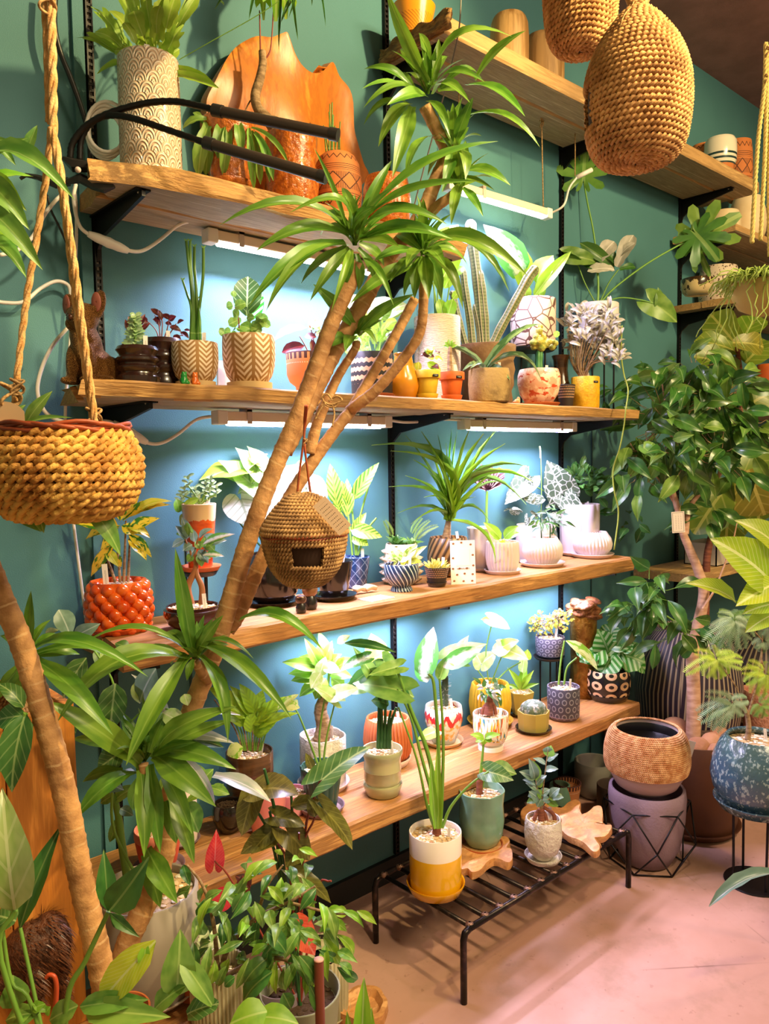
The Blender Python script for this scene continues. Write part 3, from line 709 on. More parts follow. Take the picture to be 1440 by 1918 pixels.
def zigp(g):
    z = ((g.u*26).fr()-.5).ab()*.35; s = (g.v*5.2+z).fr(); return g.mix(s.lt(.5)*g.v.gt(.28)*g.v.lt(.93), '2a2624', 'e2aa80')
k_zig = M('zigzag_black_pot', '2a2624', .55, patt=zigp)
k_ochre = gl_('ochre_glaze', 'd08a1e', 'b86f14')
k_stone = M('pale_ridged_stoneware', 'dcc8b4', .85, col2='c9b49c', bump=(60, .006, (1, 1, 7)))
k_yterra = M('yellow_terracotta', 'd9b52a', .6, col2='c49a20', ns=(14, (1, 1, 1)))
k_oterra = M('orange_terracotta', 'd9641c', .6, col2='c2541a', ns=(14, (1, 1, 1)))
k_rock = M('carved_stone', '8a6a48', .85, col2='6a4c30', ns=(9, (1, 1, 1)), bump=(26, .006))
k_sandrock = M('rough_sandstone', 'a98a58', .85, col2='6f5430', ns=(12, (1, 1, 1)), nr=(.45, .62), bump=(80, .003))
k_marble = M('pink_marbled_glaze', 'd9967a', .4, patt=lambda g: g.mix(g.noise(34, (1, 1, 2), 6).sm(.56, .6), g.mix(g.noise(40, detail=5).sm(.45, .55), 'dba083', 'f0cdb4'), 'c4451f'), coat=.2)
k_yel = M('yellow_speckled_glaze', 'edb81e', .5, col2='d9a010', ns=(70, (1, 1, 1)), bump=(160, .0015))
k_crack = M('crackled_pink_pot', 'e4c2b6', .5, patt=lambda g: g.mix(g.voro(24, 'DISTANCE_TO_EDGE').lt(.045), g.mix(g.noise(5).sm(.3, .7), 'e9cdc2', 'd8b2a6'), '6a4740'))
k_pink = M('pinkish_white_pot', 'ecd8d2', .5)
k_blackp = gl_('black_glaze', '171312', '241c18', rough=.15)
k_orange = gl_('orange_lava_glaze', 'd8470e', 'ee6a1c', ns=(40, (1, 1, 1)), rough=.2)
k_red = gl_('red_orange_glaze', 'b8380e', 'd4591c', ns=(18, (1, 1, 3)), patt=lambda g: g.mix((g.v+g.noise(90)*.2-.04).gt(.80), g.mix(g.noise(18, (1, 1, 3)).sm(.3, .7), 'a8300c', 'd4591c'), 'd8b48a'))
k_bonsai = gl_('dark_bonsai_glaze', '2f1714', '4a241a', rough=.12)
k_blue = gl_('blue_facet_glaze', '27406f', '16284a', patt=lambda g: g.mix((((g.u*8).fr()-.5).ab()*2+((g.v*3).fr()-.5).ab()*2-1).ab().lt(.1), '24406e', '7f9ac0'))
k_white = M('white_ceramic', 'dccac6', .35, coat=.15)
k_spiky = M('pale_spiky_ceramic', 'd9c9b4', .5, col2='b8a488', ns=(12, (1, 1, 1)))
k_swirl = M('blue_swirl_glaze', '22354e', .3, coat=.4, patt=lambda g: g.mix(((g.u*22+g.v*3.2).fr()-.5).ab().lt(.13), '223550', 'c9d2d6'), bumpf=lambda g: ((g.u*22+g.v*3.2).fr()-.5).ab())
k_bswirl = M('brown_swirl_glaze', '6a4a26', .35, coat=.3, patt=lambda g: g.mix(((g.u*20-g.v*3).fr()-.5).ab().sm(.1, .4), '97703f', '3e2a16'), bumpf=lambda g: ((g.u*20-g.v*3).fr()-.5).ab())
for _m in (k_swirl, k_bswirl): _m.node_tree.nodes['Bump'].inputs['Distance'].default_value = .004
k_weavepot = M('dark_woven_pattern_pot', '2c211c', .6, patt=lambda g: g.mix(((g.u*40).fr()+(g.v*9).fl()*.5).fr().lt(.5)*((g.v*9).fr().lt(.55))*g.v.gt(.4)*g.v.lt(.93), '2c211c', 'c99a78'))
k_lobe = M('pitted_white_ceramic', 'e6ddd4', .7, bump=(140, .004), col2='cfc4b8', ns=(60, (1, 1, 1)))
k_fgreen = M('dark_green_ceramic', '1f4a42', .35, coat=.2)
k_rings = gl_('celadon_beige_glaze', 'bdb488', '9fa27c', ns=(6, (1, 1, 3)))
def drip(g):
    n = g.noise(60, (1, 1, .12), 2)*.75; d = (g.v - n*1.1)
    c = g.mix(d.gt(.17), g.mix(g.noise(70).sm(.4, .6), 'd8a24a', 'e8d3c4'), 'c22a2a'); c = g.mix(d.gt(.36), c, 'eee0da'); return g.mix(d.lt(-.2), c, 'a8b4b8')
k_drip = gl_('red_drip_glaze', 'eee0da', patt=drip)
k_dash = gl_('colour_dash_glaze', 'efe6dc', patt=lambda g: g.mix(g.noise(190, (1, 1, .12), 1).sm(.5, .53)*g.v.gt(.3)*g.v.lt(.96), 'f1e8de', g.mix(g.noise(120, (1, 1, .15), 1).sm(.47, .53), g.mix(g.noise(160, (1, 1, .15), 1).gt(.5), 'e5a02a', 'd85a2a'), g.mix(g.noise(140, (1, 1, .15), 1).gt(.5), '4f8a9a', 'efc93a'))))
k_olive = M('olive_matt_pot', 'b5a04c', .6)
k_bump = M('slate_bump_pot', '4b4650', .5)
k_ring = gl_('black_ring_pot', '1c1715', patt=lambda g: (lambda d: g.mix(d.lt(.40)*d.gt(.17), '1c1715', 'e3b486'))((((((g.u*9).fr()-.5)*1.0).pw(2))+(((((g.v*2.55)+.15).fr()-.5)*1.05).pw(2))).m('SQRT')))
k_gold = M('gold_leaf', 'b5843c', .3, .85, col2='8a5a24', ns=(24, (1, 1, 1)), bump=(60, .006))
k_copper = M('copper_crust', '6a3a20', .5, .35, col2='8f5a30', ns=(50, (1, 1, 1)), bump=(120, .006))
k_salmon = M('red_clay_pot', 'cf5236', .75, patt=lambda g: g.mix((g.v+g.noise(60)*.2).lt(.3), g.mix((g.v).gt(.78), 'd2563a', 'e58a70'), 'cdb090'))
k_jug = gl_('dark_wood_vase', '5a3a22', '3c2414', ns=(10, (1, 1, 5)))
k_wcup = M('turned_wood', 'c99a5c', .55, patt=lambda g: g.mix(g.noise(5, (9, 9, .7), 4).sm(.35, .65), 'd2a468', '9a6e3a'))
k_yo = M('yellow_orange_glaze', 'e8951a', .25, coat=.5, patt=lambda g: g.mix(((g.u*34+g.v*9).fr().lt(.3))*g.v.lt(.6)*g.v.gt(.05), 'e8951a', 'b8650c'))
k_gourd = M('cream_gourd', 'ecd2ac', .6, col2='dfc094')
k_splash = gl_('brown_splash_glaze', 'd9c4a0', patt=lambda g: g.mix((g.noise(60, (1, 1, .6), 5)+g.v*.3).sm(.66, .72), g.mix(g.noise(6).sm(.4, .6), 'd8bd8a', 'c6ac80'), '3a2616'))
k_speck = M('speckled_stoneware', 'd8c0ac', .6, patt=lambda g: g.mix(g.noise(90, detail=1).gt(.62), 'dcc6b2', '5a3a28'))
k_stripecup = gl_('striped_cup_glaze', 'ece0cc', patt=lambda g: g.mix(g.v.lt(.35), g.mix((g.v*9).fr().lt(.45)*g.v.lt(.62), 'ecdfca', '1f3a3c'), 'cf7a3c'))
k_bluepot = gl_('crystal_blue_glaze', '34525a', patt=lambda g: g.mix((g.noise(95, (1, 1, .7), 4)+g.noise(12)*.25).sm(.66, .74), g.mix(g.noise(4).sm(.35, .65), '355668', '4a6258'), '8fa39c'), bump=(30, .004))
k_mauve = M('mauve_concrete', '8d7680', .8, col2='7e6873', ns=(5, (1, 1, 1)), bump=(150, .0012))
k_tulip = gl_('celadon_green_glaze', '6f9a82', '86ae92', ns=(8, (1, 1, 1)))
k_two = gl_('white_yellow_glaze', 'f0e4da', patt=lambda g: g.mix(g.v.gt(.64), 'edb312', 'f2e6de'), rough=.18)
k_yelsauc = gl_('yellow_glaze', 'e0a010')
k_stuc = M('stucco_white_pot', 'e6dcd2', .8, col2='d2c6ba', ns=(30, (1, 1, 1)), bump=(85, .008))
k_coral = M('coral_pitted_pot', 'd39a86', .85, col2='b87a64', ns=(60, (1, 1, 1)), bump=(120, .006))
k_bigbrown = M('brown_planter', '5f361c', .6, col2='512c17', ns=(5, (1, 1, 1)))
k_jarstripe = M('black_gold_striped_jar', '2a2226', .45, patt=lambda g: (lambda s: g.mix((s-.5).ab().lt(.17), '2c2230', 'a08e78'))((g.u*64+((g.v*7+(g.u*9).fl()).si()*.35)).fr()), bumpf=lambda g: ((g.u*64).fr()-.5).ab())
k_groove = M('pale_grooved_pot', 'c2b894', .55, col2='a89f7c', ns=(30, (1, 1, .2)))
k_greycyl = M('grey_concrete_cylinder', 'a89c90', .75, col2='968a7e', ns=(5, (1, 1, 1)))
k_label = M('black_label', '1c1c1a', .5, patt=lambda g: g.mix(((g.v-.5).ab().lt(.12))*((g.u-.55).ab().lt(.25))*((g.u*15).fr().lt(.6)), '1c1c1a', 'b8b4a8'))
def label(root, px, py, wpx, hpx, rr):
    """small black shop label stuck to the pot's wall"""
    d = root['_d']-rr*.98; c = at(px, py, d)-V(root.location); mp = d/F; rad = V((c.x, c.y, 0)).normalized()
    t = V((0, 0, 1)).cross(rad); w_, h_ = wpx*mp/2, hpx*mp/2
    vs = []
    R0 = V((c.x, c.y, 0)).length+.0004
    P = [-1, -.5, 0, .5, 1]
    for s in P:
        a = math.atan2(c.y, c.x)+s*w_/R0
        for q in (-1, 1): vs.append((R0*math.cos(a), R0*math.sin(a), c.z+q*h_))
    fs = [(2*i, 2*i+2, 2*i+3, 2*i+1) for i in range(4)]; uv = [((s+1)/2, q) for s in P for q in (0, 1)]
    o = obj('label', mesh('label', vs, fs, k_label, uv), root); m_ = o.modifiers.new('t', 'SOLIDIFY'); m_.thickness = .0008; m_.offset = 1
def blob(root, name, parts, mat, vox=.004, smooth=4):
    """one continuous body grown from overlapping ellipsoids (centre, radii, optional z-axis direction)"""
    bm = bmesh.new()
    for p in parts:
        c, r = p[0], p[1]; q = Matrix.Identity(4) if len(p) < 3 else V(p[2]).to_track_quat('Z', 'Y').to_matrix().to_4x4()
        bmesh.ops.create_uvsphere(bm, u_segments=16, v_segments=10, radius=1, matrix=Matrix.Translation(c) @ q @ Matrix.Diagonal((*r, 1)))
    me = bpy.data.meshes.new(name); bm.to_mesh(me); bm.free(); me.materials.append(mat)
    o = obj(name, me, root); m_ = o.modifiers.new('remesh', 'REMESH'); m_.mode = 'VOXEL'; m_.voxel_size = vox; m_.use_smooth_shade = True
    if smooth: s = o.modifiers.new('smooth', 'SMOOTH'); s.iterations = smooth; s.factor = .5
    return o
def slab_fill(name, outline, yf, m, thick, centre=None, rings=8, up=False):
    """a solid cut from an outline of (x,z) points; yf(x,z) bends it; up=True lays it flat"""
    O = [V((p[0], p[1])) for p in cat_rom(list(outline)+[outline[0]], 4)][:-1]; n = len(O)
    c = V(centre) if centre else sum(O, V((0, 0)))/n; vs = [(c.x, yf(c.x, c.y), c.y)]; fs = []
    for r in range(1, rings+1):
        for p in O: q = c.lerp(p, r/rings); vs.append((q.x, yf(q.x, q.y), q.y))
    for k in range(n): fs.append((0, 1+k, 1+(k+1) % n))
    for r in range(rings-1):
        for k in range(n): a, b = 1+r*n+k, 1+r*n+(k+1) % n; fs.append((a, a+n, b+n, b))
    if up: vs = [(x, z, y) for x, y, z in vs]; fs = [f[::-1] for f in fs]
    return mesh(name, vs, fs, m, [(v[0], v[2]) for v in vs])
def SP(name, lab, cat, px, y, z, wpx, top, prof, mat, sauc=None, **k):
    """pot on a shelf: top = pixel row of the rim, measured at the pot's own depth"""
    P = onYZ(px, y, z); b = pix(P)[1]; zo = 0
    if sauc: sauc = (sauc[0], sauc[1], sauc[2]); zo = sauc[1]*.36
    return shelfpot(name, lab, cat, px, y, z, wpx, b-top-zo, prof, mat, sauc, **k)
# ------------------------------------------------------------------ highest left shelf
r = SP('potted_fern', 'pale green fern in a tall embossed cream pot', 'plant', 285, -.17, Z1, 112, 124, [(.95, 0), (.99, .03), (.97, .07), (.96, .1), (1, .13), (1, .5), (.99, 1)], k_cream, soil=.93, seg=64, tags=0)
d = r['_d']; plant_tag(r, V((-.02, -.03, r['_soil']-.01)), .011, .05)
fr = [(262, 118, 168, 12), (268, 118, 178, 60), (270, 116, 142, 72), (275, 115, 205, 20), (278, 115, 225, -20), (282, 115, 250, 20), (285, 115, 275, -30), (288, 115, 300, 10), (292, 115, 322, 72), (296, 116, 330, -10), (300, 116, 350, 20), (300, 116, 370, -10), (290, 114, 262, 60), (288, 114, 288, 55), (295, 118, 335, 92), (280, 116, 240, -40), (300, 118, 345, 45), (272, 116, 215, 95), (288, 112, 315, -40), (270, 118, 232, 42)]
for i, (x0, y0, x1, y1) in enumerate(fr):
    t = .35 if i % 3 else .5; mx_, my_ = x0+(x1-x0)*t, y0+(y1-y0)*(t+.12)
    dd = d+rg.uniform(-.07, .07); stem(r, [(x0, y0+4, d), (mx_, my_, (d+dd)/2), (x0+(x1-x0)*.62, y0+(y1-y0)*.7, dd)], .0014, g_air, .001, 'frond_stalk', 5, 3)
    LS(r, 'wavy' if i % 2 else 'oak', g_fern, dd, [(x0+(x1-x0)*.45, y0+(y1-y0)*.5, x1, y1, rg.uniform(24, 38)), ], 1.5)
LS(r, 'wavy', g_fern, d, [(290, 116, 182, 138, 14), (300, 118, 336, 92, 22), (305, 125, 396, 150, 13), (305, 140, 410, 165, 18)], 1)
r = SP('trailing_cactus', 'leaf cactus with flat drooping stems in an amber glazed pot', 'plant', 432, -.235, Z1, 98, 232, 'taper', k_brown, sauc=(92, 14, k_brown), grav='s', tags=1)
d = r['_d']
LS(r, 'wavy', g_mid, d-.04, [(395, 226, 371, 332, 30), (405, 226, 385, 330, 24), (418, 225, 408, 296, 26), (420, 226, 447, 285, 24), (430, 226, 418, 330, 24), (445, 226, 452, 282, 22), (470, 245, 488, 345, 18), (475, 248, 512, 338, 18), (480, 250, 505, 340, 14), (470, 240, 540, 305, 12), (400, 228, 342, 240, 18), (466, 240, 476, 355, 16), (380, 232, 362, 210, 14)], 2, jit=.1)
r = SP('caudex_plant', 'gnarled bare trunk with one lobed leaf in a bumpy amber pot', 'plant', 548, -.21, Z1, 102, 262, [(.8, 0), (.9, .1), (.98, .3), (1, .45), (.88, .6), (.86, .68), (.92, .8), (.95, 1)], k_brown, grav='s', mod=lambda a, rr, z: (rr*(1+.03*math.sin(a*9+z*90)*math.sin(z*170)), z))
d = r['_d']
stem(r, [(520, 262), (512, 240), (500, 222), (484, 205), (478, 180), (486, 150), (492, 120), (491, 96)], .016, g_bark, .009, 'trunk', 10, 5, d)
stem(r, [(500, 225), (520, 228), (540, 242), (548, 262)], .013, g_bark, .006, 'trunk', 9, 4, d); stem(r, [(482, 176), (468, 190), (458, 210)], .0025, g_bark, .0015, 'root', 5, 3, d)
stem(r, [(488, 98), (487, 60), (486, 20)], .0022, g_red_stem, .0015, d=d); stem(r, [(492, 115), (505, 98), (509, 70), (512, 20)], .0022, g_red_stem, .0015, d=d)
LS(r, 'oak', g_bright, d-.03, [(520, -60, 516, 46, 78), (530, -50, 536, 40, 60), (490, -40, 494, 42, 42)], 1, jit=.05, fc=1, fu=.1)
r = SP('potted_sticks', 'thin bare green sticks in a terracotta pot with black zigzag drawing', 'plant', 634, -.2, Z1, 90, 296, [(.78, 0), (.88, .08), (1, .4), (1, .6), (.9, .86), (.74, .97), (.62, 1)], k_ethnic, tags=0, seg=56)
d = r['_d']
for x0, x1, y1 in ((612, 606, 235), (616, 618, 195), (620, 622, 192), (624, 616, 210), (628, 627, 236), (632, 637, 228), (622, 624, 215), (636, 636, 250), (618, 609, 250), (627, 631, 245)): stem(r, [(x0, 296), ((x0+x1)/2, (296+y1)/2), (x1, y1)], .0022, g_mid, .0016, d=d)
# carved root sculpture
O = [(215, 720), (213, 650), (255, 560), (330, 430), (400, 340), (470, 280), (560, 240), (640, 258), (690, 242), (722, 236), (745, 290), (780, 380), (830, 455), (900, 492), (970, 480), (1020, 430), (1060, 415), (1110, 500), (1180, 580), (1215, 680), (1235, 850), (1260, 960), (1285, 1100), (1300, 1200), (1180, 1300), (1000, 1330), (800, 1330), (560, 1330), (380, 1280), (260, 1120), (225, 900)]
yc = -.075; P = [onY(330+a/3.6, b/3.6, yc) for a, b in O]; c = P[0]
rt = thing('root_sculpture', 'orange carved teak root sculpture fanning out against the green wall', 'sculpture', (1.0, yc, Z1))
def yf(x, z): return .022*math.sin(x*16+1.0)+.03*(z-.15)-.012*math.cos(z*18+x*9)
sc = obj('carved_root', slab_fill('carved_root', [(p.x-1.0, p.z-Z1) for p in P], yf, w_teak, .03, rings=12), rt); m_ = sc.modifiers.new('t', 'SOLIDIFY'); m_.thickness = .026; m_.offset = 0
b_ = sc.modifiers.new('b', 'BEVEL'); b_.width = .005; b_.segments = 2; b_.limit_method = 'ANGLE'
SP('brown_bowl', 'glossy amber bowl half hidden behind the cane plant leaves', 'pot', 725, -.2, Z1, 92, 338, 'round', k_brown, grav=None, tags=0)
# strap-leaved plant hanging above the frame
hp = thing('hanging_plant', 'dark strap leaves dangling in front of the green wall', 'plant', at(520, -60, 1.5)); d = 1.5
LS(hp, 'ribbon', g_deep, d, [(470, -50, 402, 17, 9), (420, 10, 340, 16, 7, 0, 3), (480, -40, 466, 36, 8), (530, -30, 522, 95, 6, 0, 0), (545, -40, 558, 76, 7, 0, 1), (545, 2, 526, 42, 8), (590, -40, 610, 50, 5), (575, -30, 584, 12, 5), (560, -40, 540, 35, 6)], 2)
obj('pot', lathe_mesh('pot', pot_profile('bowl', .07, .09)[0], k_terra), hp, (0, 0, .02))
stem(hp, [(335, 112), (400, 75), (480, 30), (540, -10)], .0009, g_stem, name='thread', d=1.55)
# ------------------------------------------------------------------ highest right shelf
SP('orange_pot', 'orange glazed tapered pot with diagonal grooves on the highest right shelf', 'pot', 775, -.14, ZU, 82, 18, 'taper', k_yo, grav=None, tags=0)
for lab, px, top, w_ in (('turned wooden cup upside down, farther left of two on the highest right shelf', 954, 42, 72), ('turned wooden cup upside down beside small hanging nest basket', 1017, 80, 78)):
    SP('wooden_cup', lab, 'cup', px, -.13, ZU, w_, top, [(1, 0), (1, .08), (1, .12), (1, .75), (.96, .92), (.86, 1)], k_wcup, grav=None, tags=0, soil=.999, wall=.02)
SP('striped_cup', 'white cup with dark green stripes upside down on a terracotta base', 'cup', 1348, -.17, ZU, 58, 264, [(.72, 0), (.8, .1), (.84, .35), (.97, .45), (1, .7), (.98, .92), (.86, 1)], k_stripecup, grav=None, tags=0)
SP('patterned_pot', 'round terracotta pot with dark diamonds behind the striped cup', 'pot', 1381, -.10, ZU, 52, 270, 'round', k_ethnic, grav=None, tags=0)
SP('patterned_pot', 'small reddish patterned bowl left of the striped cup', 'pot', 1318, -.08, ZU, 50, 277, 'bowl', k_ethnic, grav=None, tags=0)
# ------------------------------------------------------------------ stepped right shelves
ZA, ZB, ZC, ZD = 2.335, 2.03, 1.56, .86
gv = SP('gourd_vase', 'cream double gourd vase lying behind the lobed leaf', 'vase', 1398, -.15, ZA, 68, 374, 'belly', k_gourd, grav=None, tags=0)
SP('gourd_vase', 'low cream gourd bowl left of the tall cream gourd', 'vase', 1355, -.12, ZA, 60, 400, 'round', k_gourd, grav=None, tags=0)
SP('wooden_bowl', 'small dark wooden bowl at the end of the upper stepped shelf', 'bowl', 1432, -.16, ZA, 42, 396, 'bowl', k_jug, grav=None, tags=0)
r = SP('splashed_cup', 'cream cup with brown splashes standing on the stepped right shelf', 'cup', 1305, -.20, ZB, 58, 524, 'cup', k_splash, grav=None, tags=0, soil=.5)
SP('speckled_pot', 'large speckled pale pot behind the brown splashed cup', 'pot', 1345, -.10, ZB, 74, 503, 'round', k_speck, grav=None, tags=0)
SP('red_bowl', 'low red wooden bowl behind hanging stick plant', 'bowl', 1395, -.17, ZB, 60, 556, 'bowl', M('red_lacquer', '9a2f18', .4), grav=None, tags=0)
ob = SP('orange_bowl', 'orange clay bowl, upper one of two stacked behind the ficus', 'bowl', 1438, -.17, ZC+.063, 46, 684, 'round', k_oterra, grav=None, tags=0)
SP('orange_bowl', 'orange clay bowl under another orange bowl behind the ficus', 'bowl', 1436, -.17, ZC, 54, 716, 'round', k_oterra, grav=None, tags=0)
p = onYZ(1330, -.17, ZD); cr = thing('plastic_crate', 'pale plastic crate with a small label behind the ficus trunks', 'crate', p); mp = dep(p)/F
v, f, u = join(box((-.10, -.075, 0), (.10, -.07, .1)), box((-.10, .07, 0), (.10, .075, .1)), box((-.10, -.075, 0), (-.095, .075, .1)), box((.095, -.075, 0), (.10, .075, .1)), box((-.1, -.075, 0), (.1, .075, .004)), box((-.106, -.08, .09), (.106, -.074, .1)), box((-.106, .074, .09), (.106, .08, .1)))
obj('tub', mesh('tub', v, f, M('pale_crate', 'cdbfb4', .5), u, False), cr); bx('sticker', (.02, -.077, .03), (.075, -.0752, .065), M('crate_sticker', 'e0d2b8', .6, patt=lambda g: g.mix((g.z*160).fr().lt(.4)*(g.x*400).fr().lt(.6), 'e2d6c0', '8a6a4a')), cr)
# ------------------------------------------------------------------ woven baskets
m_sea = M('seagrass', 'c98f4e', .8, patt=lambda g: g.mix(g.noise(26, (1, 1, 1), 3).sm(.3, .7), 'd8a265', 'a06c38'), bump=(240, .0012))
m_sea2 = M('golden_straw', 'd79a3c', .75, patt=lambda g: g.mix(g.noise(20, (1, 1, 1), 3).sm(.3, .7), 'e6b458', 'b0742c'), bump=(200, .002))
m_sea3 = M('brown_seagrass', 'a87a48', .8, patt=lambda g: g.mix(g.noise(30, (1, 1, 1), 3).sm(.3, .7), 'c89c66', '86603a'), bump=(240, .0012))
m_inner = M('basket_shade', '3a2416', .9)  # dark brown stands for the shade inside the baskets
m_wick = M('red_wicker', 'a84a20', .5, col2='7d3416', ns=(20, (1, 1, 1)))
def rope_rows(root, prof, pitch, ply, mat, twist, hole=None, name='weave', seg=6, jit=.06, plies=2, sub=6):
    """coiled twisted rows following a (r,z) profile; hole=(a0,a1,z0,z1) leaves an opening"""
    P = cat_rom(prof, 10); L = [0]
    for i in range(1, len(P)): L.append(L[-1]+float(np.hypot(*(P[i]-P[i-1]))))
    n = int(L[-1]/pitch); V_, F_ = [], []; rr = random.Random(3)
    for k in range(n+1):
        s = L[-1]*k/n; R_ = float(np.interp(s, L, [p[0] for p in P])); z = float(np.interp(s, L, [p[1] for p in P]))
        if R_ < .004: continue
        nt = max(3, round(2*math.pi*R_/twist)); ns = nt*sub; ph = rr.uniform(0, 6)
        for pl in range(plies):
            rows = []
            for i in range(ns):
                a = 2*math.pi*i/ns; q = a*nt+ph+2*math.pi*pl/plies
                if hole and hole[2] < z < hole[3] and hole[0] < ((a+math.pi) % (2*math.pi))-math.pi < hole[1]: rows.append(None); continue
                cr_ = R_+ply*.85*math.cos(q)+rr.uniform(-jit, jit)*ply; cz = z+ply*.85*math.sin(q); b = len(V_)
                for m in range(seg):
                    e = 2*math.pi*m/seg; V_.append(((cr_+ply*math.cos(e))*math.cos(a), (cr_+ply*math.cos(e))*math.sin(a), cz+ply*1.05*math.sin(e)))
                rows.append(b)
            for i in range(ns):
                A, B = rows[i], rows[(i+1) % ns]
                if A is None or B is None: continue
                for m in range(seg): F_.append((A+m, B+m, B+(m+1) % seg, A+(m+1) % seg))
    return obj(name, mesh(name, V_, F_, mat), root, kind='stuff')
def nest(lab, px, py0, py1, wpx, d, prof, pitch, ply, mat, twist, hole=None, inner=.9):
    b = at(px, py1, d); mp = d/F; h = (py1-py0)*mp; R_ = wpx*mp/2
    root = thing('hanging_basket', lab, 'basket', b); P = [(a*R_, z*h) for a, z in prof]
    rope_rows(root, P, pitch, ply, mat, twist, hole)
    obj('shade_core', lathe_mesh('shade_core', [(max(.001, a-ply*1.2), z) for a, z in [tuple(q) for q in cat_rom(P, 5)]], m_inner, 32, close=False), root)  # dark body added behind the weave as the shaded hollow
    return root, h, R_
NP = [(.02, 0), (.45, .0), (.72, .035), (.9, .13), (.98, .28), (1, .42), (.96, .56), (.82, .7), (.6, .82), (.36, .92), (.19, .97), (.14, 1)]
n1, h_, R_ = nest('large pear-shaped woven straw nest hanging near the dark ceiling', 1192, 24, 306, 186, 1.62, NP, .0112, .0042, m_sea, .024, hole=(1.95, 2.62, .07, .15))
for s in (-1, 1): twine(n1, 'handle_rope', [V(n1.location)+V((0, 0, h_*.9)), V(n1.location)+V((0, 0, h_))+RI*s*.012, V(n1.location)+V((0, 0, h_+.06))+RI*s*.022, V(n1.location)+V((0, 0, h_+.3))+RI*s*.01], .0085, m_sea)
twine(n1, 'cord', [at(1158, 62, 1.55), at(1168, 30, 1.55), at(1185, 8, 1.58), at(1190, -20, 1.6)], .0015)
n2, h2, R2 = nest('smaller woven straw nest cut by the top edge of the photo', 1087, -170, 96, 130, 1.85, NP, .0112, .0042, m_sea, .024)
# round basket hanging from jute rope on the left
d = 1.16; b = at(122, 968, d); mp = d/F; bk = thing('hanging_basket', 'golden braided basket hanging on jute ropes at the left edge', 'basket', b)
PB = [(.02*mp, 6*mp), (60*mp, 0), (100*mp, 12*mp), (128*mp, 48*mp), (137*mp, 85*mp), (132*mp, 120*mp), (116*mp, 152*mp)]
rope_rows(bk, PB, .0125, .0048, m_sea2, .034, jit=.5, sub=10)
obj('shade_core', lathe_mesh('shade_core', [(max(.001, a-.006), z) for a, z in PB], m_inner, 32, close=False), bk)  # added dark core, shade between the braids
for k in range(4):
    P = []
    for i in range(49):
        a = 2*math.pi*i/48; P.append(V((math.cos(a)*(119+3*math.sin(a*7+k*2))*mp, math.sin(a)*(119+3*math.sin(a*7+k*2))*mp, (160+k*3.2+3.5*math.sin(a*6+k*1.7))*mp)))
    v, f, u = tube(P, .0034, 6, False); obj('wicker_rim', mesh('wicker_rim', v, f, m_wick, u), bk)
m_jute = M('jute_rope', 'd39a52', .9, patt=lambda g: g.mix(g.noise(60, detail=3).sm(.3, .7), 'eebc80', 'c48c4c'), bump=(300, .002))
def rope(root, name, pts, R_, plies=3, tw=60, d=None, m=None):
    W = [p if isinstance(p, V) else at(p[0], p[1], p[2] if len(p) > 2 else d) for p in pts]; W = [V(p) for p in cat_rom([tuple(p) for p in W], 22)]; ps = []; L = [0]
    for i in range(1, len(W)): L.append(L[-1]+(W[i]-W[i-1]).length)
    for k in range(plies):
        Q = []
        for i, p in enumerate(W):
            t = (W[min(i+1, len(W)-1)]-W[max(i-1, 0)]).normalized(); n_ = t.cross(FW).normalized(); b_ = t.cross(n_); q = L[i]*tw+2*math.pi*k/plies
            Q.append(p+(n_*math.cos(q)+b_*math.sin(q))*R_*.55-V(root.location))
        ps.append(tube(Q, R_*.6, 6))
    v, f, u = join(*ps); return obj(name, mesh(name, v, f, m or m_jute, u), root)
rope(bk, 'jute_rope', [(80, -30), (88, 30), (92, 120), (95, 230)], .007, 4, 50, d); rope(bk, 'jute_rope', [(96, -20), (97, 60), (99, 150), (100, 260)], .006, 3, 60, d-.01)
rope(bk, 'jute_rope', [(96, 240), (88, 320), (68, 450), (50, 560), (35, 680), (22, 800)], .0048, 3, 70, d); rope(bk, 'jute_rope', [(98, 240), (112, 320), (130, 450), (148, 600), (165, 710), (178, 800)], .006, 3, 60, d-.02)
rope(bk, 'jute_rope', [(97, 240), (115, 340), (136, 470), (156, 620), (172, 740), (180, 815)], .0046, 3, 70, d-.03)
for c_, s in (((20, 740), .016), ((175, 782), .013), ((88, 5), .014), ((32, 725), .011)): knot(bk, at(c_[0], c_[1], d-.02), s)
bx2 = obj('price_tag', slab_fill('price_tag', [(-.022, -.03), (.022, -.03), (.022, .03), (-.022, .03)], lambda x, z: 0, M('kraft_tag', 'd8b48a', .7), .001, rings=2), bk); bx2.location = at(8, 800, d-.03)-b; bx2.rotation_euler = (0, .3, -.7)
LS(bk, 'strap', g_mid, d, [(45, 800, 98, 732, 26), (35, 800, 135, 782, 12), (60, 920, 82, 998, 40, -.05), (20, 940, 78, 996, 46), (150, 930, 226, 1040, 44), (10, 790, 48, 758, 18)], 1)
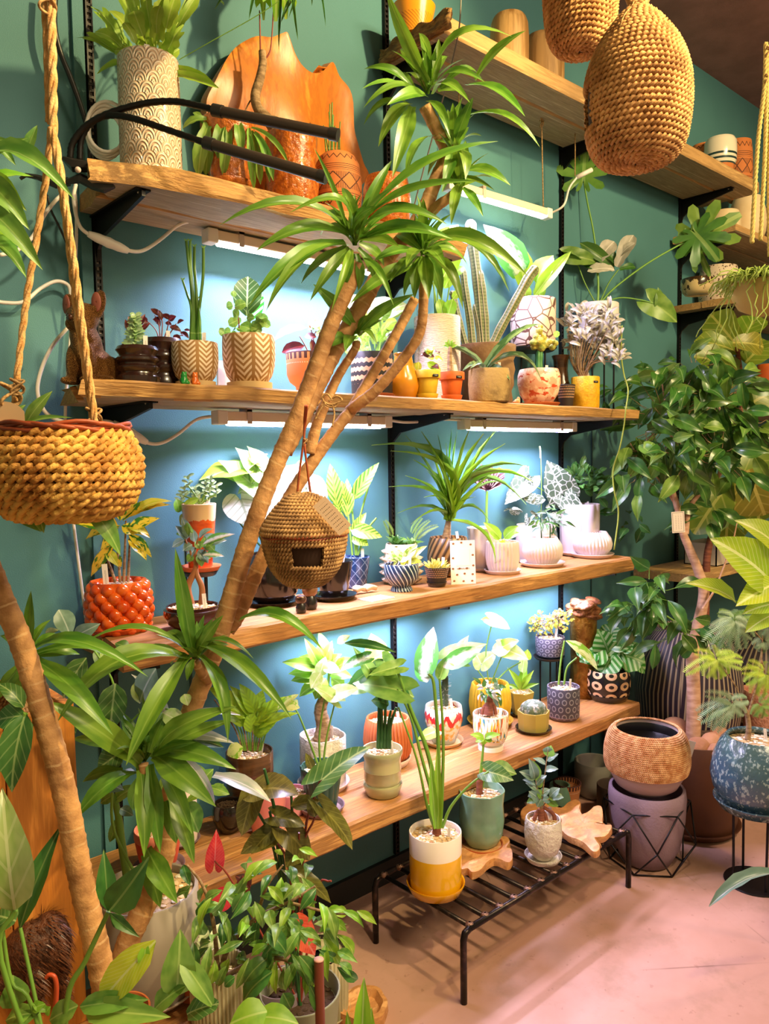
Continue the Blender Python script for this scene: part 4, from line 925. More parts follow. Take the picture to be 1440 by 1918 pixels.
# big-leaved cane at the left edge whose head is beyond the frame
# ------------------------------------------------------------------ hanging stick plant in rope hanger, right edge
d = 2.1; b = at(1428, 560, d); mp = d/F; hk = thing('hanging_stick_plant', 'pale green mistletoe cactus hanging in a rope holder at the right edge', 'plant', b)
obj('pot', lathe_mesh('pot', [(.02, -.045), (.06, -.025), (.08, .01), (.085, .04), (.08, .045), (.07, .03)], M('pale_hanging_bowl', 'b9a45a', .6)), hk)
rs = random.Random(5); ps = []
for k in range(420):
    a = rs.uniform(0, 6.28); q = rs.uniform(.3, 1); o_ = V((math.cos(a), math.sin(a), 0)); L_ = rs.uniform(.045, .105); p0 = o_*.06*q+V((0, 0, .05)); P = [p0]
    for i in range(4): P.append(P[-1]+(o_*(.9-.1*i)+V((rs.uniform(-.6, .6), rs.uniform(-.6, .6), rs.uniform(.2, .9)-.5*i)))*L_/4)
    ps.append(tube(P, .0017, 5))
for k in range(16):
    a = rs.uniform(2.2, 5); o_ = V((math.cos(a), math.sin(a), 0)); P = [o_*.08+V((0, 0, .04))]
    for i in range(5): P.append(P[-1]+o_*.018*rs.uniform(0, 1)+V((rs.uniform(-.02, .02), rs.uniform(-.02, .02), -rs.uniform(.015, .045))))
    ps.append(tube(P, .0015, 5))
v, f, u = join(*ps); obj('stick_stems', mesh('stick_stems', v, f, g_air, u), hk, kind='stuff')
m_mac = M('macrame_cord', 'd9c070', .85)
for pts in ([(1434, 80), (1432, 160), (1420, 260), (1412, 380), (1408, 455)], [(1438, 85), (1436, 180), (1432, 300), (1424, 450)], [(1446, 60), (1444, 200), (1440, 330), (1441, 480)]): rope(hk, 'hanger_cord', pts, .0055, 3, 160, d-.06, m_mac)
knot(hk, at(1436, 100, d-.06), .012); knot(hk, at(1434, 150, d-.06), .010)
# ------------------------------------------------------------------ dog shelf
k_bronze = M('bronze_beads', 'a5713c', .35, .75, patt=lambda g: g.mix(g.voro(800).sm(.2, .6), 'c9924e', '5a3518'), bumpf=lambda g: g.voro(800)*-1)
k_bronze.node_tree.nodes['Bump'].inputs['Distance'].default_value = .002
P = onYZ(163, -.18, Z2); dg = thing('dog_figurine', 'bronze beaded french bulldog figurine sitting at the shelf end', 'figurine', P); mp = dep(P)/F*1.08
fx = -FW*.9-RI*.3; fx.z = 0; fx.normalize(); ly = V((0, 0, 1)).cross(fx)     # fx: way the dog faces
def D(a, b, c): return fx*a*mp + ly*b*mp + V((0, 0, 1))*c*mp
up = V((0, 0, 1))
dog = [(D(-4, 0, 62), (26*mp, 28*mp, 46*mp), fx*.25+up), (D(-22, 0, 32), (34*mp, 34*mp, 32*mp)), (D(6, 0, 82), (22*mp, 24*mp, 28*mp)), (D(4, 0, 112), (27*mp, 32*mp, 26*mp)), (D(22, 8, 104), (16*mp, 19*mp, 15*mp)),
       (D(26, 8, 99), (9*mp, 8*mp, 11*mp)), (D(26, -8, 99), (9*mp, 8*mp, 11*mp)), (D(-52, 0, 14), (10*mp, 6*mp, 7*mp))]
for s in (-1, 1):
    dog += [(D(14, s*19, 32), (10*mp, 10*mp, 34*mp)), (D(22, s*20, 5), (15*mp, 11*mp, 7*mp), up), (D(-24, s*26, 24), (30*mp, 15*mp, 26*mp)), (D(-2, s*32, 6), (22*mp, 10*mp, 7*mp)),
            (D(-2, s*30, 134), (8*mp, 13*mp, 25*mp), up+ly*s*.3), (D(0, s*24, 122), (12*mp, 12*mp, 14*mp))]
blob(dg, 'body', dog, k_bronze, .0035, 3)
for s in (-1, 1):
    v, f, u = lathe([(.006, 0), (.0055, .003), (.001, .0055)], 10); o = obj('eye', mesh('eye', v, f, k_bonsai, u), dg); o.location = D(24, s*13, 114); o.rotation_euler = (fx+ly*s*.4).to_track_quat('Z', 'Y').to_euler()
v, f, u = lathe([(.007, 0), (.006, .003), (.001, .004)], 10); o = obj('nose', mesh('nose', v, f, k_bonsai, u), dg); o.location = D(37, 0, 108); o.rotation_euler = fx.to_track_quat('Z', 'Y').to_euler()
for s in (-1, 1):
    v, f, u = lathe([(.011, 0), (.010, .002), (.001, .001)], 14); o = obj('inner_ear', mesh('inner_ear', [(a, b*1.9, c) for a, b, c in v], f, M('inner_ear_red', '8a4a3a', .5), u), dg); o.location = D(6.5, s*31, 136); o.rotation_euler = (fx*1+ly*s*.2).to_track_quat('Z', 'Y').to_euler()
wv = lambda a, r, z: (r, z)
RIB = [(.98, 0), (1, .04), (1, .2), (.88, .26), (.86, .32), (.98, .4), (.99, .46), (.84, .52), (.84, .56), (.98, .64), (.97, .7), (.82, .77), (.84, .82), (.98, .92), (.9, 1)]
r = SP('succulent_pot', 'green succulent spike in a squat dark brown ribbed pot', 'plant', 259, -.22, Z2, 80, 652, RIB, k_dbrown, grav='s', tags=1)
d = r['_d']
stem(r, [(254, 652), (253, 620), (252, 592)], .003, g_stem, d=d)
for i in range(11):
    y = 646-i*5.5
    LS(r, 'oval', g_succ, d, [(253, y, 253+q*(24-i*1.2)*rg.uniform(.8, 1.1), y-4, 9) for q in (-1, 1)]+[(253, y, 253+rg.uniform(-10, 10), y+4, 9, -.015)], .5)
LS(r, 'lance', g_burg, d+.02, [(245, 640, 222, 658, 10), (245, 625, 234, 598, 12), (260, 612, 272, 588, 12), (262, 620, 282, 604, 10), (246, 610, 240, 592, 9)], 1)
r = SP('red_leaved_plant', 'burgundy leaved plant in a tall dark brown ribbed pot', 'plant', 306, -.13, Z2, 78, 638, RIB, k_dbrown, grav='s', tags=1)
d = r['_d']
for x0, y0, x1, y1 in ((300, 640, 290, 590), (302, 640, 300, 582), (305, 640, 316, 598), (308, 640, 330, 606), (310, 640, 345, 628), (300, 640, 276, 602)): stem(r, [(x0, y0), ((x0+x1)/2+3, (y0+y1)/2-4), (x1, y1)], .0015, g_red_stem, .001, d=d)
LS(r, 'ovate', g_burg, d, [(300, 592, 282, 578, 12), (300, 600, 286, 598, 13), (318, 598, 304, 588, 12), (316, 600, 330, 592, 14), (332, 606, 345, 600, 13), (318, 612, 340, 622, 14), (338, 622, 354, 634, 12), (345, 618, 358, 622, 9), (302, 600, 296, 580, 11), (290, 596, 300, 612, 12), (276, 604, 262, 596, 14), (325, 628, 340, 640, 12), (310, 604, 322, 610, 11)], 1)
for lab, px, mt in (('tiny green glass frog in front of the smaller chevron pot', 345, gl_('green_glass', '1f8f3a')), ('tiny orange glass frog in front of the smaller chevron pot', 365, gl_('orange_glass', 'd8661a'))):
    P = onYZ(px, -.265, Z2); f_ = thing('glass_figurine', lab, 'figurine', P, 'tiny glass figurines'); q = dep(P)/F
    blob(f_, 'body', [((0, 0, 8*q), (8*q, 8*q, 8*q)), ((0, 0, 17*q), (6*q, 6*q, 7*q)), ((4*q, -5*q, 4*q), (5*q, 4*q, 4*q)), ((-4*q, -5*q, 4*q), (5*q, 4*q, 4*q)), ((3*q, -2*q, 23*q), (2.2*q, 2.2*q, 2.2*q)), ((-3*q, -2*q, 23*q), (2.2*q, 2.2*q, 2.2*q))], mt, .0012, 2)
CH = [(.66, 0), (.70, .01), (.70, .1), (.66, .115), (.62, .13), (.78, .18), (.94, .3), (1, .5), (1, .8), (.98, 1)]
def chevpot(name, lab, px, wpx, top, y):
    P = onYZ(px, y, Z2); q = dep(P)/F; b = pix(P)[1]; root = thing(name, lab, 'plant', P); h = (b-top)*q; R_ = wpx*q/2
    obj('pot_foot', lathe_mesh('pot_foot', [(.2*R_, 0), (.84*R_, 0), (.86*R_, .01*h), (.86*R_, .15*h), (.82*R_, .155*h), (.1*R_, .155*h)], k_sand, 36), root)
    return pot(name, lab, 'plant', P, R_, h*.86, [(.6, 0), (.7, .03), (.86, .16), (.96, .36), (1, .6), (1, .85), (.98, 1)], k_chev, rootfirst=root, zoff=.14*h, grav='g', seg=56)
r = chevpot('stick_euphorbia', 'tall green pencil euphorbia in the smaller chevron pot', 367, 86, 645, -.20); d = r['_d']
for pts, w_ in (([(358, 645), (360, 560), (352, 480), (349, 452)], .0042), ([(362, 645), (362, 560), (357, 500), (356, 452)], .004), ([(366, 645), (368, 560), (364, 500), (364, 462)], .004), ([(370, 645), (372, 590), (380, 520), (381, 465)], .004), ([(356, 645), (358, 580), (350, 550), (342, 525)], .003), ([(375, 645), (374, 600), (370, 560)], .0036)):
    stem(r, [p+(d+rg.uniform(-.02, .02),) for p in pts], w_, g_mid, w_*.8, 'stem', 8, 6); LS(r, 'oval', g_mid, d, [(pts[-1][0], pts[-1][1], pts[-1][0]+s, pts[-1][1]-5, 3) for s in (-4, 4)], 0)
r = chevpot('peperomia_plant', 'round-leaved peperomia and one ribbed dark leaf in the larger chevron pot', 468, 98, 632, -.21); d = r['_d']
stem(r, [(470, 632), (468, 600), (462, 575)], .0018, g_dstem, d=d)
LS(r, 'oval', leafmat('dark_ribbed_leaf', '2c4a26', 'a8bc8c', '38582c', mode='side', n=6, rough=.35), d+.03, [(462, 592, 464, 518, 54)], 1, fc=1, fu=.1, jit=.05); LS(r, 'oval', g_orb, d+.05, [(470, 600, 478, 540, 40)], 1, fc=1, fu=.1)
bunch(r, 'round', g_mid, [(468, 612, 42, 20, d), (440, 618, 18, 14, d)], 22, 20, 20, .2, 1, 4, up=.3)
LS(r, 'round', g_mid, d-.03, [(440, 575, 460, 568, 22), (436, 572, 424, 574, 18), (445, 600, 428, 608, 20), (432, 622, 420, 620, 16), (436, 556, 438, 545, 12), (478, 595, 502, 598, 20), (450, 610, 474, 618, 22), (470, 612, 490, 622, 22), (455, 618, 462, 634, 22), (488, 600, 506, 612, 18)], 1, fc=.9, fu=.3)
stem(r, [(448, 615), (446, 590), (440, 575)], .0016, g_red_stem, d=d)
P = onYZ(428, -.08, Z2)
bx('picture_card', (-.03, -.004, 0), (.03, .004, .085), M('blue_card', 'c2d2dc', .6), tag(thing('picture_card', 'pale blue card leaning behind the larger chevron pot', 'card', (0, 0, 0)), 'pale blue card leaning behind the larger chevron pot', 'card')).parent.location = P
r = SP('striped_leaf_plant', 'alocasia with pale veined leaves in a footed terracotta pot with striped rim', 'plant', 580, -.17, Z2, 86, 664, 'footed', k_rimstripe, tags=0, grav='s', seg=48); d = r['_d']
for p in ([(580, 665), (570, 645), (561, 630)], [(585, 665), (583, 640), (592, 620)], [(578, 665), (566, 660), (552, 650)], [(590, 665), (600, 650), (612, 640)], [(584, 665), (588, 640), (580, 610)]): stem(r, p, .0018, g_red_stem, .0013, d=d)
LS(r, 'oval', g_pale, d, [(574, 614, 513, 638, 26, .02), (578, 618, 604, 602, 22), (592, 622, 618, 634, 24), (598, 646, 622, 650, 22), (600, 652, 644, 640, 16)], 1, fc=.8, fu=.6)
LS(r, 'oval', g_burg, d-.02, [(570, 648, 528, 660, 24), (592, 632, 570, 630, 16), (588, 664, 584, 636, 12), (596, 660, 610, 642, 12)], 1)
LS(r, 'oval', g_cream, d, [(578, 606, 600, 618, 20)], 1)
r = SP('fern_pot', 'feathery bright fern in the black zigzag patterned pot', 'plant', 697, -.18, Z2, 78, 664, 'cyl', k_zig, sauc=(80, 9, k_terra), grav='s', tags=0, seg=56); d = r['_d']
bunch(r, 'frond', g_bright, [(695, 635, 36, 30, d), (680, 650, 18, 14, d)], 34, 40, 24, .15, 2, 8, up=.45, flat=.8); LS(r, 'round', g_bright, d, [(722, 615, 742, 600, 22), (700, 610, 690, 590, 16), (688, 640, 670, 622, 16), (708, 640, 724, 618, 20)], 1)
r2 = SP('arrowhead_plant', 'large pale arrow leaves behind the zigzag pot', 'plant', 706, -.07, Z2, 66, 690, 'cyl', k_pink, grav='s', tags=0); d = r2['_d']
for p in ([(700, 690), (690, 640), (668, 600)], [(705, 690), (712, 640), (710, 590)], [(708, 690), (730, 640), (740, 600)]): stem(r2, p, .002, g_stem, d=d)
LS(r2, 'arrow', g_cream, d, [(664, 580, 632, 622, 46), (700, 585, 736, 558, 46), (735, 580, 762, 570, 34)], 1, fc=.9, fu=.4); LS(r2, 'arrow', g_pale, d, [(655, 575, 690, 560, 42), (722, 590, 756, 582, 26)], 1)
SP('ochre_vase', 'ochre glazed round vase with narrow neck behind leaning canes', 'vase', 756, -.19, Z2, 62, 664, [(.6, 0), (.78, .05), (1, .3), (.95, .48), (.62, .74), (.5, .86), (.52, .93), (.6, 1)], k_ochre, grav=None, tags=0, soil=.6)
r = SP('tall_stem_plant', 'slim green stems in a tall pale ridged stoneware pot', 'plant', 820, -.10, Z2, 86, 598, 'cyl', k_stone, tags=0, grav='s'); d = r['_d']
for p in ([(815, 598), (813, 545), (812, 500)], [(820, 598), (820, 540), (826, 470)], [(826, 598), (828, 545), (830, 500)], [(832, 598), (838, 560), (846, 510)], [(818, 598), (816, 560), (806, 510)]): stem(r, p, .0026, g_stem, .002, d=d)
LS(r, 'oval', g_bright, d, [(838, 596, 848, 560, 26), (830, 596, 822, 560, 22), (830, 520, 858, 470, 36), (826, 480, 838, 425, 40), (812, 505, 796, 452, 30), (832, 540, 846, 515, 22), (845, 520, 868, 500, 24), (848, 560, 862, 545, 16)], 1, fc=.9)
LS(r, 'ovate', g_cream, d, [(826, 480, 858, 420, 50), (820, 490, 846, 440, 36)], 1, fc=1)
r = SP('small_plant', 'small wilted plant in yellow terracotta pot with black label', 'plant', 800, -.235, Z2, 50, 696, 'terra', k_yterra, sauc=(42, 11, k_yterra), mod=None, grav='s', tags=1); d = r['_d']; label(r, 816, 703, 13, 5, 25*d/F)
bunch(r, 'ovate', [g_bright, g_yel, g_burg], [(797, 672, 22, 20, d)], 16, 22, 14, .3, 1, 6)
r = SP('pachypodium', 'small spiny trunk with a tuft of leaves in orange terracotta pot', 'plant', 846, -.235, Z2, 48, 699, 'terra', k_oterra, sauc=(40, 11, k_oterra), grav='g', tags=1); d = r['_d']; label(r, 860, 706, 13, 5, 24*d/F)
stem(r, [(843, 700), (842, 670), (843, 650)], .0085, g_bark, .0055, 'trunk', 9, 6, d, rings=.008); LS(r, 'lance', g_bright, d, [(843, 652, 832, 640, 8), (843, 652, 854, 640, 8), (843, 651, 840, 634, 8), (843, 651, 848, 636, 7), (843, 652, 828, 648, 7), (843, 652, 858, 646, 7)], 1)
# columnar cactus
k_cact = M('striped_cactus', '6f7a4a', .6, patt=lambda g: g.mix(((g.u*6).fr()-.5).ab().gt(.40), g.mix((g.v*9).fr().sm(.2, .5)*.5, '465028', '74784a'), g.mix((g.v*26).fr().lt(.4), 'b8ab88', '5a4030')))
def ribcol(root, pts, r0, r1, ribs=6, mat=None, d=None, name='cactus_stem'):
    W = [V(p) for p in cat_rom([tuple(at(p[0], p[1], p[2] if len(p) > 2 else d)) for p in pts], 8)]; n = len(W); seg = ribs*4
    rad = [(r0+(r1-r0)*i/(n-1))*(1+.05*math.sin(i*.9))*(1 if i < n-3 else (.93, .75, .4)[i-n+3]) for i in range(n)]
    v, f, u = tube([p-V(root.location) for p in W], rad, seg, True, .1)
    for i in range(n):
        c = W[i]-V(root.location)
        for k in range(seg): v[i*seg+k] = c+(v[i*seg+k]-c)*(1.08 if k % 4 == 0 else .74 if k % 4 == 2 else .9)
    return obj(name, mesh(name, v, f, mat or k_cact, u), root)
r = SP('column_cactus', 'columnar striped cactus cluster in a carved brown stone pot', 'plant', 912, -.13, Z2, 108, 650, [(.82, 0), (.88, .1), (.86, .25), (.93, .35), (.9, .5), (.95, .6), (.93, .75), (1, .84), (.98, 1)], k_rock, mod=lambda a, q, z: (q*(1+.025*math.sin(a*5+z*60)), z), tags=1); d = r['_d']
for pts, a, b, in (([(905, 652), (900, 600), (893, 520), (884, 450), (880, 412)], .014, .020), ([(885, 652), (880, 600), (872, 550), (866, 500)], .013, .012), ([(873, 652), (862, 610), (850, 560), (845, 545)], .011, .010), ([(920, 652), (935, 620), (965, 565), (990, 520), (1006, 500)], .015, .017), ([(910, 652), (908, 600), (902, 540), (896, 505)], .013, .014), ([(900, 652), (896, 610), (888, 570)], .011, .010)):
    ribcol(r, [p+(d+rg.uniform(-.03, .03)*0,) for p in pts], a, b, d=d)
r = SP('gasteria', 'spotted long-leaved aloe in a squarish rough sandstone pot', 'plant', 916, -.245, Z2, 80, 694, [(.86, 0), (.93, .04), (.98, .3), (1, .6), (.97, 1)], k_sandrock, tags=1, grav='g', mod=lambda a, q, z: (q*(1+.05*math.cos(4*a-.6)), z)); d = r['_d']
g_gast = leafmat('spotted_aloe_leaf', '47683c', '7f9a6a', mode='blotch', rough=.45, trans=.05)
LS(r, 'ribbon', g_gast, d, [(908, 690, 1012, 606, 15, .02, 2), (905, 692, 808, 650, 13, 0, 1.5), (912, 692, 1016, 712, 15, -.02, 4), (900, 693, 866, 694, 15, -.04, 3), (915, 692, 956, 712, 12, -.05, 3), (905, 692, 880, 690, 12, -.05, 3), (912, 692, 930, 682, 12)], 2, fc=.6)
r = SP('crest_cactus', 'small green cactus topped by a knobbly yellow crest in marbled pot', 'plant', 1009, -.19, Z2, 80, 694, 'bowl', k_marble, sauc=(78, 8, k_terra), grav='s', tags=1); d = r['_d']
ribcol(r, [(1010, 694), (1010, 670), (1011, 655)], .012, .012, 5, M('plain_cactus', '3f7a3c', .5), d)
rr = random.Random(4); cp = []
for (x, y, q) in ((1010, 620, 9), (1004, 632, 9), (1018, 632, 8), (1010, 640, 12), (998, 642, 9), (1022, 645, 10), (1034, 650, 9), (1040, 643, 8), (1012, 612, 7), (1028, 640, 8), (1000, 650, 9), (1014, 652, 10), (1036, 640, 6)): cp.append((at(x, y, d+rr.uniform(-.015, .015))-V(r.location), (q*d/F*.75,)*3))
blob(r, 'crest', cp, M('yellow_crest', 'c2b24a', .7, col2='7f8a34', ns=(60, (1, 1, 1)), bump=(220, .004)), .003, 1); LS(r, 'round', g_bright, d, [(1040, 632, 1044, 620, 12)], 0)
P = onYZ(968, -.27, Z2); sh = thing('orange_stone', 'small jagged orange stone at the shelf edge', 'stone', P); blob(sh, 'stone', [((0, 0, .007), (.012, .009, .008)), ((.007, 0, .013), (.006, .006, .009)), ((-.010, 0, .004), (.009, .007, .005))], M('orange_rock', 'd98a4a', .8, col2='e8b080', ns=(90, (1, 1, 1))), .0016, 1)
SP('wooden_vase', 'dark turned vase with flared mouth left of silver bush', 'vase', 1050, -.12, Z2, 50, 668, [(.6, 0), (.9, .08), (1, .2), (.85, .38), (.58, .55), (.5, .75), (.56, .92), (.68, 1)], k_jug, grav=None, tags=0)
SP('patterned_cup', 'small dark cup with pale woven pattern left of yellow pot', 'cup', 1060, -.20, Z2, 34, 722, 'taper', k_weavepot, grav=None, tags=0)
# raised pots at the back on black discs
def stand(lab, px, y, z0, ztop, wpx, legs=3):
    P = onYZ(px, y, z0); q = dep(onYZ(px, y, ztop))/F; P = V((onYZ(px, y, ztop).x, y, z0)); root = thing('plant_stand', lab, 'stand', P); R_ = wpx*q/2
    obj('tray', saucer_mesh('tray', R_, .012, m_blackp), root, (0, 0, ztop-z0-.008))
    for k in range(legs):
        a = 2.1*k+.5; stem(root, [P+V((math.cos(a)*R_*.6, math.sin(a)*R_*.6, 0)), P+V((math.cos(a)*R_*.6, math.sin(a)*R_*.6, ztop-z0-.006))], .0035, m_black, name='leg')
    return ztop
t = stand('black disc stand lifting the crackled pot at the back of dog shelf', 1000, -.09, Z2, 1.735, 84)
r = SP('alocasia', 'big pale and green upright leaves in a pink crackled pot', 'plant', 998, -.09, 1.739, 84, 564, 'cyl', k_crack, tags=1, grav='s'); d = r['_d']; plant_tag(r, V((.0, -.075, -.005)), .028, .012)
for p in ([(992, 564), (985, 535), (975, 500)], [(1000, 564), (1004, 530), (1012, 500)], [(1005, 564), (1012, 535), (1020, 505)]): stem(r, p, .003, g_stem, d=d)
LS(r, 'ovate', g_bright, d, [(985, 545, 946, 438, 44), (1004, 530, 1036, 478, 44), (1000, 555, 1070, 470, 26), (1010, 560, 1016, 530, 26), (985, 560, 984, 530, 24), (990, 540, 958, 470, 40), (1012, 530, 1030, 490, 20)], 1.5, fc=.9)
LS(r, 'ovate', g_white, d-.02, [(980, 520, 905, 420, 60), (975, 500, 935, 436, 46)], 1, fc=1); LS(r, 'ovate', g_cream, d, [(960, 505, 912, 432, 44)], 1, fc=1)
t = stand('black disc stand behind the silver bush', 1130, -.09, Z2, 1.785, 74)
r = SP('philodendron', 'long-armed philodendron with lobed leaves in a pale pink pot behind silver bush', 'plant', 1120, -.09, 1.79, 74, 572, 'cyl', k_pink, tags=1, grav='s'); d = r['_d']
for p, q in (([(1120, 575), (1120, 520), (1112, 440), (1100, 380), (1093, 340)], .004), ([(1122, 570), (1150, 540), (1210, 495), (1270, 460), (1300, 445)], .004), ([(1124, 570), (1160, 558), (1200, 562), (1228, 570)], .0032), ([(1116, 570), (1095, 530), (1082, 495)], .003), ([(1124, 565), (1140, 530), (1158, 505)], .003), ([(1118, 575), (1120, 540), (1118, 500)], .0045)): stem(r, p, q, g_stem, q*.8, d=d)
LS(r, 'lobed', g_mid, d, [(1093, 330, 1096, 255, 100), (1310, 445, 1390, 400, 120, -.05), (1300, 450, 1330, 520, 60)], .5, fc=1, fu=.2); LS(r, 'lobed', g_deep, d-.03, [(1305, 440, 1345, 490, 110)], 1, fc=1)
LS(r, 'arrow', g_mid, d, [(1222, 568, 1268, 604, 48), (1236, 572, 1232, 538, 22), (1090, 485, 1050, 470, 30), (1070, 480, 1118, 492, 34)], 1, fc=.8)
LS(r, 'wavy', g_silver, d, [(1118, 490, 1150, 452, 34), (1155, 500, 1186, 440, 32), (1150, 505, 1100, 508, 26), (1160, 480, 1190, 455, 20)], 1, fc=.9); LS(r, 'wavy', g_deep, d+.02, [(1150, 500, 1086, 455, 26), (1160, 500, 1130, 470, 24), (1150, 505, 1090, 495, 22), (1160, 505, 1190, 500, 18)], 1)
r = SP('silver_bush', 'dense silver-leaved bush on bare stems in a yellow speckled pot', 'plant', 1096, -.215, Z2, 52, 708, 'cyl', k_yel, tags=1); d = r['_d']; label(r, 1116, 715, 11, 4, 26*d/F)
rs = random.Random(2)
for k in range(34):
    a, b = rs.uniform(-1, 1), rs.uniform(-1, 1); tx, ty = 1112+a*50, 640+b*45-15*(1-a*a); dd = d+rs.uniform(-.06, .06)
    stem(r, [(1092+rs.uniform(-6, 6), 708, d), (1092+a*22, 680, d+(dd-d)*.4), (tx, ty, dd)], .0028, g_bark, .0012, 'branch', 5, 3)
    for m in range(8):
        an = rs.uniform(0, 6.28); L_ = rs.uniform(14, 24); ox, oy = tx+rs.uniform(-9, 9), ty+rs.uniform(-14, 12); LS(r, 'oval', g_silver, dd, [(ox, oy, ox+math.cos(an)*L_, oy-abs(math.sin(an))*L_-2, 7)], 2)
twine(r, 'aerial_root', [at(1165, 610, d), at(1163, 660, d), at(1168, 700, d), at(1176, 730, d-.05), at(1172, 765, d-.1), at(1168, 800, d-.1), at(1160, 840, d-.1), at(1148, 880, d-.08), at(1150, 920, d-.08), at(1158, 960, d-.06), at(1150, 1030, d-.06)], .0026, g_air)
# ------------------------------------------------------------------ shelf of the orange knobbly pot and the white pots
def knob(n=11, rows=7, amp=.16):
    def f(a, r, z):
        return (r, z)
    return f
P = onYZ(225, -.115, Z3); mp = dep(P)/F
r = thing('croton', 'yellow spotted croton in the orange knobbly glazed pot', 'plant', P)
obj('saucer', saucer_mesh('saucer', 60*mp, 12*mp, k_orange), r)
R_, H_ = 52*mp, 84*mp; parts = []
vv = []
for row in range(6):
    zz = 10*mp+row*14.5*mp; n = 12; rr_ = R_*(.84+.16*math.sin(math.pi*(row+.8)/6.4))
    for k in range(n):
        a = 2*math.pi*(k+.5*(row % 2))/n; parts.append(((math.cos(a)*rr_, math.sin(a)*rr_, zz), (12.5*mp,)*3))
bm = bmesh.new()
for c, q in parts: bmesh.ops.create_uvsphere(bm, u_segments=12, v_segments=8, radius=q[0], matrix=Matrix.Translation(c))
me = bpy.data.meshes.new('pot'); bm.to_mesh(me); bm.free(); me.materials.append(k_orange); me.polygons.foreach_set('use_smooth', [True]*len(me.polygons)); po = obj('pot', me, r)
obj('pot_wall', lathe_mesh('pot_wall', pot_profile('cyl', R_*.98, H_+6*mp)[0], k_orange, 36), r, (0, 0, 4*mp))
g_ = obj('gravel', GRAV['g'][0], r, (0, 0, H_+2*mp), kind='stuff'); g_.scale = (R_*.88, R_*.88, .03); plant_tag(r, V((-.035, -.02, H_)), .012, .055)
d = dep(P)
for p in ([(225, 1090), (222, 1050), (218, 1010)], [(232, 1090), (234, 1030), (236, 975)], [(240, 1090), (242, 1040), (244, 990)], [(216, 1090), (206, 1060), (196, 1040)]): stem(r, p, .0035, g_bark, .002, d=d)
LS(r, 'lance', g_croton, d, [(222, 1000, 120, 978, 24), (225, 985, 160, 1010, 22), (230, 975, 320, 945, 24), (236, 970, 305, 938, 20), (236, 985, 282, 1008, 24), (240, 1000, 285, 1045, 20), (215, 1015, 170, 1080, 22), (240, 1010, 275, 1050, 26), (225, 975, 225, 940, 20), (232, 968, 262, 925, 18), (240, 990, 300, 970, 22), (222, 990, 180, 960, 22), (210, 1040, 228, 1062, 20), (228, 985, 258, 1000, 24), (220, 1000, 188, 1030, 20)], 1.5)
LS(r, 'lance', g_yel, d, [(250, 965, 322, 938, 22), (238, 985, 278, 1000, 22), (200, 1030, 222, 1062, 20)], 1.5)
r = SP('bonsai_ficus', 'little ficus with forked swollen roots in a dark brown bonsai bowl', 'plant', 362, -.22, Z3, 108, 1134, [(.55, 0), (.62, .06), (.85, .3), (1, .68), (.98, .88), (.88, .93), (.9, 1)], k_bonsai, seg=48, tags=1); d = r['_d']
for p, a in (([(358, 1132), (352, 1100), (364, 1072), (368, 1055)], .009), ([(378, 1132), (378, 1100), (368, 1075), (366, 1050)], .008), ([(366, 1060), (355, 1030), (345, 1005)], .003), ([(367, 1058), (380, 1035), (395, 1020)], .003), ([(366, 1058), (366, 1030), (372, 1005)], .0028)): stem(r, p, a, M('smooth_root', 'a4683c', .6), a*.6, 'trunk', 8, 5, d)
LS(r, 'ovate', g_blue, d, [(350, 1010, 328, 985, 20), (352, 1008, 340, 968, 20), (345, 1012, 322, 1025, 18), (360, 1020, 342, 1032, 20), (372, 1008, 398, 990, 18), (378, 1012, 412, 1004, 18), (368, 1025, 352, 1050, 18), (380, 1020, 398, 1035, 18), (372, 1030, 390, 1055, 20), (395, 1020, 425, 1012, 16), (364, 1015, 360, 990, 16)], 1)
LS(r, 'ovate', g_mid, d, [(352, 1005, 350, 978, 20), (385, 1025, 382, 1004, 20), (376, 1028, 366, 1012, 18), (362, 1040, 350, 1052, 18), (372, 1040, 378, 1062, 18), (366, 1042, 395, 1046, 18), (388, 1018, 402, 1032, 20), (345, 1000, 330, 1000, 16)], 1); LS(r, 'lance', g_white, d-.02, [(380, 1020, 440, 1000, 18), (380, 1040, 420, 1042, 16)], 1)
# raised red-orange pot
t = Z3+.105; st_ = stand('thin black stand under the red-orange ridged pot', 375, -.085, Z3, t, 66)
r = SP('jade_succulent', 'pale rosette succulents in a red-orange pot with sandy rim', 'plant', 376, -.085, t+.004, 64, 944, 'taper', k_red, sauc=(76, 10, k_terra), tags=1); d = r['_d']; label(r, 362, 952, 14, 6, 30*d/F)
for cx, cy in ((345, 925), (352, 905), (365, 925), (385, 915), (395, 905), (405, 922), (372, 940), (338, 938), (392, 930)):
    stem(r, [(376, 945), ((cx+376)/2, (cy+945)/2), (cx, cy+4)], .002, g_stem, d=d)
    for k in range(8): an = k*2.4; LS(r, 'oval', g_succ, d, [(cx, cy+(k-4)*3.2, cx+12*math.cos(an), cy+(k-4)*3.2-5+4*math.sin(an), 6)], .5)
LS(r, 'oval', g_bright, d, [(335, 960, 330, 935, 20), (345, 950, 372, 934, 16)], 1); LS(r, 'ovate', g_cream, d-.02, [(352, 960, 338, 985, 18)], 1)
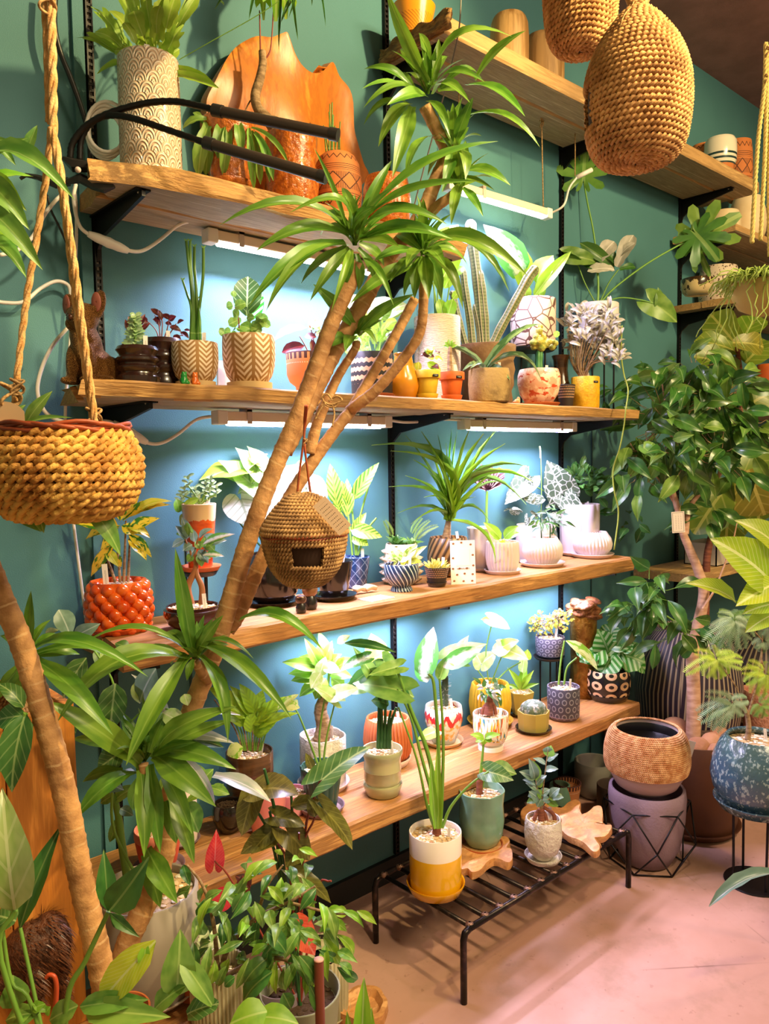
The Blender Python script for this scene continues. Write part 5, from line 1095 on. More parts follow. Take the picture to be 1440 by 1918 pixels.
# begonia with big round leaves in black glossy pots
r = SP('begonia', 'large silver round-leaved plant in the wider black glossy pot', 'plant', 512, -.10, Z3, 98, 1036, 'round', k_blackp, sauc=(100, 9, k_blackp), grav='s', tags=0); d = r['_d']
for p in ([(500, 1040), (470, 960), (452, 900)], [(510, 1040), (480, 930), (466, 885)], [(515, 1040), (520, 960), (540, 920)], [(505, 1040), (450, 980), (430, 930)], [(520, 1040), (560, 980), (590, 930)]): stem(r, p, .0028, g_dstem, d=d)
LS(r, 'heart', g_pale, d, [(470, 905, 408, 862, 62), (480, 880, 440, 838, 52), (492, 868, 462, 835, 30), (482, 900, 445, 925, 48), (455, 880, 502, 850, 40), (488, 875, 470, 906, 40)], .5, fc=.8, fu=.7)
LS(r, 'heart', g_bright, d, [(440, 880, 372, 900, 60), (452, 902, 405, 892, 44), (478, 860, 500, 880, 40)], .5, fc=.7, fu=.8)
g_sil = leafmat('silver_heart_leaf', 'c3ccb4', '8fa07c', 'd6dccc', mode='vein', n=4, rough=.45)
LS(r, 'heart', g_sil, d-.02, [(452, 940, 470, 988, 74), (540, 905, 560, 868, 66), (525, 910, 505, 950, 66), (580, 915, 612, 950, 60), (500, 960, 520, 990, 50), (565, 900, 585, 872, 40)], .5, fc=1, fu=.3, jit=.1)
LS(r, 'round', g_bright, d, [(570, 930, 590, 900, 44), (560, 882, 575, 870, 34)], .5)
SP('black_pot', 'smaller black glossy pot on a saucer beside blue faceted pot', 'pot', 626, -.155, Z3, 72, 1050, 'taper', k_blackp, sauc=(86, 10, k_blackp), grav='s', tags=1)
r = SP('zebra_plant', 'zebra-striped calathea in a small blue faceted pot', 'plant', 668, -.06, Z3, 52, 1042, 'taper', k_blue, tags=1); d = r['_d']
for p in ([(660, 1040), (655, 990), (648, 930)], [(666, 1040), (662, 980), (655, 920)], [(668, 1040), (672, 980), (690, 910)], [(670, 1040), (690, 990), (705, 970)]): stem(r, p, .003, g_stem, d=d)
LS(r, 'ovate', g_zebra, d, [(630, 945, 618, 868, 30), (650, 968, 650, 896, 26), (662, 935, 710, 866, 28), (655, 990, 716, 1006, 30), (640, 985, 616, 940, 26), (660, 1005, 690, 1022, 26), (636, 960, 626, 925, 22), (650, 950, 640, 900, 22), (660, 1000, 686, 960, 20)], 1, fc=1, fu=.3)
# hanging woven nest with lid
d = 1.42; b = at(572, 1098, d); mp = d/F; ns = thing('hanging_basket', 'woven lidded nest with dark square opening hanging from the cane plant', 'basket', b)
rope_rows(ns, [(6*mp, 0), (36*mp, 8*mp), (60*mp, 34*mp), (73*mp, 70*mp), (76*mp, 92*mp)], .0072, .0029, m_sea3, .013, hole=(-2.5, -1.75, 42*mp, 84*mp))
obj('shade_core', lathe_mesh('shade_core', [(4*mp, 2*mp), (34*mp, 11*mp), (57*mp, 36*mp), (69*mp, 70*mp), (72*mp, 92*mp), (66*mp, 112*mp), (40*mp, 150*mp)], m_inner, 32, close=False), ns)  # added dark core, gives the opening its shade
for k in range(3):
    P = [V((math.cos(a)*(77+1.5*k)*mp, math.sin(a)*(77+1.5*k)*mp, (92+k*4+2*math.sin(a*5+k*2))*mp)) for a in [2*math.pi*i/40 for i in range(41)]]; v, f, u = tube(P, .0023, 6, False); obj('wicker_rim', mesh('wicker_rim', v, f, m_wick, u), ns)
rope_rows(ns, [(79*mp, 102*mp), (76*mp, 112*mp), (66*mp, 128*mp), (50*mp, 148*mp), (32*mp, 164*mp), (10*mp, 172*mp)], .0075, .003, m_sea3, .013, name='lid')
twine(ns, 'cord', [at(556, 932, d), at(560, 890, d), at(568, 830, d), at(572, 790, d), at(575, 760, d-.03)], .0022, m_wick); twine(ns, 'cord', [at(582, 928, d), at(577, 890, d), at(570, 830, d), at(570, 790, d), at(572, 760, d-.03)], .0022, m_wick); knot(ns, at(571, 828, d), .006)
k_tagp = M('kraft_tag_paper', 'e6c4a2', .7, patt=lambda g: g.mix(((g.z*150).fr().lt(.22))*((g.x*330+g.noise(60)*2).fr().lt(.5))*(g.z.ab().lt(.027))*(g.x.ab().lt(.009)), 'e8c6a4', '5a4436'))
v, f, u = box((-.014, -.0006, -.034), (.014, .0006, .034)); pt = obj('price_tag', mesh('price_tag', v, f, k_tagp, u, False), ns); pt.matrix_local = Matrix.Translation(at(622, 966, d-.085)-b) @ Matrix.Rotation(-.73, 4, 'Z') @ Matrix.Rotation(-.72, 4, 'Y'); twine(ns, 'tag_string', [at(585, 935, d-.06), at(598, 940, d-.085)], .0008)
# twine bow tying the canes
bow = thing('twine_bow', 'twine bow tied round the thin canes under the dog shelf', 'twine', at(620, 757, 1.5)); d = 1.44
for p in ([(605, 752), (620, 758), (640, 750), (630, 742), (615, 752)], [(610, 755), (598, 770), (590, 786)], [(622, 757), (626, 775), (622, 800)], [(600, 748), (612, 738), (622, 750)], [(603, 745), (612, 760), (628, 762), (634, 752)]): twine(bow, 'strand', p, .0018, None, d)
for lab, px, y, hh in (('little black wooden bird figure, nearer and shorter of a pair', 564, -.25, 34), ('little black wooden bird figure, taller of a pair', 581, -.225, 46)):
    P = onYZ(px, y, Z3); q = dep(P)/F; b_ = thing('bird_figurine', lab, 'figurine', P, 'little black bird figures'); s = hh/34*q
    obj('body', lathe_mesh('body', [(.2*10*s, 0), (8.5*s, .5*s), (10*s, 4*s), (10*s, 11*s), (8*s, 17*s), (6.5*s, 20*s)], M('black_wood', '1c1614', .3, coat=.4), 20), b_)
    h_ = obj('head', lathe_mesh('head', [(6*s, 18*s), (10*s, 22*s), (11*s, 28*s), (8*s, 33*s), (2*s, 35*s)], M('brown_wood_head', '8a5a34' if hh > 40 else '4a2c1c', .35, coat=.4), 20), b_)
    obj('face', lathe_mesh('face', [(.5*s, 0), (5*s, .5*s), (6*s, 1*s)], M('gold_face', 'c08a4a', .35, .3), 14), b_, tuple(-FW*9*s+V((0, 0, 30*s))))
P = onYZ(676, -.13, Z3)
for lab, px, y, q in (('small angular sand-coloured stone near the blue faceted pot', 672, -.145, 1), ('second small sand-coloured stone beside blue swirl pot', 692, -.15, 1.1)):
    P = onYZ(px, y, Z3); s_ = thing('stone', lab, 'stone', P, 'small sand-coloured stones'); me = slab_fill('stone', [(-.016*q, -.010), (.002, -.014), (.018*q, -.008), (.012, .012), (-.010, .012)], lambda a, b: .0+.012*(1-abs(a)/.03), M('sand_stone', 'd8b890', .85), .01, rings=3, up=True); o = obj('stone', me, s_); m_ = o.modifiers.new('t', 'SOLIDIFY'); m_.thickness = .012
P = onYZ(705, -.235, Z3); cd_ = thing('shop_card', 'white card lying flat on the shelf in front of blue swirl pot', 'card', P); v, f, u = box((-.042, -.028, 0), (.042, .028, .0015)); o = obj('card', mesh('card', v, f, M('white_card', 'f3e8e6', .5, patt=lambda g: g.mix(((g.x*120).fr().lt(.5))*(g.y.ab().lt(.0012))*(g.x.ab().lt(.01)), 'f3e8e6', 'b88a7a')), u, False), cd_); o.rotation_euler.z = .05
# spiky pot
P = onYZ(752, -.10, Z3); mp = dep(P)/F
r = SP('echeveria_pot', 'succulents in a pale ceramic pot covered with spikes', 'plant', 752, -.10, Z3, 66, 1018, 'round', k_spiky, grav='s', tags=0); d = r['_d']; ps = []
for row in range(5):
    for k in range(14):
        a = 2*math.pi*(k+.5*(row % 2))/14; zz = (8+row*13)*mp; R_ = 33*mp*(.8+.2*math.sin(math.pi*(row+.6)/5)); c = V((math.cos(a)*R_*.96, math.sin(a)*R_*.96, zz)); o_ = V((math.cos(a), math.sin(a), .15))
        ps.append(tube([c, c+o_*6*mp, c+o_*11*mp], [6*mp, 3.5*mp, .4*mp], 7))
v, f, u = join(*ps); obj('spikes', mesh('spikes', v, f, k_spiky, u, True, 50), r, kind='stuff')
rosette(r, 'ovate', g_deep, sp(r)+V((-.02, 0, .005)), 16, 34*mp, 13*mp, 15, 75, 1, seed=3); rosette(r, 'ovate', g_mid, sp(r)+V((.03, -.01, .0)), 14, 34*mp, 12*mp, 15, 75, 1, seed=5); LS(r, 'frond', g_mid, d, [(780, 1010, 820, 985, 16), (775, 1010, 805, 975, 14), (735, 1005, 720, 975, 16), (770, 1000, 790, 970, 14)], 2)
r = SP('pothos_pot', 'variegated pothos in a blue and white swirled footed pot', 'plant', 752, -.195, Z3, 66, 1056, [(.62, 0), (.64, .03), (.6, .1), (.55, .16), (.5, .2), (.75, .3), (.95, .5), (1, .75), (.98, 1)], k_swirl, tags=1, seg=64); d = r['_d']
LS(r, 'ovate', g_poth, d, [(750, 1050, 730, 1024, 22), (758, 1050, 782, 1020, 20), (765, 1046, 800, 1022, 14), (748, 1052, 776, 1036, 22), (745, 1050, 722, 1040, 16), (755, 1050, 758, 1030, 20), (762, 1052, 784, 1046, 20), (745, 1052, 738, 1048, 22)], 1); LS(r, 'ovate', g_yel, d, [(760, 1054, 790, 1052, 16), (750, 1056, 764, 1046, 18)], 1)
r = SP('moss_pot', 'yellow-green cushion plant in a small dark pot with woven pattern', 'plant', 818, -.215, Z3, 46, 1062, 'taper', k_weavepot, sauc=(38, 9, k_blackp), grav='s', tags=1, seg=48); d = r['_d']
g_moss = leafmat('moss_sprig', 'c9bf4a', None, 'e0d87a', trans=.1); rs = random.Random(9)
for k in range(90):
    a, q = rs.uniform(0, 6.28), math.sqrt(rs.random()); b_ = sp(r)+V((math.cos(a), math.sin(a), 0))*q*.026; leaf(r, 'oval', g_moss, b_, b_+V((math.cos(a)*q*.02+rs.uniform(-.012, .012), math.sin(a)*q*.02+rs.uniform(-.012, .012), rs.uniform(.016, .034)*(1.2-q*.5))), .0045, 1)
r = SP('ponytail_palm', 'ponytail palm with long grassy leaves in a brown swirled pot', 'plant', 840, -.09, Z3, 80, 1006, 'round', k_bswirl, tags=1, seg=64); d = r['_d']
stem(r, [(836, 1006), (838, 990), (840, 972)], .015, g_bark, .008, 'trunk', 10, 4, d)
pony = [(735, 842, 3), (700, 830, 3), (790, 808, 1.5), (760, 815, 2), (846, 805, 0), (856, 808, .5), (880, 800, .5), (925, 808, .5), (945, 830, 1.5), (930, 805, 1), (905, 812, .7), (820, 815, 1), (730, 910, 3), (745, 960, 3), (770, 980, 3), (960, 880, 2.5), (1000, 900, 3), (985, 870, 3), (930, 1060, 4), (920, 980, 4), (800, 880, 1), (870, 830, .5), (775, 860, 2), (985, 940, 4), (760, 890, 2), (835, 830, 0), (900, 860, 1), (940, 900, 2), (795, 930, 2.5), (890, 930, 2)]
LS(r, 'ribbon', g_bright, d, [(840+rg.uniform(-4, 4), 975, x, y, 5, rg.uniform(-.12, .06), a) for x, y, a in pony[::2]], fc=.5, fu=.8); LS(r, 'ribbon', g_mid, d, [(840+rg.uniform(-4, 4), 975, x, y, 4.6, rg.uniform(-.12, .06), a) for x, y, a in pony[1::2]], fc=.5, fu=.8)
LS(r, 'ribbon', g_bright, d-.02, [(840+rg.uniform(-5, 5), 972, 840+x, y, 9, -.02, .5) for x, y in ((-30, 850), (-10, 880), (15, 870), (35, 850), (60, 840), (-50, 900), (75, 890))])
# standing card (its code square is left out)
P = onYZ(868, -.245, Z3); q = dep(P)/F; cdn = thing('shop_card', 'white upright card with brown nut pattern and small lettering', 'card', P); w_, h_ = 24*q, 82*q
rot = -math.radians(41.8)*.75
cdm = Matrix.Rotation(rot, 4, 'Z') @ Matrix.Rotation(-.08, 4, 'X')
def onto(o, m): o.matrix_local = cdm @ m; return o
v, f, u = box((-w_, -.001, 0), (w_, .001, h_)); onto(obj('card', mesh('card', v, f, M('pink_white_card', 'f2dcd8', .5), u, False), cdn), Matrix())
v, f, u = box((-w_*.55, -.0014, h_*.42), (w_*.55, .001, h_*.80)); onto(obj('panel', mesh('panel', v, f, M('cream_panel', 'f4e6d8', .5), u, False), cdn), Matrix())
m_nut = M('printed_nut', '9a6440', .6); ps = []
for i, (a, c) in enumerate(((-.75, .93), (-.1, .95), (.65, .9), (-.8, .6), (.8, .66), (-.82, .36), (-.5, .22), (.1, .24), (.75, .22), (-.75, .08), (0, .07), (.7, .07), (.82, .42), (.3, .36), (-.3, .36))):
    for (dx, dz, rx, rz) in ((0, 0, .10, .018), (.04, .02, .05, .010)): ps.append(([(a*w_+dx*w_+rx*w_*math.cos(t), -.0016, c*h_+dz*h_*.4+rz*h_*math.sin(t)*1.3) for t in [k*.7854 for k in range(8)]], [tuple(range(8))], [(0, 0)]*8))
onto(obj('printed_nuts', mesh('printed_nuts', *join(*ps)[:2], m_nut, None, False), cdn, kind='stuff'), Matrix())
fc_ = bpy.data.curves.new('lettering', 'FONT'); fc_.body = 'BARRELPLANTS'; fc_.size = .0055; fc_.align_x = 'CENTER'; fc_.extrude = .0001; fc_.materials.append(M('brown_ink', '4a3026', .6))
o = bpy.data.objects.new('t', fc_); COL.objects.link(o); me = bpy.data.meshes.new_from_object(o.evaluated_get(bpy.context.evaluated_depsgraph_get())); bpy.data.objects.remove(o); o = obj('lettering', me, cdn, kind='stuff'); onto(o, Matrix.Translation((0, -.0016, h_*.345)) @ Matrix.Rotation(math.pi/2, 4, 'X'))
# white pots
wr = lambda n: (lambda a, r, z: (r*(1+.075*abs(math.sin(a*n/2))-.05), z))
TUL = [(.7, 0), (.82, .04), (.95, .25), (1, .5), (.97, .8), (.95, 1)]
r = SP('small_echeveria', 'small yellow-green plant in the tallest fluted white pot', 'plant', 941, -.19, Z3, 62, 1014, TUL, k_white, sauc=(70, 8, k_white), mod=wr(26), seg=104, tags=0); d = r['_d']
LS(r, 'ovate', g_bright, d, [(938, 1010, 905, 978, 20), (944, 1008, 972, 985, 22), (936, 1010, 918, 1000, 14), (946, 1010, 974, 998, 16)], 1); rosette(r, 'lance', g_yel, sp(r), 10, .035, .012, 10, 70, 1)
SP('white_pot', 'plain white pot half hidden behind the tallest fluted pot and card', 'pot', 903, -.10, Z3, 56, 988, 'tulip', k_white, sauc=(56, 7, k_white), grav=None, tags=0, mod=wr(10), seg=60)
r = SP('woody_plant', 'thin grey-green branching plant in a wide fluted white bowl pot', 'plant', 1016, -.18, Z3, 74, 1006, 'belly', k_white, sauc=(84, 8, k_white), mod=wr(36), seg=144, tags=0); d = r['_d']
for p in ([(1014, 1008), (1013, 985), (1012, 960)], [(1030, 1008), (1030, 985), (1024, 960)], [(1032, 1000), (1042, 985), (1050, 970)]): stem(r, p, .0025, g_dstem, .0016, d=d)
bunch(r, 'lance', [g_blue, g_deep], [(1025, 970, 34, 22, d)], 34, 26, 7, .2, 1, 5)
r = SP('flower_plant', 'dark purple and white flower head in a white pot behind the wide bowl', 'plant', 1004, -.095, Z3, 76, 982, TUL, k_white, sauc=(80, 7, k_white), grav='s', tags=0); d = r['_d']
bunch(r, 'wavy', g_vein, [(1000, 958, 36, 20, d)], 16, 34, 16, .1, 1, 6); stem(r, [(1012, 985), (1014, 930), (1013, 865), (1012, 840)], .0014, g_stem, d=d); stem(r, [(1012, 858), (1011, 840), (1010, 836)], .003, g_cream, d=d)
LS(r, 'round', g_vein, d, [(1000, 945, 1002, 925, 40)], 0)
r = SP('veined_anthurium', 'anthurium with big white-veined heart leaves in a tall white pot', 'plant', 1085, -.10, Z3, 72, 944, 'cyl', k_white, sauc=(78, 7, k_white), grav='s', tags=1, mod=wr(8), seg=64); d = r['_d']
LS(r, 'arrow', g_vein, d-.04, [(1052, 920, 1024, 862, 62, -.01), (1060, 935, 1100, 985, 40)], .5, fc=1, fu=.1, jit=.05); LS(r, 'arrow', g_vein, d-.06, [(985, 900, 945, 945, 46), (980, 905, 985, 940, 36)], .5, fc=1, fu=.1)
for p in ([(1080, 946), (1070, 930), (1054, 918)], [(1078, 946), (1040, 930), (985, 902)]): stem(r, p, .002, g_stem, d=d)
bunch(r, 'oval', g_deep, [(1095, 895, 36, 24, d), (1120, 915, 20, 20, d)], 60, 22, 13, .1, 1, 8, up=.3)
fl = SP('dark_lily', 'dusky purple flower cluster on a thick stem behind ponytail palm', 'plant', 912, -.06, Z3, 44, 1000, 'cyl', k_white, grav='s', tags=0); d = fl['_d']
stem(fl, [(912, 1000), (911, 960), (912, 920)], .005, g_stem, .0045, d=d); g_pur = leafmat('purple_petal', '6a3a48', 'e2b8b4', '4a2430', mode='rim')
LS(fl, 'oval', g_pur, d, [(912, 918, 912+34*math.cos(k*.55), 900+24*math.sin(k*.55)-8, 13) for k in range(12)]+[(912, 912, 912+22*math.cos(k*.9), 890+14*math.sin(k*.9), 12) for k in range(7)], 1.5)
SP('white_bowl', 'empty fluted white bowl at the end of the white pot shelf', 'bowl', 1109, -.175, Z3, 72, 996, 'belly', k_white, sauc=(80, 8, k_white), mod=wr(34), seg=136, grav=None, tags=0)
# ------------------------------------------------------------------ lowest shelf
r = SP('herringbone_plant', 'lime herringbone-patterned calathea in a pot at the back of lowest shelf', 'plant', 470, -.085, Z4, 88, 1404, 'cyl', k_jug, tags=1, grav='g'); d = r['_d']
for k in range(12): x = 455+k*3; stem(r, [(x, 1406), (x+(k-6)*3, 1360), (x+(k-6)*9, 1310)], .0026, g_stem if k % 3 else g_bark, .002, d=d, seg=5)
LS(r, 'ovate', g_mar, d, [(462, 1345, 388, 1286, 38), (470, 1340, 430, 1284, 26), (476, 1335, 448, 1280, 30), (480, 1335, 492, 1292, 28), (485, 1350, 545, 1304, 26), (480, 1365, 560, 1335, 20), (475, 1375, 522, 1340, 36), (478, 1350, 530, 1318, 34), (470, 1355, 505, 1330, 34), (460, 1360, 410, 1320, 30), (470, 1372, 468, 1330, 30), (480, 1380, 518, 1352, 24)], 1.2, fc=.8)
LS(r, 'ovate', g_poth, d-.04, [(455, 1400, 424, 1420, 36), (520, 1330, 560, 1300, 18), (535, 1322, 562, 1326, 22)], 1)
r = SP('money_tree', 'stout-trunked money tree with bright leaves in a pitted white lobed pot', 'plant', 606, -.09, Z4, 86, 1374, [(.92, 0), (.97, .03), (1, .5), (1, 1)], k_lobe, sauc=(98, 14, k_white), mod=lambda a, q, z: (q*(.9+.12*abs(math.sin(a*2+.4))), z), seg=80); d = r['_d']
stem(r, [(602, 1386), (606, 1360), (600, 1330), (608, 1305)], .024, g_bark, .015, 'trunk', 14, 6, d, rings=.016); stem(r, [(606, 1310), (596, 1280), (590, 1250)], .004, g_stem, d=d); stem(r, [(608, 1310), (615, 1275), (618, 1240)], .004, g_stem, d=d)
LS(r, 'ovate', g_bright, d, [(600, 1250, 570, 1195, 22), (598, 1245, 560, 1230, 22), (598, 1250, 528, 1240, 26), (596, 1265, 540, 1262, 28), (600, 1270, 545, 1275, 30), (604, 1260, 580, 1225, 26), (608, 1245, 600, 1200, 30), (612, 1240, 622, 1200, 22), (615, 1250, 640, 1225, 26), (618, 1255, 650, 1245, 26), (610, 1270, 590, 1310, 34), (600, 1280, 560, 1305, 30), (612, 1280, 606, 1320, 34), (620, 1270, 645, 1290, 34), (625, 1255, 668, 1235, 26), (605, 1270, 575, 1250, 28), (615, 1235, 596, 1182, 22), (600, 1260, 625, 1215, 26), (616, 1265, 660, 1268, 30), (606, 1290, 628, 1316, 28)], 1.2)
LS(r, 'ovate', g_cream, d-.03, [(605, 1262, 582, 1280, 30), (598, 1265, 610, 1230, 26), (632, 1205, 656, 1190, 16), (605, 1250, 638, 1258, 26)], 1)
r = SP('shield_plant', 'dark shield-leaved alocasia in a dark green fluted pot', 'plant', 603, -.205, Z4, 78, 1432, 'taper', k_fgreen, sauc=(86, 14, k_mauve), mod=wr(14), seg=84); d = r['_d']
for p in ([(600, 1434), (598, 1380), (606, 1320), (612, 1300)], [(596, 1434), (580, 1390), (560, 1340), (550, 1325)], [(605, 1434), (612, 1380), (628, 1312)], [(606, 1436), (625, 1450), (612, 1460)]): stem(r, p, .0032, g_stem, .002, d=d)
LS(r, 'arrow', g_cream, d, [(625, 1308, 580, 1282, 30), (632, 1300, 672, 1290, 44)], .5, fc=.8); LS(r, 'ovate', g_cream, d, [(545, 1318, 558, 1326, 26), (600, 1260, 582, 1290, 26)], .5)
r = SP('yellow_alocasia', 'mottled yellow-leaved alocasia in a ribbed terracotta pot', 'plant', 727, -.09, Z4, 92, 1342, 'round', k_terra, sauc=(86, 16, k_pink), mod=wr(40), seg=120, tags=1); d = r['_d']
LS(r, 'ovate', g_yel, d, [(712, 1245, 695, 1186, 46), (700, 1262, 742, 1280, 30), (690, 1240, 730, 1222, 36)], .5, fc=1); stem(r, [(722, 1342), (716, 1290), (708, 1250)], .004, g_stem, d=d)
r = SP('dark_stem_alocasia', 'arrow-leaved alocasia with dark stems in a celadon ringed pot', 'plant', 717, -.235, Z4, 76, 1400, [(.8, 0), (.86, .05), (.9, .15), (.86, .2), (.92, .28), (.9, .5), (.93, .52), (.9, .7), (.92, .8), (1, .9), (1, 1)], k_rings, sauc=(74, 22, k_rings), tags=1); d = r['_d']
for x0, x1, y1 in ((708, 710, 1290), (714, 712, 1280), (720, 722, 1310), (726, 732, 1330), (730, 742, 1325)): stem(r, [(x0, 1402), (x0+1, 1360), (x1, y1)], .006, g_dstem, .0035, d=d)
LS(r, 'arrow', g_mid, d, [(690, 1280, 632, 1300, 40), (705, 1275, 660, 1210, 30), (720, 1240, 745, 1265, 40), (735, 1290, 776, 1306, 44)], .5, fc=.8); LS(r, 'ovate', g_deep, d, [(700, 1272, 770, 1308, 44, 0, 1), (690, 1250, 742, 1258, 34, 0, 1.5), (645, 1205, 742, 1222, 18, 0, 2), (728, 1320, 695, 1312, 30), (700, 1250, 650, 1290, 26)], 1, fc=.8); LS(r, 'arrow', g_white, d-.02, [(680, 1235, 636, 1258, 26)], 1)
r = SP('crumpled_leaf_plant', 'white crumpled cup leaves and a thin cactus in red drip glazed pot', 'plant', 831, -.09, Z4, 72, 1320, [(.55, 0), (.62, .03), (.8, .3), (.98, .6), (1, .8), (.94, 1)], k_drip, sauc=(74, 9, k_sand), tags=1); d = r['_d']; label(r, 847, 1337, 16, 5, 36*d/F)
ribcol(r, [(833, 1322), (833, 1290), (834, 1262)], .011, .010, 8, M('dark_cactus', '3c4a34', .6), d); ps = []
rs = random.Random(3)
for k in range(60):
    z_ = 1322-rs.random()*58; a = rs.uniform(0, 6.28); c = at(833, z_, d)-V(r.location); o_ = V((math.cos(a), math.sin(a), rs.uniform(-.2, .5))); ps.append(tube([c+o_*.008, c+o_*.022], [.0006, .0002], 4))
v, f, u = join(*ps); obj('spines', mesh('spines', v, f, M('pale_spine', 'e0d6c4', .6), u), r, kind='stuff')
LS(r, 'ovate', g_white, d-.05, [(792, 1270, 812, 1174, 46, 0, .5), (800, 1278, 780, 1230, 36), (830, 1250, 905, 1212, 36)], .5, fc=1, fu=.1); LS(r, 'ovate', g_mid, d-.05, [(822, 1275, 838, 1228, 26), (838, 1240, 882, 1248, 16)], 1); LS(r, 'heart', g_cream, d-.03, [(845, 1230, 912, 1206, 40), (858, 1225, 878, 1190, 26)], .5)
LS(r, 'heart', g_bright, d-.06, [(812, 1372, 780, 1386, 26)], .5)
r = SP('ribbed_pot', 'arrowhead vine in a wide ribbed ochre pot at the back', 'plant', 918, -.075, Z4, 78, 1278, 'round', k_yterra, sauc=(86, 10, k_yterra), mod=wr(30), seg=120, tags=0); d = r['_d']
for p in ([(915, 1280), (910, 1220), (922, 1165)], [(920, 1280), (935, 1240), (946, 1215)], [(912, 1280), (892, 1250), (882, 1222)], [(925, 1280), (950, 1255), (975, 1240)]): stem(r, p, .0022, g_stem, d=d)
LS(r, 'arrow', g_cream, d, [(922, 1162, 955, 1178, 30), (944, 1216, 990, 1236, 36), (905, 1240, 930, 1222, 34), (900, 1242, 888, 1220, 30), (940, 1215, 970, 1198, 34)], .8); LS(r, 'arrow', g_bright, d, [(925, 1164, 900, 1160, 22), (945, 1210, 972, 1200, 26), (985, 1230, 988, 1216, 20)], 1)
r = SP('desert_rose', 'little desert rose with swollen trunk in a colour-dashed white pot', 'plant', 919, -.225, Z4, 66, 1334, 'foot2', k_dash, tags=1, sauc=None); d = r['_d']; label(r, 931, 1357, 14, 5, 32*d/F)
stem(r, [(914, 1338), (916, 1318), (918, 1305)], .017, g_redbark, .009, 'trunk', 10, 4, d); stem(r, [(902, 1338), (906, 1325), (914, 1316)], .006, g_redbark, .005, 'trunk', 8, 3, d); stem(r, [(928, 1338), (926, 1324), (920, 1314)], .006, g_redbark, .005, 'trunk', 8, 3, d)
bunch(r, 'ovate', [g_blue, g_deep, g_silver], [(919, 1290, 22, 20, d)], 34, 22, 9, .1, 1, 12, up=.1)
HEX = lambda n: dict(seg=n, sharp=20)
r = SP('hexagon_plant', 'small arrowhead plant in a taller olive hexagonal pot at the back', 'plant', 976, -.09, Z4, 48, 1294, 'taper', k_olive, sauc=(48, 6, k_blackp), tags=1, mod=None, **HEX(6)); d = r['_d']
LS(r, 'lance', g_bright, d, [(975, 1290, 985, 1240, 16), (974, 1292, 950, 1250, 14), (976, 1292, 1010, 1280, 9), (975, 1290, 1000, 1255, 12), (972, 1292, 945, 1282, 9), (978, 1290, 966, 1262, 12), (975, 1292, 996, 1268, 8)], 1); LS(r, 'ovate', g_cream, d, [(978, 1262, 985, 1218, 18)], 1)
r = SP('ball_cactus', 'round grey-green lobed cactus in a low olive octagonal pot', 'plant', 999, -.22, Z4, 60, 1330, [(.88, 0), (.92, .03), (1, .9), (1, 1)], k_olive, sauc=(68, 7, k_blackp), tags=1, **HEX(8)); d = r['_d']
c = sp(r); R_ = 24*d/F; v, f, u = lathe([(R_*math.cos(t), R_*.75*math.sin(t)+R_*.3) for t in [(-.6+2.15*i/10) for i in range(11)]], 72, lambda a, q, z: (q*(.88+.16*abs(math.cos(a*4.5))), z))
obj('cactus', mesh('cactus', v, f, M('grey_cactus', '6a7466', .7, patt=lambda g: g.mix(g.noise(70).sm(.5, .6), '5f6e5a', 'a9a69a'), bump=(120, .004)), u), r, (0, 0, r['_soil']))
bump_ = lambda g: (((g.u*14+(g.v*4.2).fl()*.5).fr()-.5).pw(2)*1.3+((g.v*4.2).fr()-.5).pw(2)).m('SQRT')
k_bumpm = M('slate_dimpled_pot', '4b4650', .45, patt=lambda g: (lambda q: g.mix((q-.33).ab().lt(.07), '474250', '8f8a92'))(bump_(g)), bumpf=lambda g: bump_(g).lt(.33)); k_bumpm.node_tree.nodes['Bump'].inputs['Distance'].default_value = .003
r = SP('cut_stem_plant', 'two pale stems with one yellow leaf in the nearer slate dimpled pot', 'plant', 1055, -.215, Z4, 60, 1284, 'cyl', k_bumpm, sauc=(60, 8, k_mauve), tags=1, seg=48); d = r['_d']
stem(r, [(1046, 1282), (1050, 1240), (1057, 1200)], .004, g_stem, .003, d=d); stem(r, [(1056, 1282), (1062, 1250), (1080, 1232)], .004, g_stem, .003, d=d); LS(r, 'ovate', g_poth, d-.03, [(1060, 1200, 1120, 1256, 22, -.03)], 1.5, fc=.6)
t = stand('black two-tier metal stand lifting the farther slate dimpled pot', 1028, -.07, Z4, .605, 58)
r = SP('button_fern', 'airy yellow-green tiny-leaved plant in slate dimpled pot on black stand', 'plant', 1030, -.07, .608, 54, 1192, 'cyl', k_bumpm, sauc=(50, 7, M('lilac_saucer', '7a7496', .5)), tags=1, seg=48); d = r['_d']
bunch(r, 'round', g_yel, [(1032, 1165, 42, 22, d), (1010, 1175, 20, 20, d), (1050, 1155, 24, 20, d)], 170, 7, 6.5, .1, .5, 9, twig=g_bark)
P = onYZ(1092, -.115, Z4); mp = dep(P)/F; gd = thing('gold_mushroom_trunk', 'gilded tree trunk ornament crusted with bracket mushrooms', 'ornament', P)
H_ = (pix(P)[1]-1135)*mp; v, f, u = lathe([(25*mp, 0), (24*mp, .1*H_), (23*mp, .4*H_), (24*mp, .7*H_), (25*mp, .9*H_), (20*mp, H_)], 40, lambda a, q, z: (q*(1+.05*mnoise.noise(V((math.cos(a)*2, math.sin(a)*2, z*30)))), z)); obj('trunk', mesh('trunk', v, f, k_gold, u), gd)
rs = random.Random(8); caps = []
for k in range(26):
    a = rs.uniform(0, 6.28); q = rs.uniform(8, 30)*mp; caps.append(((math.cos(a)*q, math.sin(a)*q, H_*rs.uniform(.9, 1.06)+(8 if q < 20*mp else 0)*mp*rs.random()), (rs.uniform(11, 18)*mp, rs.uniform(11, 18)*mp, 5*mp), (rs.uniform(-.3, .3), rs.uniform(-.3, .3), 1)))
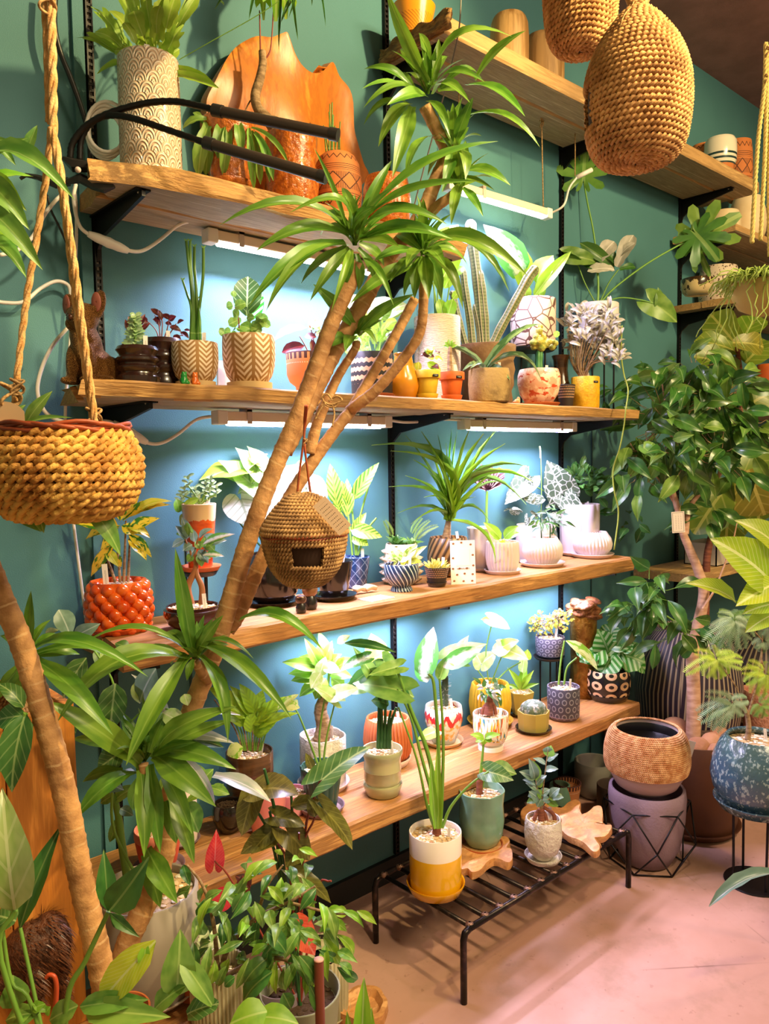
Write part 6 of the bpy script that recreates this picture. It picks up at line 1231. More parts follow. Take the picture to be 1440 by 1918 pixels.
blob(gd, 'mushroom_caps', caps, k_copper, .004, 1)
r = SP('round_leaf_calathea', 'round banded-leaf calathea in a black pot with peach rings', 'plant', 1139, -.205, Z4, 80, 1252, [(.8, 0), (.88, .04), (.98, .3), (1, .55), (.98, .8), (.92, 1)], k_ring, sauc=(78, 13, k_blackp), grav='s', tags=0, seg=54); d = r['_d']
LS(r, 'round', g_orb, d, [(1135, 1240, 1120, 1178, 76), (1120, 1215, 1078, 1222, 60), (1150, 1225, 1128, 1262, 54, -.05), (1140, 1215, 1172, 1185, 60), (1160, 1225, 1205, 1240, 64, -.03), (1140, 1200, 1150, 1170, 44)], .8, fc=.9, fu=.5)
LS(r, 'ovate', g_orb, d, [(1130, 1210, 1085, 1240, 60), (1155, 1215, 1186, 1195, 50), (1160, 1210, 1208, 1262, 44), (1140, 1225, 1120, 1180, 60), (1138, 1225, 1118, 1262, 44)], 1, fc=.9)
for p in ([(1138, 1255), (1136, 1240), (1130, 1225)], [(1142, 1255), (1150, 1235), (1160, 1222)]): stem(r, p, .003, g_stem, d=d)
r = SP('clay_pot_plant', 'red clay pot with pale mottled foot at the left end of lowest shelf', 'plant', 298, -.19, Z4, 86, 1548, [(.66, 0), (.72, .05), (.86, .4), (.95, .7), (.98, .8), (1, .82), (1, 1)], k_salmon, sauc=(96, 14, k_mauve), tags=1); 
r = SP('black_bowl', 'small black bowl on the lowest shelf behind brown-leaved plant', 'bowl', 428, -.13, Z4, 60, 1502, 'bowl', k_blackp, grav='s', tags=0)
r = SP('pink_pot', 'pink stippled pot behind the clay pot with pale gravel', 'pot', 340, -.10, Z4, 60, 1470, 'cyl', k_pink, tags=0, sauc=(70, 8, k_mauve))
for lab, px, y, w_, tp, m_ in (('coral pink pot among the brown-leaved plant', 500, -.2, 80, 1478, gl_('coral_pink', 'e8898a')), ('pink glazed pot left of dark green fluted pot', 548, -.16, 60, 1480, gl_('soft_pink', 'e8a0b0'))): SP('pink_pot', lab, 'pot', px, y, Z4, w_, tp, 'taper', m_, tags=0)
# ------------------------------------------------------------------ black metal bench
bn = thing('metal_bench', 'low black iron slatted bench on the concrete floor', 'bench', (1.36, -.545, 0)); o_ = V(bn.location); X0, X1, Y0, Y1, ZB_ = 1.362, 2.128, -.548, -.215, .185
def bar(name, pts, rr, sub=8):
    W = [V(q) for q in pts]; v, f, u = tube([q-o_ for q in W], rr, 10); return obj(name, mesh(name, v, f, M_iron, u), bn)
M_iron = M('raw_iron', '2b2422', .32, .75, col2='4a3a32', ns=(40, (1, 1, 1)), nr=(.5, .7)); M_weld = M('weld_bead', '8a6a5a', .4, .8, bump=(300, .002))
for y in (Y0, Y1):
    arc = lambda x, s: [V((x, y, 0)), V((x, y, ZB_*.5)), V((x, y, ZB_-.022)), V((x+s*.006, y, ZB_-.006)), V((x+s*.022, y, ZB_))]
    bar('side_rail', [V((X0+.022, y, ZB_)), V((X0+.3, y, ZB_)), V((X1-.3, y, ZB_)), V((X1-.022, y, ZB_))], .0085)
    bar('leg', arc(X0, 1), .0088); bar('leg', arc(X1, -1), .0088)
n = 13
for k in range(n):
    x = X0+.03+(X1-X0-.06)*k/(n-1); b_ = bar('slat', [V((x, Y0, ZB_)), V((x, (Y0+Y1)/2, ZB_)), V((x, Y1, ZB_))], .0065)
    for y in (Y0, Y1):
        v, f, u = lathe([(.010, -.005), (.013, 0), (.010, .005), (.003, .008)], 10); obj('weld', mesh('weld', v, f, M_weld, u), b_, (x-o_.x, y+(.006 if y < -.4 else -.006)-o_.y, ZB_-o_.z+.003))
# wooden slabs
def slab(name, lab, outline, zb, th, cat='slab', mat=w_slab):
    P = [onZ(x, y, zb+th) for x, y in outline]; c = sum(P, V())/len(P); root = thing(name, lab, cat, (c.x, c.y, zb))
    o = obj('slab', slab_fill('slab', [(p.x-c.x, p.y-c.y) for p in P], lambda a, b: th+.003*math.sin(a*60)*math.cos(b*50), mat, th, (0, 0), rings=6, up=True), root)
    m_ = o.modifiers.new('t', 'SOLIDIFY'); m_.thickness = th; m_.offset = -1; b_ = o.modifiers.new('b', 'BEVEL'); b_.width = .004; b_.segments = 2; b_.limit_method = 'ANGLE'; return root
ZS = ZB_+.0075
slab('wooden_slab', 'flat teak root slab under the green tulip pot', [(850, 1622), (862, 1640), (876, 1640), (884, 1648), (900, 1640), (925, 1622), (950, 1630), (960, 1618), (958, 1604), (948, 1600), (956, 1588), (948, 1580), (930, 1580), (900, 1582), (870, 1592), (855, 1606)], ZS, .022)
slab('wooden_slab', 'leaf-shaped teak slab with rounded lobes at the right of bench', [(1046, 1560), (1064, 1577), (1090, 1590), (1112, 1605), (1124, 1600), (1120, 1588), (1112, 1580), (1130, 1578), (1142, 1568), (1146, 1556), (1128, 1552), (1130, 1535), (1126, 1522), (1112, 1522), (1095, 1535), (1082, 1542), (1086, 1520), (1080, 1509), (1066, 1513), (1050, 1524), (1030, 1520), (1032, 1530), (1046, 1540), (1052, 1550)], ZS, .02)
slab('wooden_slab', 'amber wood slab half hidden behind the stucco pot', [(975, 1545), (1000, 1560), (1030, 1550), (1040, 1530), (1020, 1512), (990, 1515), (974, 1530)], ZS, .02)
def onbench(name, lab, px, py, z, wpx, hpx, prof, mat, sauc=None, **k):
    P = onZ(px, py, z); mp = dep(P)/F
    if sauc: sauc = (sauc[0]*mp/2, sauc[1]*mp, sauc[2])
    return pot(name, lab, 'plant', P, wpx*mp/2, hpx*mp, prof, mat, sauc, **k)
r = onbench('long_stem_alocasia', 'tall fleshy green stems in the white and yellow glazed pot', 816, 1668, ZS, 98, 108, 'cyl', k_two, sauc=(110, 20, k_yelsauc), soil=.9, tags=1); d = r['_d']
stem(r, [(820, 1586), (818, 1566), (818, 1545)], .013, g_redbark, .011, 'trunk', 12, 4, d, rings=.012)
for p, a in (([(820, 1552), (812, 1500), (790, 1420), (770, 1345), (745, 1290)], .006), ([(818, 1548), (816, 1480), (798, 1400), (770, 1330), (742, 1250)], .008), ([(822, 1548), (822, 1470), (820, 1380), (812, 1280), (802, 1262)], .007), ([(824, 1550), (828, 1480), (830, 1380), (823, 1270)], .006), ([(816, 1556), (800, 1510), (780, 1420), (746, 1325)], .005), ([(828, 1550), (845, 1510), (880, 1470), (915, 1445)], .005), ([(820, 1556), (808, 1530), (802, 1508)], .007)): stem(r, p, a, g_stem, a*.5, d=d)
LS(r, 'strap', g_bright, d-.02, [(816, 1552, 806, 1430, 16), (824, 1550, 824, 1440, 14), (822, 1552, 818, 1400, 14)], 0)
LS(r, 'arrow', g_mid, d, [(744, 1292, 660, 1280, 56, .05), (742, 1250, 690, 1265, 30)], .5, fc=.8); LS(r, 'arrow', g_alo, d, [(916, 1446, 962, 1462, 40, -.02)], 1)
r = onbench('stump_plant', 'cut stump with palm leaflets in a celadon green tulip pot', 902, 1590, ZS+.026, 86, 110, [(.42, 0), (.5, .02), (.55, .04), (.72, .1), (.9, .25), (.97, .5), (.93, .78), (1, 1)], k_tulip, sauc=(80, 14, k_terra), soil=.88, tags=0, mod=lambda a, q, z: (q*(1+.02*math.cos(a*6)), z), seg=60); d = r['_d']
stem(r, [(898, 1490), (898, 1470), (899, 1455)], .010, g_redbark, .009, 'trunk', 10, 4, d, rings=.01); stem(r, [(899, 1458), (902, 1430), (906, 1385)], .006, g_stem, .003, d=d)
LS(r, 'ovate', g_bright, d, [(907, 1384, 880, 1376, 14), (907, 1384, 890, 1390, 14), (908, 1384, 926, 1374, 14), (908, 1384, 938, 1376, 14), (908, 1384, 922, 1388, 14), (907, 1384, 904, 1396, 12)], 1.5); LS(r, 'ovate', g_mid, d-.02, [(918, 1438, 968, 1450, 34)], 1)
stem(r, [(902, 1480), (910, 1450), (918, 1438)], .003, g_stem, d=d)
r = onbench('ginseng_ficus', 'small ficus on claw-like roots in a white stucco pot', 1017, 1610, ZS, 70, 76, [(.42, 0), (.5, .03), (.58, .1), (.78, .18), (.95, .4), (1, .62), (.97, .85), (.92, 1)], k_stuc, sauc=(70, 11, k_stuc), soil=.9, tags=1); d = r['_d']
for p, a in (([(1016, 1552), (1014, 1535), (1012, 1515)], .012), ([(1000, 1550), (1002, 1530), (1010, 1516)], .007), ([(1040, 1545), (1036, 1525), (1018, 1512)], .007), ([(1025, 1552), (1022, 1530), (1014, 1515)], .007)): stem(r, p, a, g_redbark, a*.7, 'root', 9, 5, d)
for p in ([(1012, 1516), (1008, 1490), (1002, 1455)], [(1013, 1516), (1018, 1470), (1026, 1405)], [(1013, 1516), (1024, 1500), (1038, 1490)]): stem(r, p, .0022, g_bark, .0012, 'branch', 6, 4, d)
LS(r, 'ovate', g_blue, d, [(1002, 1460, 990, 1420, 20), (1002, 1458, 972, 1445, 20), (1004, 1470, 1024, 1452, 18), (1026, 1410, 1026, 1398, 20), (1024, 1425, 1046, 1412, 16), (1022, 1432, 998, 1420, 12), (1020, 1445, 1046, 1440, 18), (1008, 1480, 984, 1466, 16), (1008, 1485, 988, 1492, 16), (1012, 1490, 1030, 1478, 18), (1030, 1492, 1048, 1476, 20), (1032, 1494, 1056, 1494, 18), (1010, 1498, 990, 1482, 22), (1016, 1498, 1032, 1500, 20), (1014, 1496, 1006, 1512, 18), (1002, 1470, 978, 1460, 14)], 1); LS(r, 'ovate', g_mid, d, [(1026, 1418, 1032, 1396, 22), (1004, 1462, 998, 1424, 22), (1014, 1496, 1004, 1476, 16), (1020, 1500, 1046, 1510, 16), (1008, 1496, 986, 1504, 16), (1006, 1474, 1016, 1462, 14), (1028, 1496, 1052, 1488, 18)], 1)
# ------------------------------------------------------------------ right floor group
ZF = 0
P = onZ(1210, 1612, 0); mp = dep(P)/F
mv = pot('mauve_pot', 'mauve concrete pot standing inside the black wire frame', 'pot', P, 70*mp, 142*mp, [(.5, 0), (.62, .03), (.85, .25), (.97, .6), (1, .9), (.97, 1)], k_mauve, None, grav=None, tags=0, soil=.3, wall=.012)
rp = thing('rope_pot', 'pale pot wound with orange straw rope set on mauve pot', 'pot', P+V((-.004, 0, 142*mp-.012))); q = mp*.99
obj('pot', lathe_mesh('pot', [(16*q, 0), (36*q, 1*q), (56*q, 16*q), (71*q, 44*q), (74*q, 60*q), (72*q, 100*q), (60*q, 118*q), (56*q, 119*q), (58*q, 117*q), (57.5*q, 100*q), (62*q, 60*q), (20*q, 40*q)], M('pale_mauve_pot', 'b09890', .7), 48), rp)
P_ = [(73*q, 46*q), (76*q, 60*q), (75*q, 85*q), (69*q, 108*q), (61*q, 119*q), (57*q, 120*q)]
rope_rows(rp, P_, .0062, .0021, M('orange_straw', 'c98b5a', .8, patt=lambda g: g.mix(g.noise(50).sm(.3, .7), 'e2b27c', 'b5743f'), bump=(260, .001)), .011, name='rope_winding')
obj('dark_inside', lathe_mesh('dark_inside', [(57*q, 112*q), (56*q, 110*q), (55*q, 96*q), (30*q, 84*q), (4*q, 84*q)], M('black_inner_pot', '121010', .3), 36, close=False), rp)
v, f, u = box((-.016, -.0008, -.026), (.016, .0008, .026)); o = obj('price_tag', mesh('price_tag', v, f, M('white_tag', 'ded2c4', .6), u, False), rp); o.matrix_local = Matrix.Translation(RI*79*q+V((0, 0, 82*q))) @ Matrix.Rotation(-.9, 4, 'Z') @ Matrix.Rotation(.25, 4, 'Y')
wf = thing('wire_stand', 'black faceted wire stand around the mauve pot', 'stand', P)
R1, R2, R3 = 78*mp, 89*mp, 66*mp; z1, z2, z3 = 118*mp, 58*mp, .004
N1 = [V((math.cos(a)*R1, math.sin(a)*R1, z1)) for a in [i*math.pi/3+.2 for i in range(6)]]; N2 = [V((math.cos(a)*R2, math.sin(a)*R2, z2)) for a in [i*math.pi/3+.2+.52 for i in range(6)]]; N3 = [V((math.cos(a)*R3, math.sin(a)*R3, z3)) for a in [i*math.pi/3+.2 for i in range(6)]]
for i in range(6):
    for a, b in ((N1[i], N1[(i+1) % 6]), (N1[i], N2[i]), (N1[(i+1) % 6], N2[i]), (N2[i], N3[i]), (N2[i], N3[(i+1) % 6]), (N3[i], N3[(i+1) % 6])):
        v, f, u = tube([a, b], .0028, 6); obj('wire', mesh('wire', v, f, m_black, u), wf)
# brown planter with the ficus tree
P = onZ(1297, 1545, 0); mp = dep(P)/F; d = dep(P)
ft = pot('ficus_tree', 'tall ficus tree with glossy leaves in a big brown planter with stones', 'tree', P, 79*mp, 166*mp, [(.84, 0), (.93, .02), (.97, .1), (1, 1)], k_bigbrown, (84*mp, 16*mp, k_bigbrown), grav='s', tags=0, soil=.94, wall=.008)
m_stone = M('pinkish_stone', 'b98664', .8, col2='a06c4c', ns=(8, (1, 1, 1)), bump=(60, .003))
rs = random.Random(4)
for k, (x, y, w_) in enumerate(((1330, 1392, 46), (1305, 1402, 50), (1262, 1368, 66), (1345, 1378, 40), (1270, 1398, 40), (1338, 1408, 30), (1240, 1385, 40))):
    c = onZ(x, y, ft['_soil']+.01)-V(ft.location); c = V((max(-.11, min(.11, c.x)), max(-.11, min(.11, c.y)), c.z)); blob(ft, 'stone', [(c, (w_*mp*.5, w_*mp*.42, w_*mp*.32)), (c+V((.012, 0, .008)), (w_*mp*.36, w_*mp*.4, w_*mp*.3))], m_stone, .006, 1)
stem(ft, [(1298, 1392), (1299, 1300), (1297, 1220), (1310, 1160), (1318, 1110), (1308, 1070), (1292, 1030), (1278, 995), (1268, 950), (1255, 905), (1245, 870)], .026, g_pinkbark, .008, 'trunk', 14, 6, d)
stem(ft, [(1284, 1000), (1290, 955), (1310, 925), (1345, 893), (1370, 850)], .011, g_pinkbark, .005, 'branch', 10, 5, d); stem(ft, [(1255, 905), (1262, 850), (1250, 780), (1240, 720)], .007, g_pinkbark, .003, 'branch', 8, 5, d); stem(ft, [(1268, 950), (1235, 900), (1200, 860), (1180, 830)], .005, g_pinkbark, .002, 'branch', 8, 5, d)
stem(ft, [(1298, 1215), (1270, 1170), (1225, 1140), (1190, 1110)], .005, g_stem, .002, 'branch', 8, 5, d-.05); stem(ft, [(1316, 1140), (1340, 1100), (1370, 1020), (1380, 980)], .005, g_pinkbark, .002, 'branch', 8, 5, d-.05); stem(ft, [(1345, 893), (1360, 820), (1340, 740), (1330, 690)], .006, g_pinkbark, .003, 'branch', 8, 5, d)
bunch(ft, 'lance', [g_ficus, g_ficus, g_deep, g_mid], [(1250, 790, 85, 90, d), (1340, 750, 85, 75, d), (1300, 700, 75, 50, d), (1215, 850, 60, 50, d-.05), (1350, 850, 70, 60, d-.05), (1200, 890, 45, 35, d-.05), (1290, 850, 60, 50, d-.08), (1400, 800, 40, 70, d)], 215, 62, 27, .55, 1.5, 21, twig=g_bark, fc=.9, fu=.35, jit=.35, flat=.7)
bunch(ft, 'lance', [g_ficus, g_deep], [(1215, 1110, 60, 50, d-.1), (1270, 1180, 55, 40, d-.12), (1190, 1150, 40, 40, d-.1), (1330, 965, 50, 30, d)], 56, 62, 26, .5, 1.5, 22, twig=g_stem, fc=.8, flat=.6)
bunch(ft, 'lance', g_deep, [(1150, 760, 60, 40, d+.25), (1215, 700, 50, 40, d+.25), (1180, 970, 35, 25, d+.2)], 46, 40, 17, .4, 1, 23, fc=.8)
v, f, u = box((-.023, -.0008, -.038), (.023, .0008, .038)); k_tagw = M('white_price_tag', 'f0e0da', .6, patt=lambda g: g.mix((((g.x.ab()-.019).ab().lt(.0007))*(g.z.ab().lt(.034))).mx(((g.z.ab()-.034).ab().lt(.0007))*(g.x.ab().lt(.019))).mx((g.z*160).fr().lt(.4)*((g.x*110).fr().lt(.2))*(g.z.ab().lt(.026))*(g.x.ab().lt(.013))), 'f0e0da', '8a7a78'))
o = obj('price_tag', mesh('price_tag', v, f, k_tagw, u, False), ft); o.matrix_local = Matrix.Translation(at(1270, 978, d-.07)-P) @ Matrix.Rotation(-.73, 4, 'Z') @ Matrix.Rotation(-.06, 4, 'Y'); twine(ft, 'tag_string', [at(1272, 960, d-.07), at(1276, 940, d-.03)], .001)
# second tree: broad fiddle leaves behind
P = V((onYZ(1345, -.32, 0).x, -.32, 0)); P = onYZ(1352, -.36, 0); d2 = dep(P)
fd = pot('fiddle_leaf_tree', 'red-barked tree with broad fiddle leaves behind the ficus', 'tree', P, .13, .26, 'taper', k_bigbrown, None, grav='s', tags=0)
stem(fd, [at(1352, pix(P+V((0, 0, .2)))[1], d2), at(1340, 1300, d2), at(1322, 1200, d2), at(1322, 1090, d2), at(1326, 1030, d2), at(1340, 980, d2), at(1365, 900, d2), at(1390, 760, d2), at(1380, 650, d2)], .02, g_redbark, .010, 'trunk', 12, 6)
g_fid = leafmat('fiddle_leaf', '5c7a1e', 'b8b860', '758a2a', mode='side', n=5, rough=.35)
LS(fd, 'fiddle', g_fid, d2, [(1382, 650, 1330, 588, 66), (1385, 650, 1420, 592, 60), (1380, 660, 1300, 640, 50), (1395, 680, 1440, 640, 70), (1390, 700, 1300, 668, 60), (1400, 760, 1450, 730, 80), (1390, 830, 1440, 900, 110), (1400, 860, 1420, 980, 100), (1370, 900, 1300, 1000, 90), (1372, 930, 1360, 1010, 80), (1380, 820, 1300, 800, 70), (1390, 690, 1340, 720, 60), (1400, 640, 1432, 672, 60)], 1, fc=.9, fu=.4)
fb = leafmat('brown_green_leaf', '9a8a30', 'c8b860', '7d7a2a', mode='side', n=5)
LS(fd, 'fiddle', fb, d2-.1, [(1400, 880, 1432, 965, 96), (1372, 642, 1430, 650, 50)], 1, fc=1)
# striped jars
for lab, px, y, w_, tp in (('huge black and gold striped jar behind the ficus trunk', 1285, -.33, 190, 1172), ('second huge striped jar at the right edge behind feathery tree', 1432, -.30, 210, 1190)):
    P = onYZ(px, y, 0); mp = dep(P)/F; h_ = (pix(P)[1]-tp)*mp
    rr_ = w_*mp/2; o_r = thing('striped_jar', lab, 'jar', P); pf, _ = pot_profile([(.55, 0), (.68, .04), (.85, .25), (.97, .5), (1, .66), (.92, .84), (.74, .95), (.6, 1)], min(rr_, -y-.02), h_, .012, .8); obj('jar', lathe_mesh('jar', pf, k_jarstripe, 96), o_r)
# feathery tree in blue glazed pot on a tall stand
P = onZ(1412, 1652, 0); d = dep(P); mp = d/F
zt = (pix(P)[1]-1512)*mp; sd = thing('plant_stand', 'tall thin black stand with round base under the blue glazed pot', 'stand', P)
obj('base_plate', lathe_mesh('base_plate', [(.002, 0), (52*mp, 0), (53*mp, .003), (52*mp, .006), (.002, .007)], m_black, 36), sd)
for k in range(4): a = k*1.5708+.9; c = V((math.cos(a), math.sin(a), 0))*42*mp; stem(sd, [P+c*.95+V((0, 0, .004)), P+c+V((0, 0, zt))], .004, m_black, name='leg')
v, f, u = tube([V((math.cos(a)*44*mp, math.sin(a)*44*mp, zt)) for a in [k*.2618 for k in range(25)]], .004, 6, False); obj('ring', mesh('ring', v, f, m_black, u), sd)
Pb = P+V((0, 0, zt+.004))
ev = pot('feathery_tree', 'small tree with feathery leaves in a blue crystal glazed pot', 'tree', Pb, 80*mp, 128*mp, [(.55, 0), (.75, .05), (.94, .25), (1, .45), (.93, .72), (.78, .93), (.68, 1)], k_bluepot, (74*mp, 20*mp, k_bluepot), soil=.9, tags=1, wall=.012)
stem(ev, [(1400, 1386), (1402, 1360), (1398, 1335), (1388, 1318)], .009, g_bark, .006, 'trunk', 10, 5, d); stem(ev, [(1400, 1340), (1415, 1290), (1425, 1240), (1428, 1190)], .004, g_bark, .002, 'branch', 8, 5, d); stem(ev, [(1390, 1320), (1380, 1290), (1360, 1260), (1345, 1240)], .003, g_bark, .002, 'branch', 8, 5, d); stem(ev, [(1395, 1330), (1370, 1300), (1350, 1310)], .0025, g_bark, .0015, 'branch', 8, 5, d)
def fan(mat, cx, cy, tips, wd, dd=0):
    LS(ev, 'frond', mat, d+dd, [(cx, cy, x, y, wd*1.35) for x, y in tips], 1.2, fc=.9, fu=.4, jit=.15)
g_feath = leafmat('feather_leaf', '7a9a6a', None, '9ab08a', rough=.5); g_feathb = leafmat('bright_feather_leaf', 'a8c83a', None, 'c2da5a', rough=.5)
fan(g_feathb, 1340, 1232, [(1282, 1262), (1300, 1222), (1320, 1268), (1345, 1272), (1362, 1264), (1388, 1250), (1330, 1210), (1390, 1236), (1375, 1225), (1312, 1245)], 22, -.04)
fan(g_feath, 1370, 1315, [(1305, 1335), (1310, 1352), (1330, 1365), (1352, 1350), (1378, 1345), (1395, 1338), (1320, 1300), (1340, 1370), (1400, 1310), (1345, 1300)], 24, -.04)
fan(g_feath, 1375, 1160, [(1318, 1205), (1335, 1218), (1350, 1225), (1372, 1222), (1392, 1215), (1330, 1180), (1410, 1195), (1400, 1170), (1345, 1150)], 22, -.02)
fan(g_feathb, 1432, 1260, [(1388, 1258), (1395, 1280), (1408, 1300), (1425, 1305), (1440, 1240), (1400, 1240), (1445, 1290)], 22); fan(g_feath, 1430, 1200, [(1440, 1215), (1425, 1222), (1442, 1180), (1432, 1160), (1410, 1210)], 20)
fan(g_mid, 1425, 1320, [(1440, 1300), (1440, 1340), (1422, 1345), (1408, 1340), (1445, 1320)], 18); fan(g_mid, 1370, 1160, [(1345, 1145), (1350, 1170), (1385, 1145), (1395, 1150), (1420, 1148)], 20)
stem(ev, [(1388, 1318), (1378, 1316), (1370, 1315)], .002, g_bark, d=d-.03); stem(ev, [(1428, 1200), (1400, 1170), (1375, 1160)], .002, g_bark, d=d); stem(ev, [(1425, 1230), (1430, 1250), (1432, 1260)], .002, g_bark, d=d)
cp_ = onYZ(1428, -.55, 0); mpc = dep(cp_)/F; t = stand('dark stand under the coral pitted pot', 1428, -.55, 0, (pix(cp_)[1]-1405)*mpc, 76)
pot('coral_pot', 'tall coral pink pitted pot behind the feathery tree', 'pot', V((onYZ(1428, -.55, t).x, -.55, t+.005)), 38*mpc, 115*mpc, [(.7, 0), (.78, .03), (.92, .5), (1, .9), (.98, 1)], k_coral, None, grav=None, tags=0)
# lime dieffenbachia leaning in from the right
P = onZ(1500, 1700, 0); d = 2.05; P = V((at(1620, 1500, d).x, at(1620, 1500, d).y, 0)); df = pot('dieffenbachia', 'big lime yellow leaves reaching in at the right edge', 'plant', P, .11, .22, 'taper', k_terra, grav='s', tags=0); 
for p in ([P+V((0, 0, .19)), at(1570, 1400, d), at(1500, 1200, d), at(1462, 1080, d)],): stem(df, p, .014, g_stem, .008)
g_dief = leafmat('lime_white_ribbed_leaf', 'b4c624', 'e4e89a', '9cb828', mode='side', n=14, rough=.4)
LS(df, 'ovate', g_dief, d, [(1450, 1100, 1330, 1008, 96, -.05), (1470, 1040, 1376, 974, 62), (1378, 1128, 1284, 1092, 42, -.05), (1460, 1090, 1378, 1135, 62, -.08), (1460, 1060, 1440, 1010, 70), (1470, 1130, 1390, 1150, 50), (1450, 1150, 1395, 1185, 40)], 1, fc=.9, fu=.5); stem(df, [(1462, 1080), (1420, 1110), (1378, 1128)], .003, g_stem, d=d)
LS(df, 'wavy', g_blue, 1.9, [(1475, 1642, 1328, 1696, 26, -.05, 2)], 1.5); stem(df, [P+V((0, 0, .19)), at(1475, 1642, 1.9)], .003, g_stem)
# pots on the floor below the shelf end
for lab, px, py, w_, h_, prof, mt in (('pale bowl pot on the floor under the shelf end', 1112, 1470, 72, 66, 'cup', M('grey_white_pot', '9a958c', .6)), ('brown bowl with dark rim on the floor behind bench', 1062, 1506, 52, 52, 'taper', k_rimstripe), ('teal round pot on the floor behind leaf-shaped slab', 1048, 1520, 44, 52, 'round', k_tulip), ('dark ribbed pot on the floor left of wire stand', 1148, 1530, 60, 62, 'cyl', M('dark_grey_ribbed', '4a3c34', .6)), ('wide salmon bowl behind the rope pot', 1180, 1450, 100, 90, 'taper', k_terra)):
    P = onZ(px, py, 0)
    if P.y > -.08: P = onYZ(px, -.10 if w_ < 90 else -.14, 0)
    mp = dep(P)/F; pot('floor_pot', lab, 'pot', P, w_*mp/2, h_*mp if py != 1450 else (pix(P)[1]-1358)*mp, prof, mt, None, grav=None, tags=0, soil=.55, wall=.007)
# ------------------------------------------------------------------ left foreground: plank table, crate, boar
ZT = .33; xr_ = onZ(350, 1850, ZT).x
tb = thing('plank_table', 'low table of pale planks under the cane plant pots', 'table', (0, -.8, 0))
for k in range(6):
    y0 = -1.22+k*.15; v, f, u = box((-.5, y0+.003+.8, ZT-.03), (xr_, y0+.147+.8, ZT), .003); obj('plank', mesh('plank', v, f, w_warm, u, False), tb)
for x in (-.4, xr_-.05):
    for y in (-1.18, -.36): bx('leg', (x-.02, y+.78, 0), (x+.02, y+.82, ZT-.03), w_warm, tb)
c = onY(142, 1318, -.40); hz = c.z
w_box = wood('orange_pine', 'c47424', 'dc9040', '9a5418', 3, (9, 9, .7))
cb = thing('wooden_crate', 'tall open orange pine crate at the left edge', 'crate', (c.x, -.40, ZT))
for k in range(5): bx('board', (-.006-.118*(k+1), -.009, 0), (-.008-.118*k, .009, hz-ZT), w_box, cb, .002)
for k in range(2): bx('board', (-.018, .010+.13*k, 0), (0, .010+.13*k+.128, hz-ZT), w_box, cb, .002)
for k in range(5): bx('board', (-.018-.118*(k+1), .25, 0), (-.02-.118*k, .266, hz-ZT), w_box, cb, .002)
cy = thing('round_basket', 'round brown basket standing inside the pine crate', 'basket', (c.x-.14, -.27, hz-.12)); rope_rows(cy, [(.08, 0), (.095, .03), (.1, .08), (.095, .115)], .008, .0035, m_sea3, .016); bx('box', (-.09, -.09, -(hz-.12-ZT)), (.09, .09, 0), w_box, cy)
d = 1.36; b = at(60, 1884, d); mp = d/F; br = thing('boar_figure', 'brown bristly boar figure standing beside the pine crate', 'figure', V((b.x, b.y, ZT)))
def B_(x, y, q=0): return at(x, y, d+q)-V(br.location)
m_fur = M('brown_bristle', '6a3c26', .5, col2='3c2014', ns=(40, (1, 1, 1)), bump=(150, .004))
parts = [(B_(20, 1800), (95*mp, 55*mp, 62*mp)), (B_(95, 1765, .01), (38*mp, 42*mp, 60*mp)), (B_(60, 1770), (60*mp, 50*mp, 50*mp)), (B_(110, 1810, .02), (18*mp, 22*mp, 60*mp)), (B_(118, 1860, .02), (11*mp, 12*mp, 40*mp)), (B_(62, 1850, -.03), (24*mp, 20*mp, 45*mp)), (B_(-40, 1790), (60*mp, 45*mp, 55*mp))]
bo = blob(br, 'body', parts, m_fur, .006, 3); rs = random.Random(6); ps = []
for k in range(2600):
    c_, r_ = parts[rs.choice([0, 0, 1, 1, 2, 2, 3, 4, 5])][:2]; u_ = V((rs.gauss(0, 1), rs.gauss(0, 1), rs.gauss(0, 1))).normalized()
    if u_.dot(FW) > .35: continue
    p0 = c_+V((u_.x*r_[0], u_.y*r_[1], u_.z*r_[2])); nn = V((u_.x/r_[0], u_.y/r_[1], u_.z/r_[2])).normalized(); tn = (RI*.7+V((0, 0, -.6))-nn*(RI*.7+V((0, 0, -.6))).dot(nn)); L_ = rs.uniform(.012, .024)
    p1 = p0+(tn*.85+nn*.35).normalized()*L_; s_ = nn.cross(tn).normalized()*.0012; kk = [p0-s_, p0+s_, p1]; ps.append((kk, [(0, 1, 2)], [(0, 0)]*3))
v, f, u = join(*ps); obj('bristles', mesh('bristles', v, f, M('bristle', '7d4a30', .35, vary=.5, col2='4a2818', ns=(90, (1, 1, 1))), u, False), br, kind='stuff')
# ------------------------------------------------------------------ leaning cane plant
d0 = 1.37; P = V((at(226, 1868, d0).x, at(226, 1868, d0).y, ZT)); d = d0
dr = thing('cane_dracaena', 'tall leaning cane plant with strappy leaf heads standing before the grey cylinder pot', 'tree', P)
pot('cane_dracaena', '', 'tree', P, .05, .06, 'taper', k_terra, None, grav='s', rootfirst=dr, tags=0)
dr['label'] = 'tall leaning cane plant with strappy leaf heads standing before the grey cylinder pot'
CB = [(220, 1848, 1.37), (236, 1775, 1.38), (262, 1715, 1.39), (290, 1655, 1.41), (311, 1580, 1.43), (322, 1490, 1.45), (342, 1385, 1.46), (370, 1300, 1.47), (403, 1215, 1.47), (432, 1120, 1.47), (462, 1020, 1.48), (490, 940, 1.48), (522, 860, 1.49)]
stem(dr, CB+[(560, 770, 1.49), (590, 690, 1.49), (622, 604, 1.48), (655, 530, 1.47), (668, 490, 1.46)], .0205, g_cane_bark, .0145, 'cane', 14, 8, rings=.026)
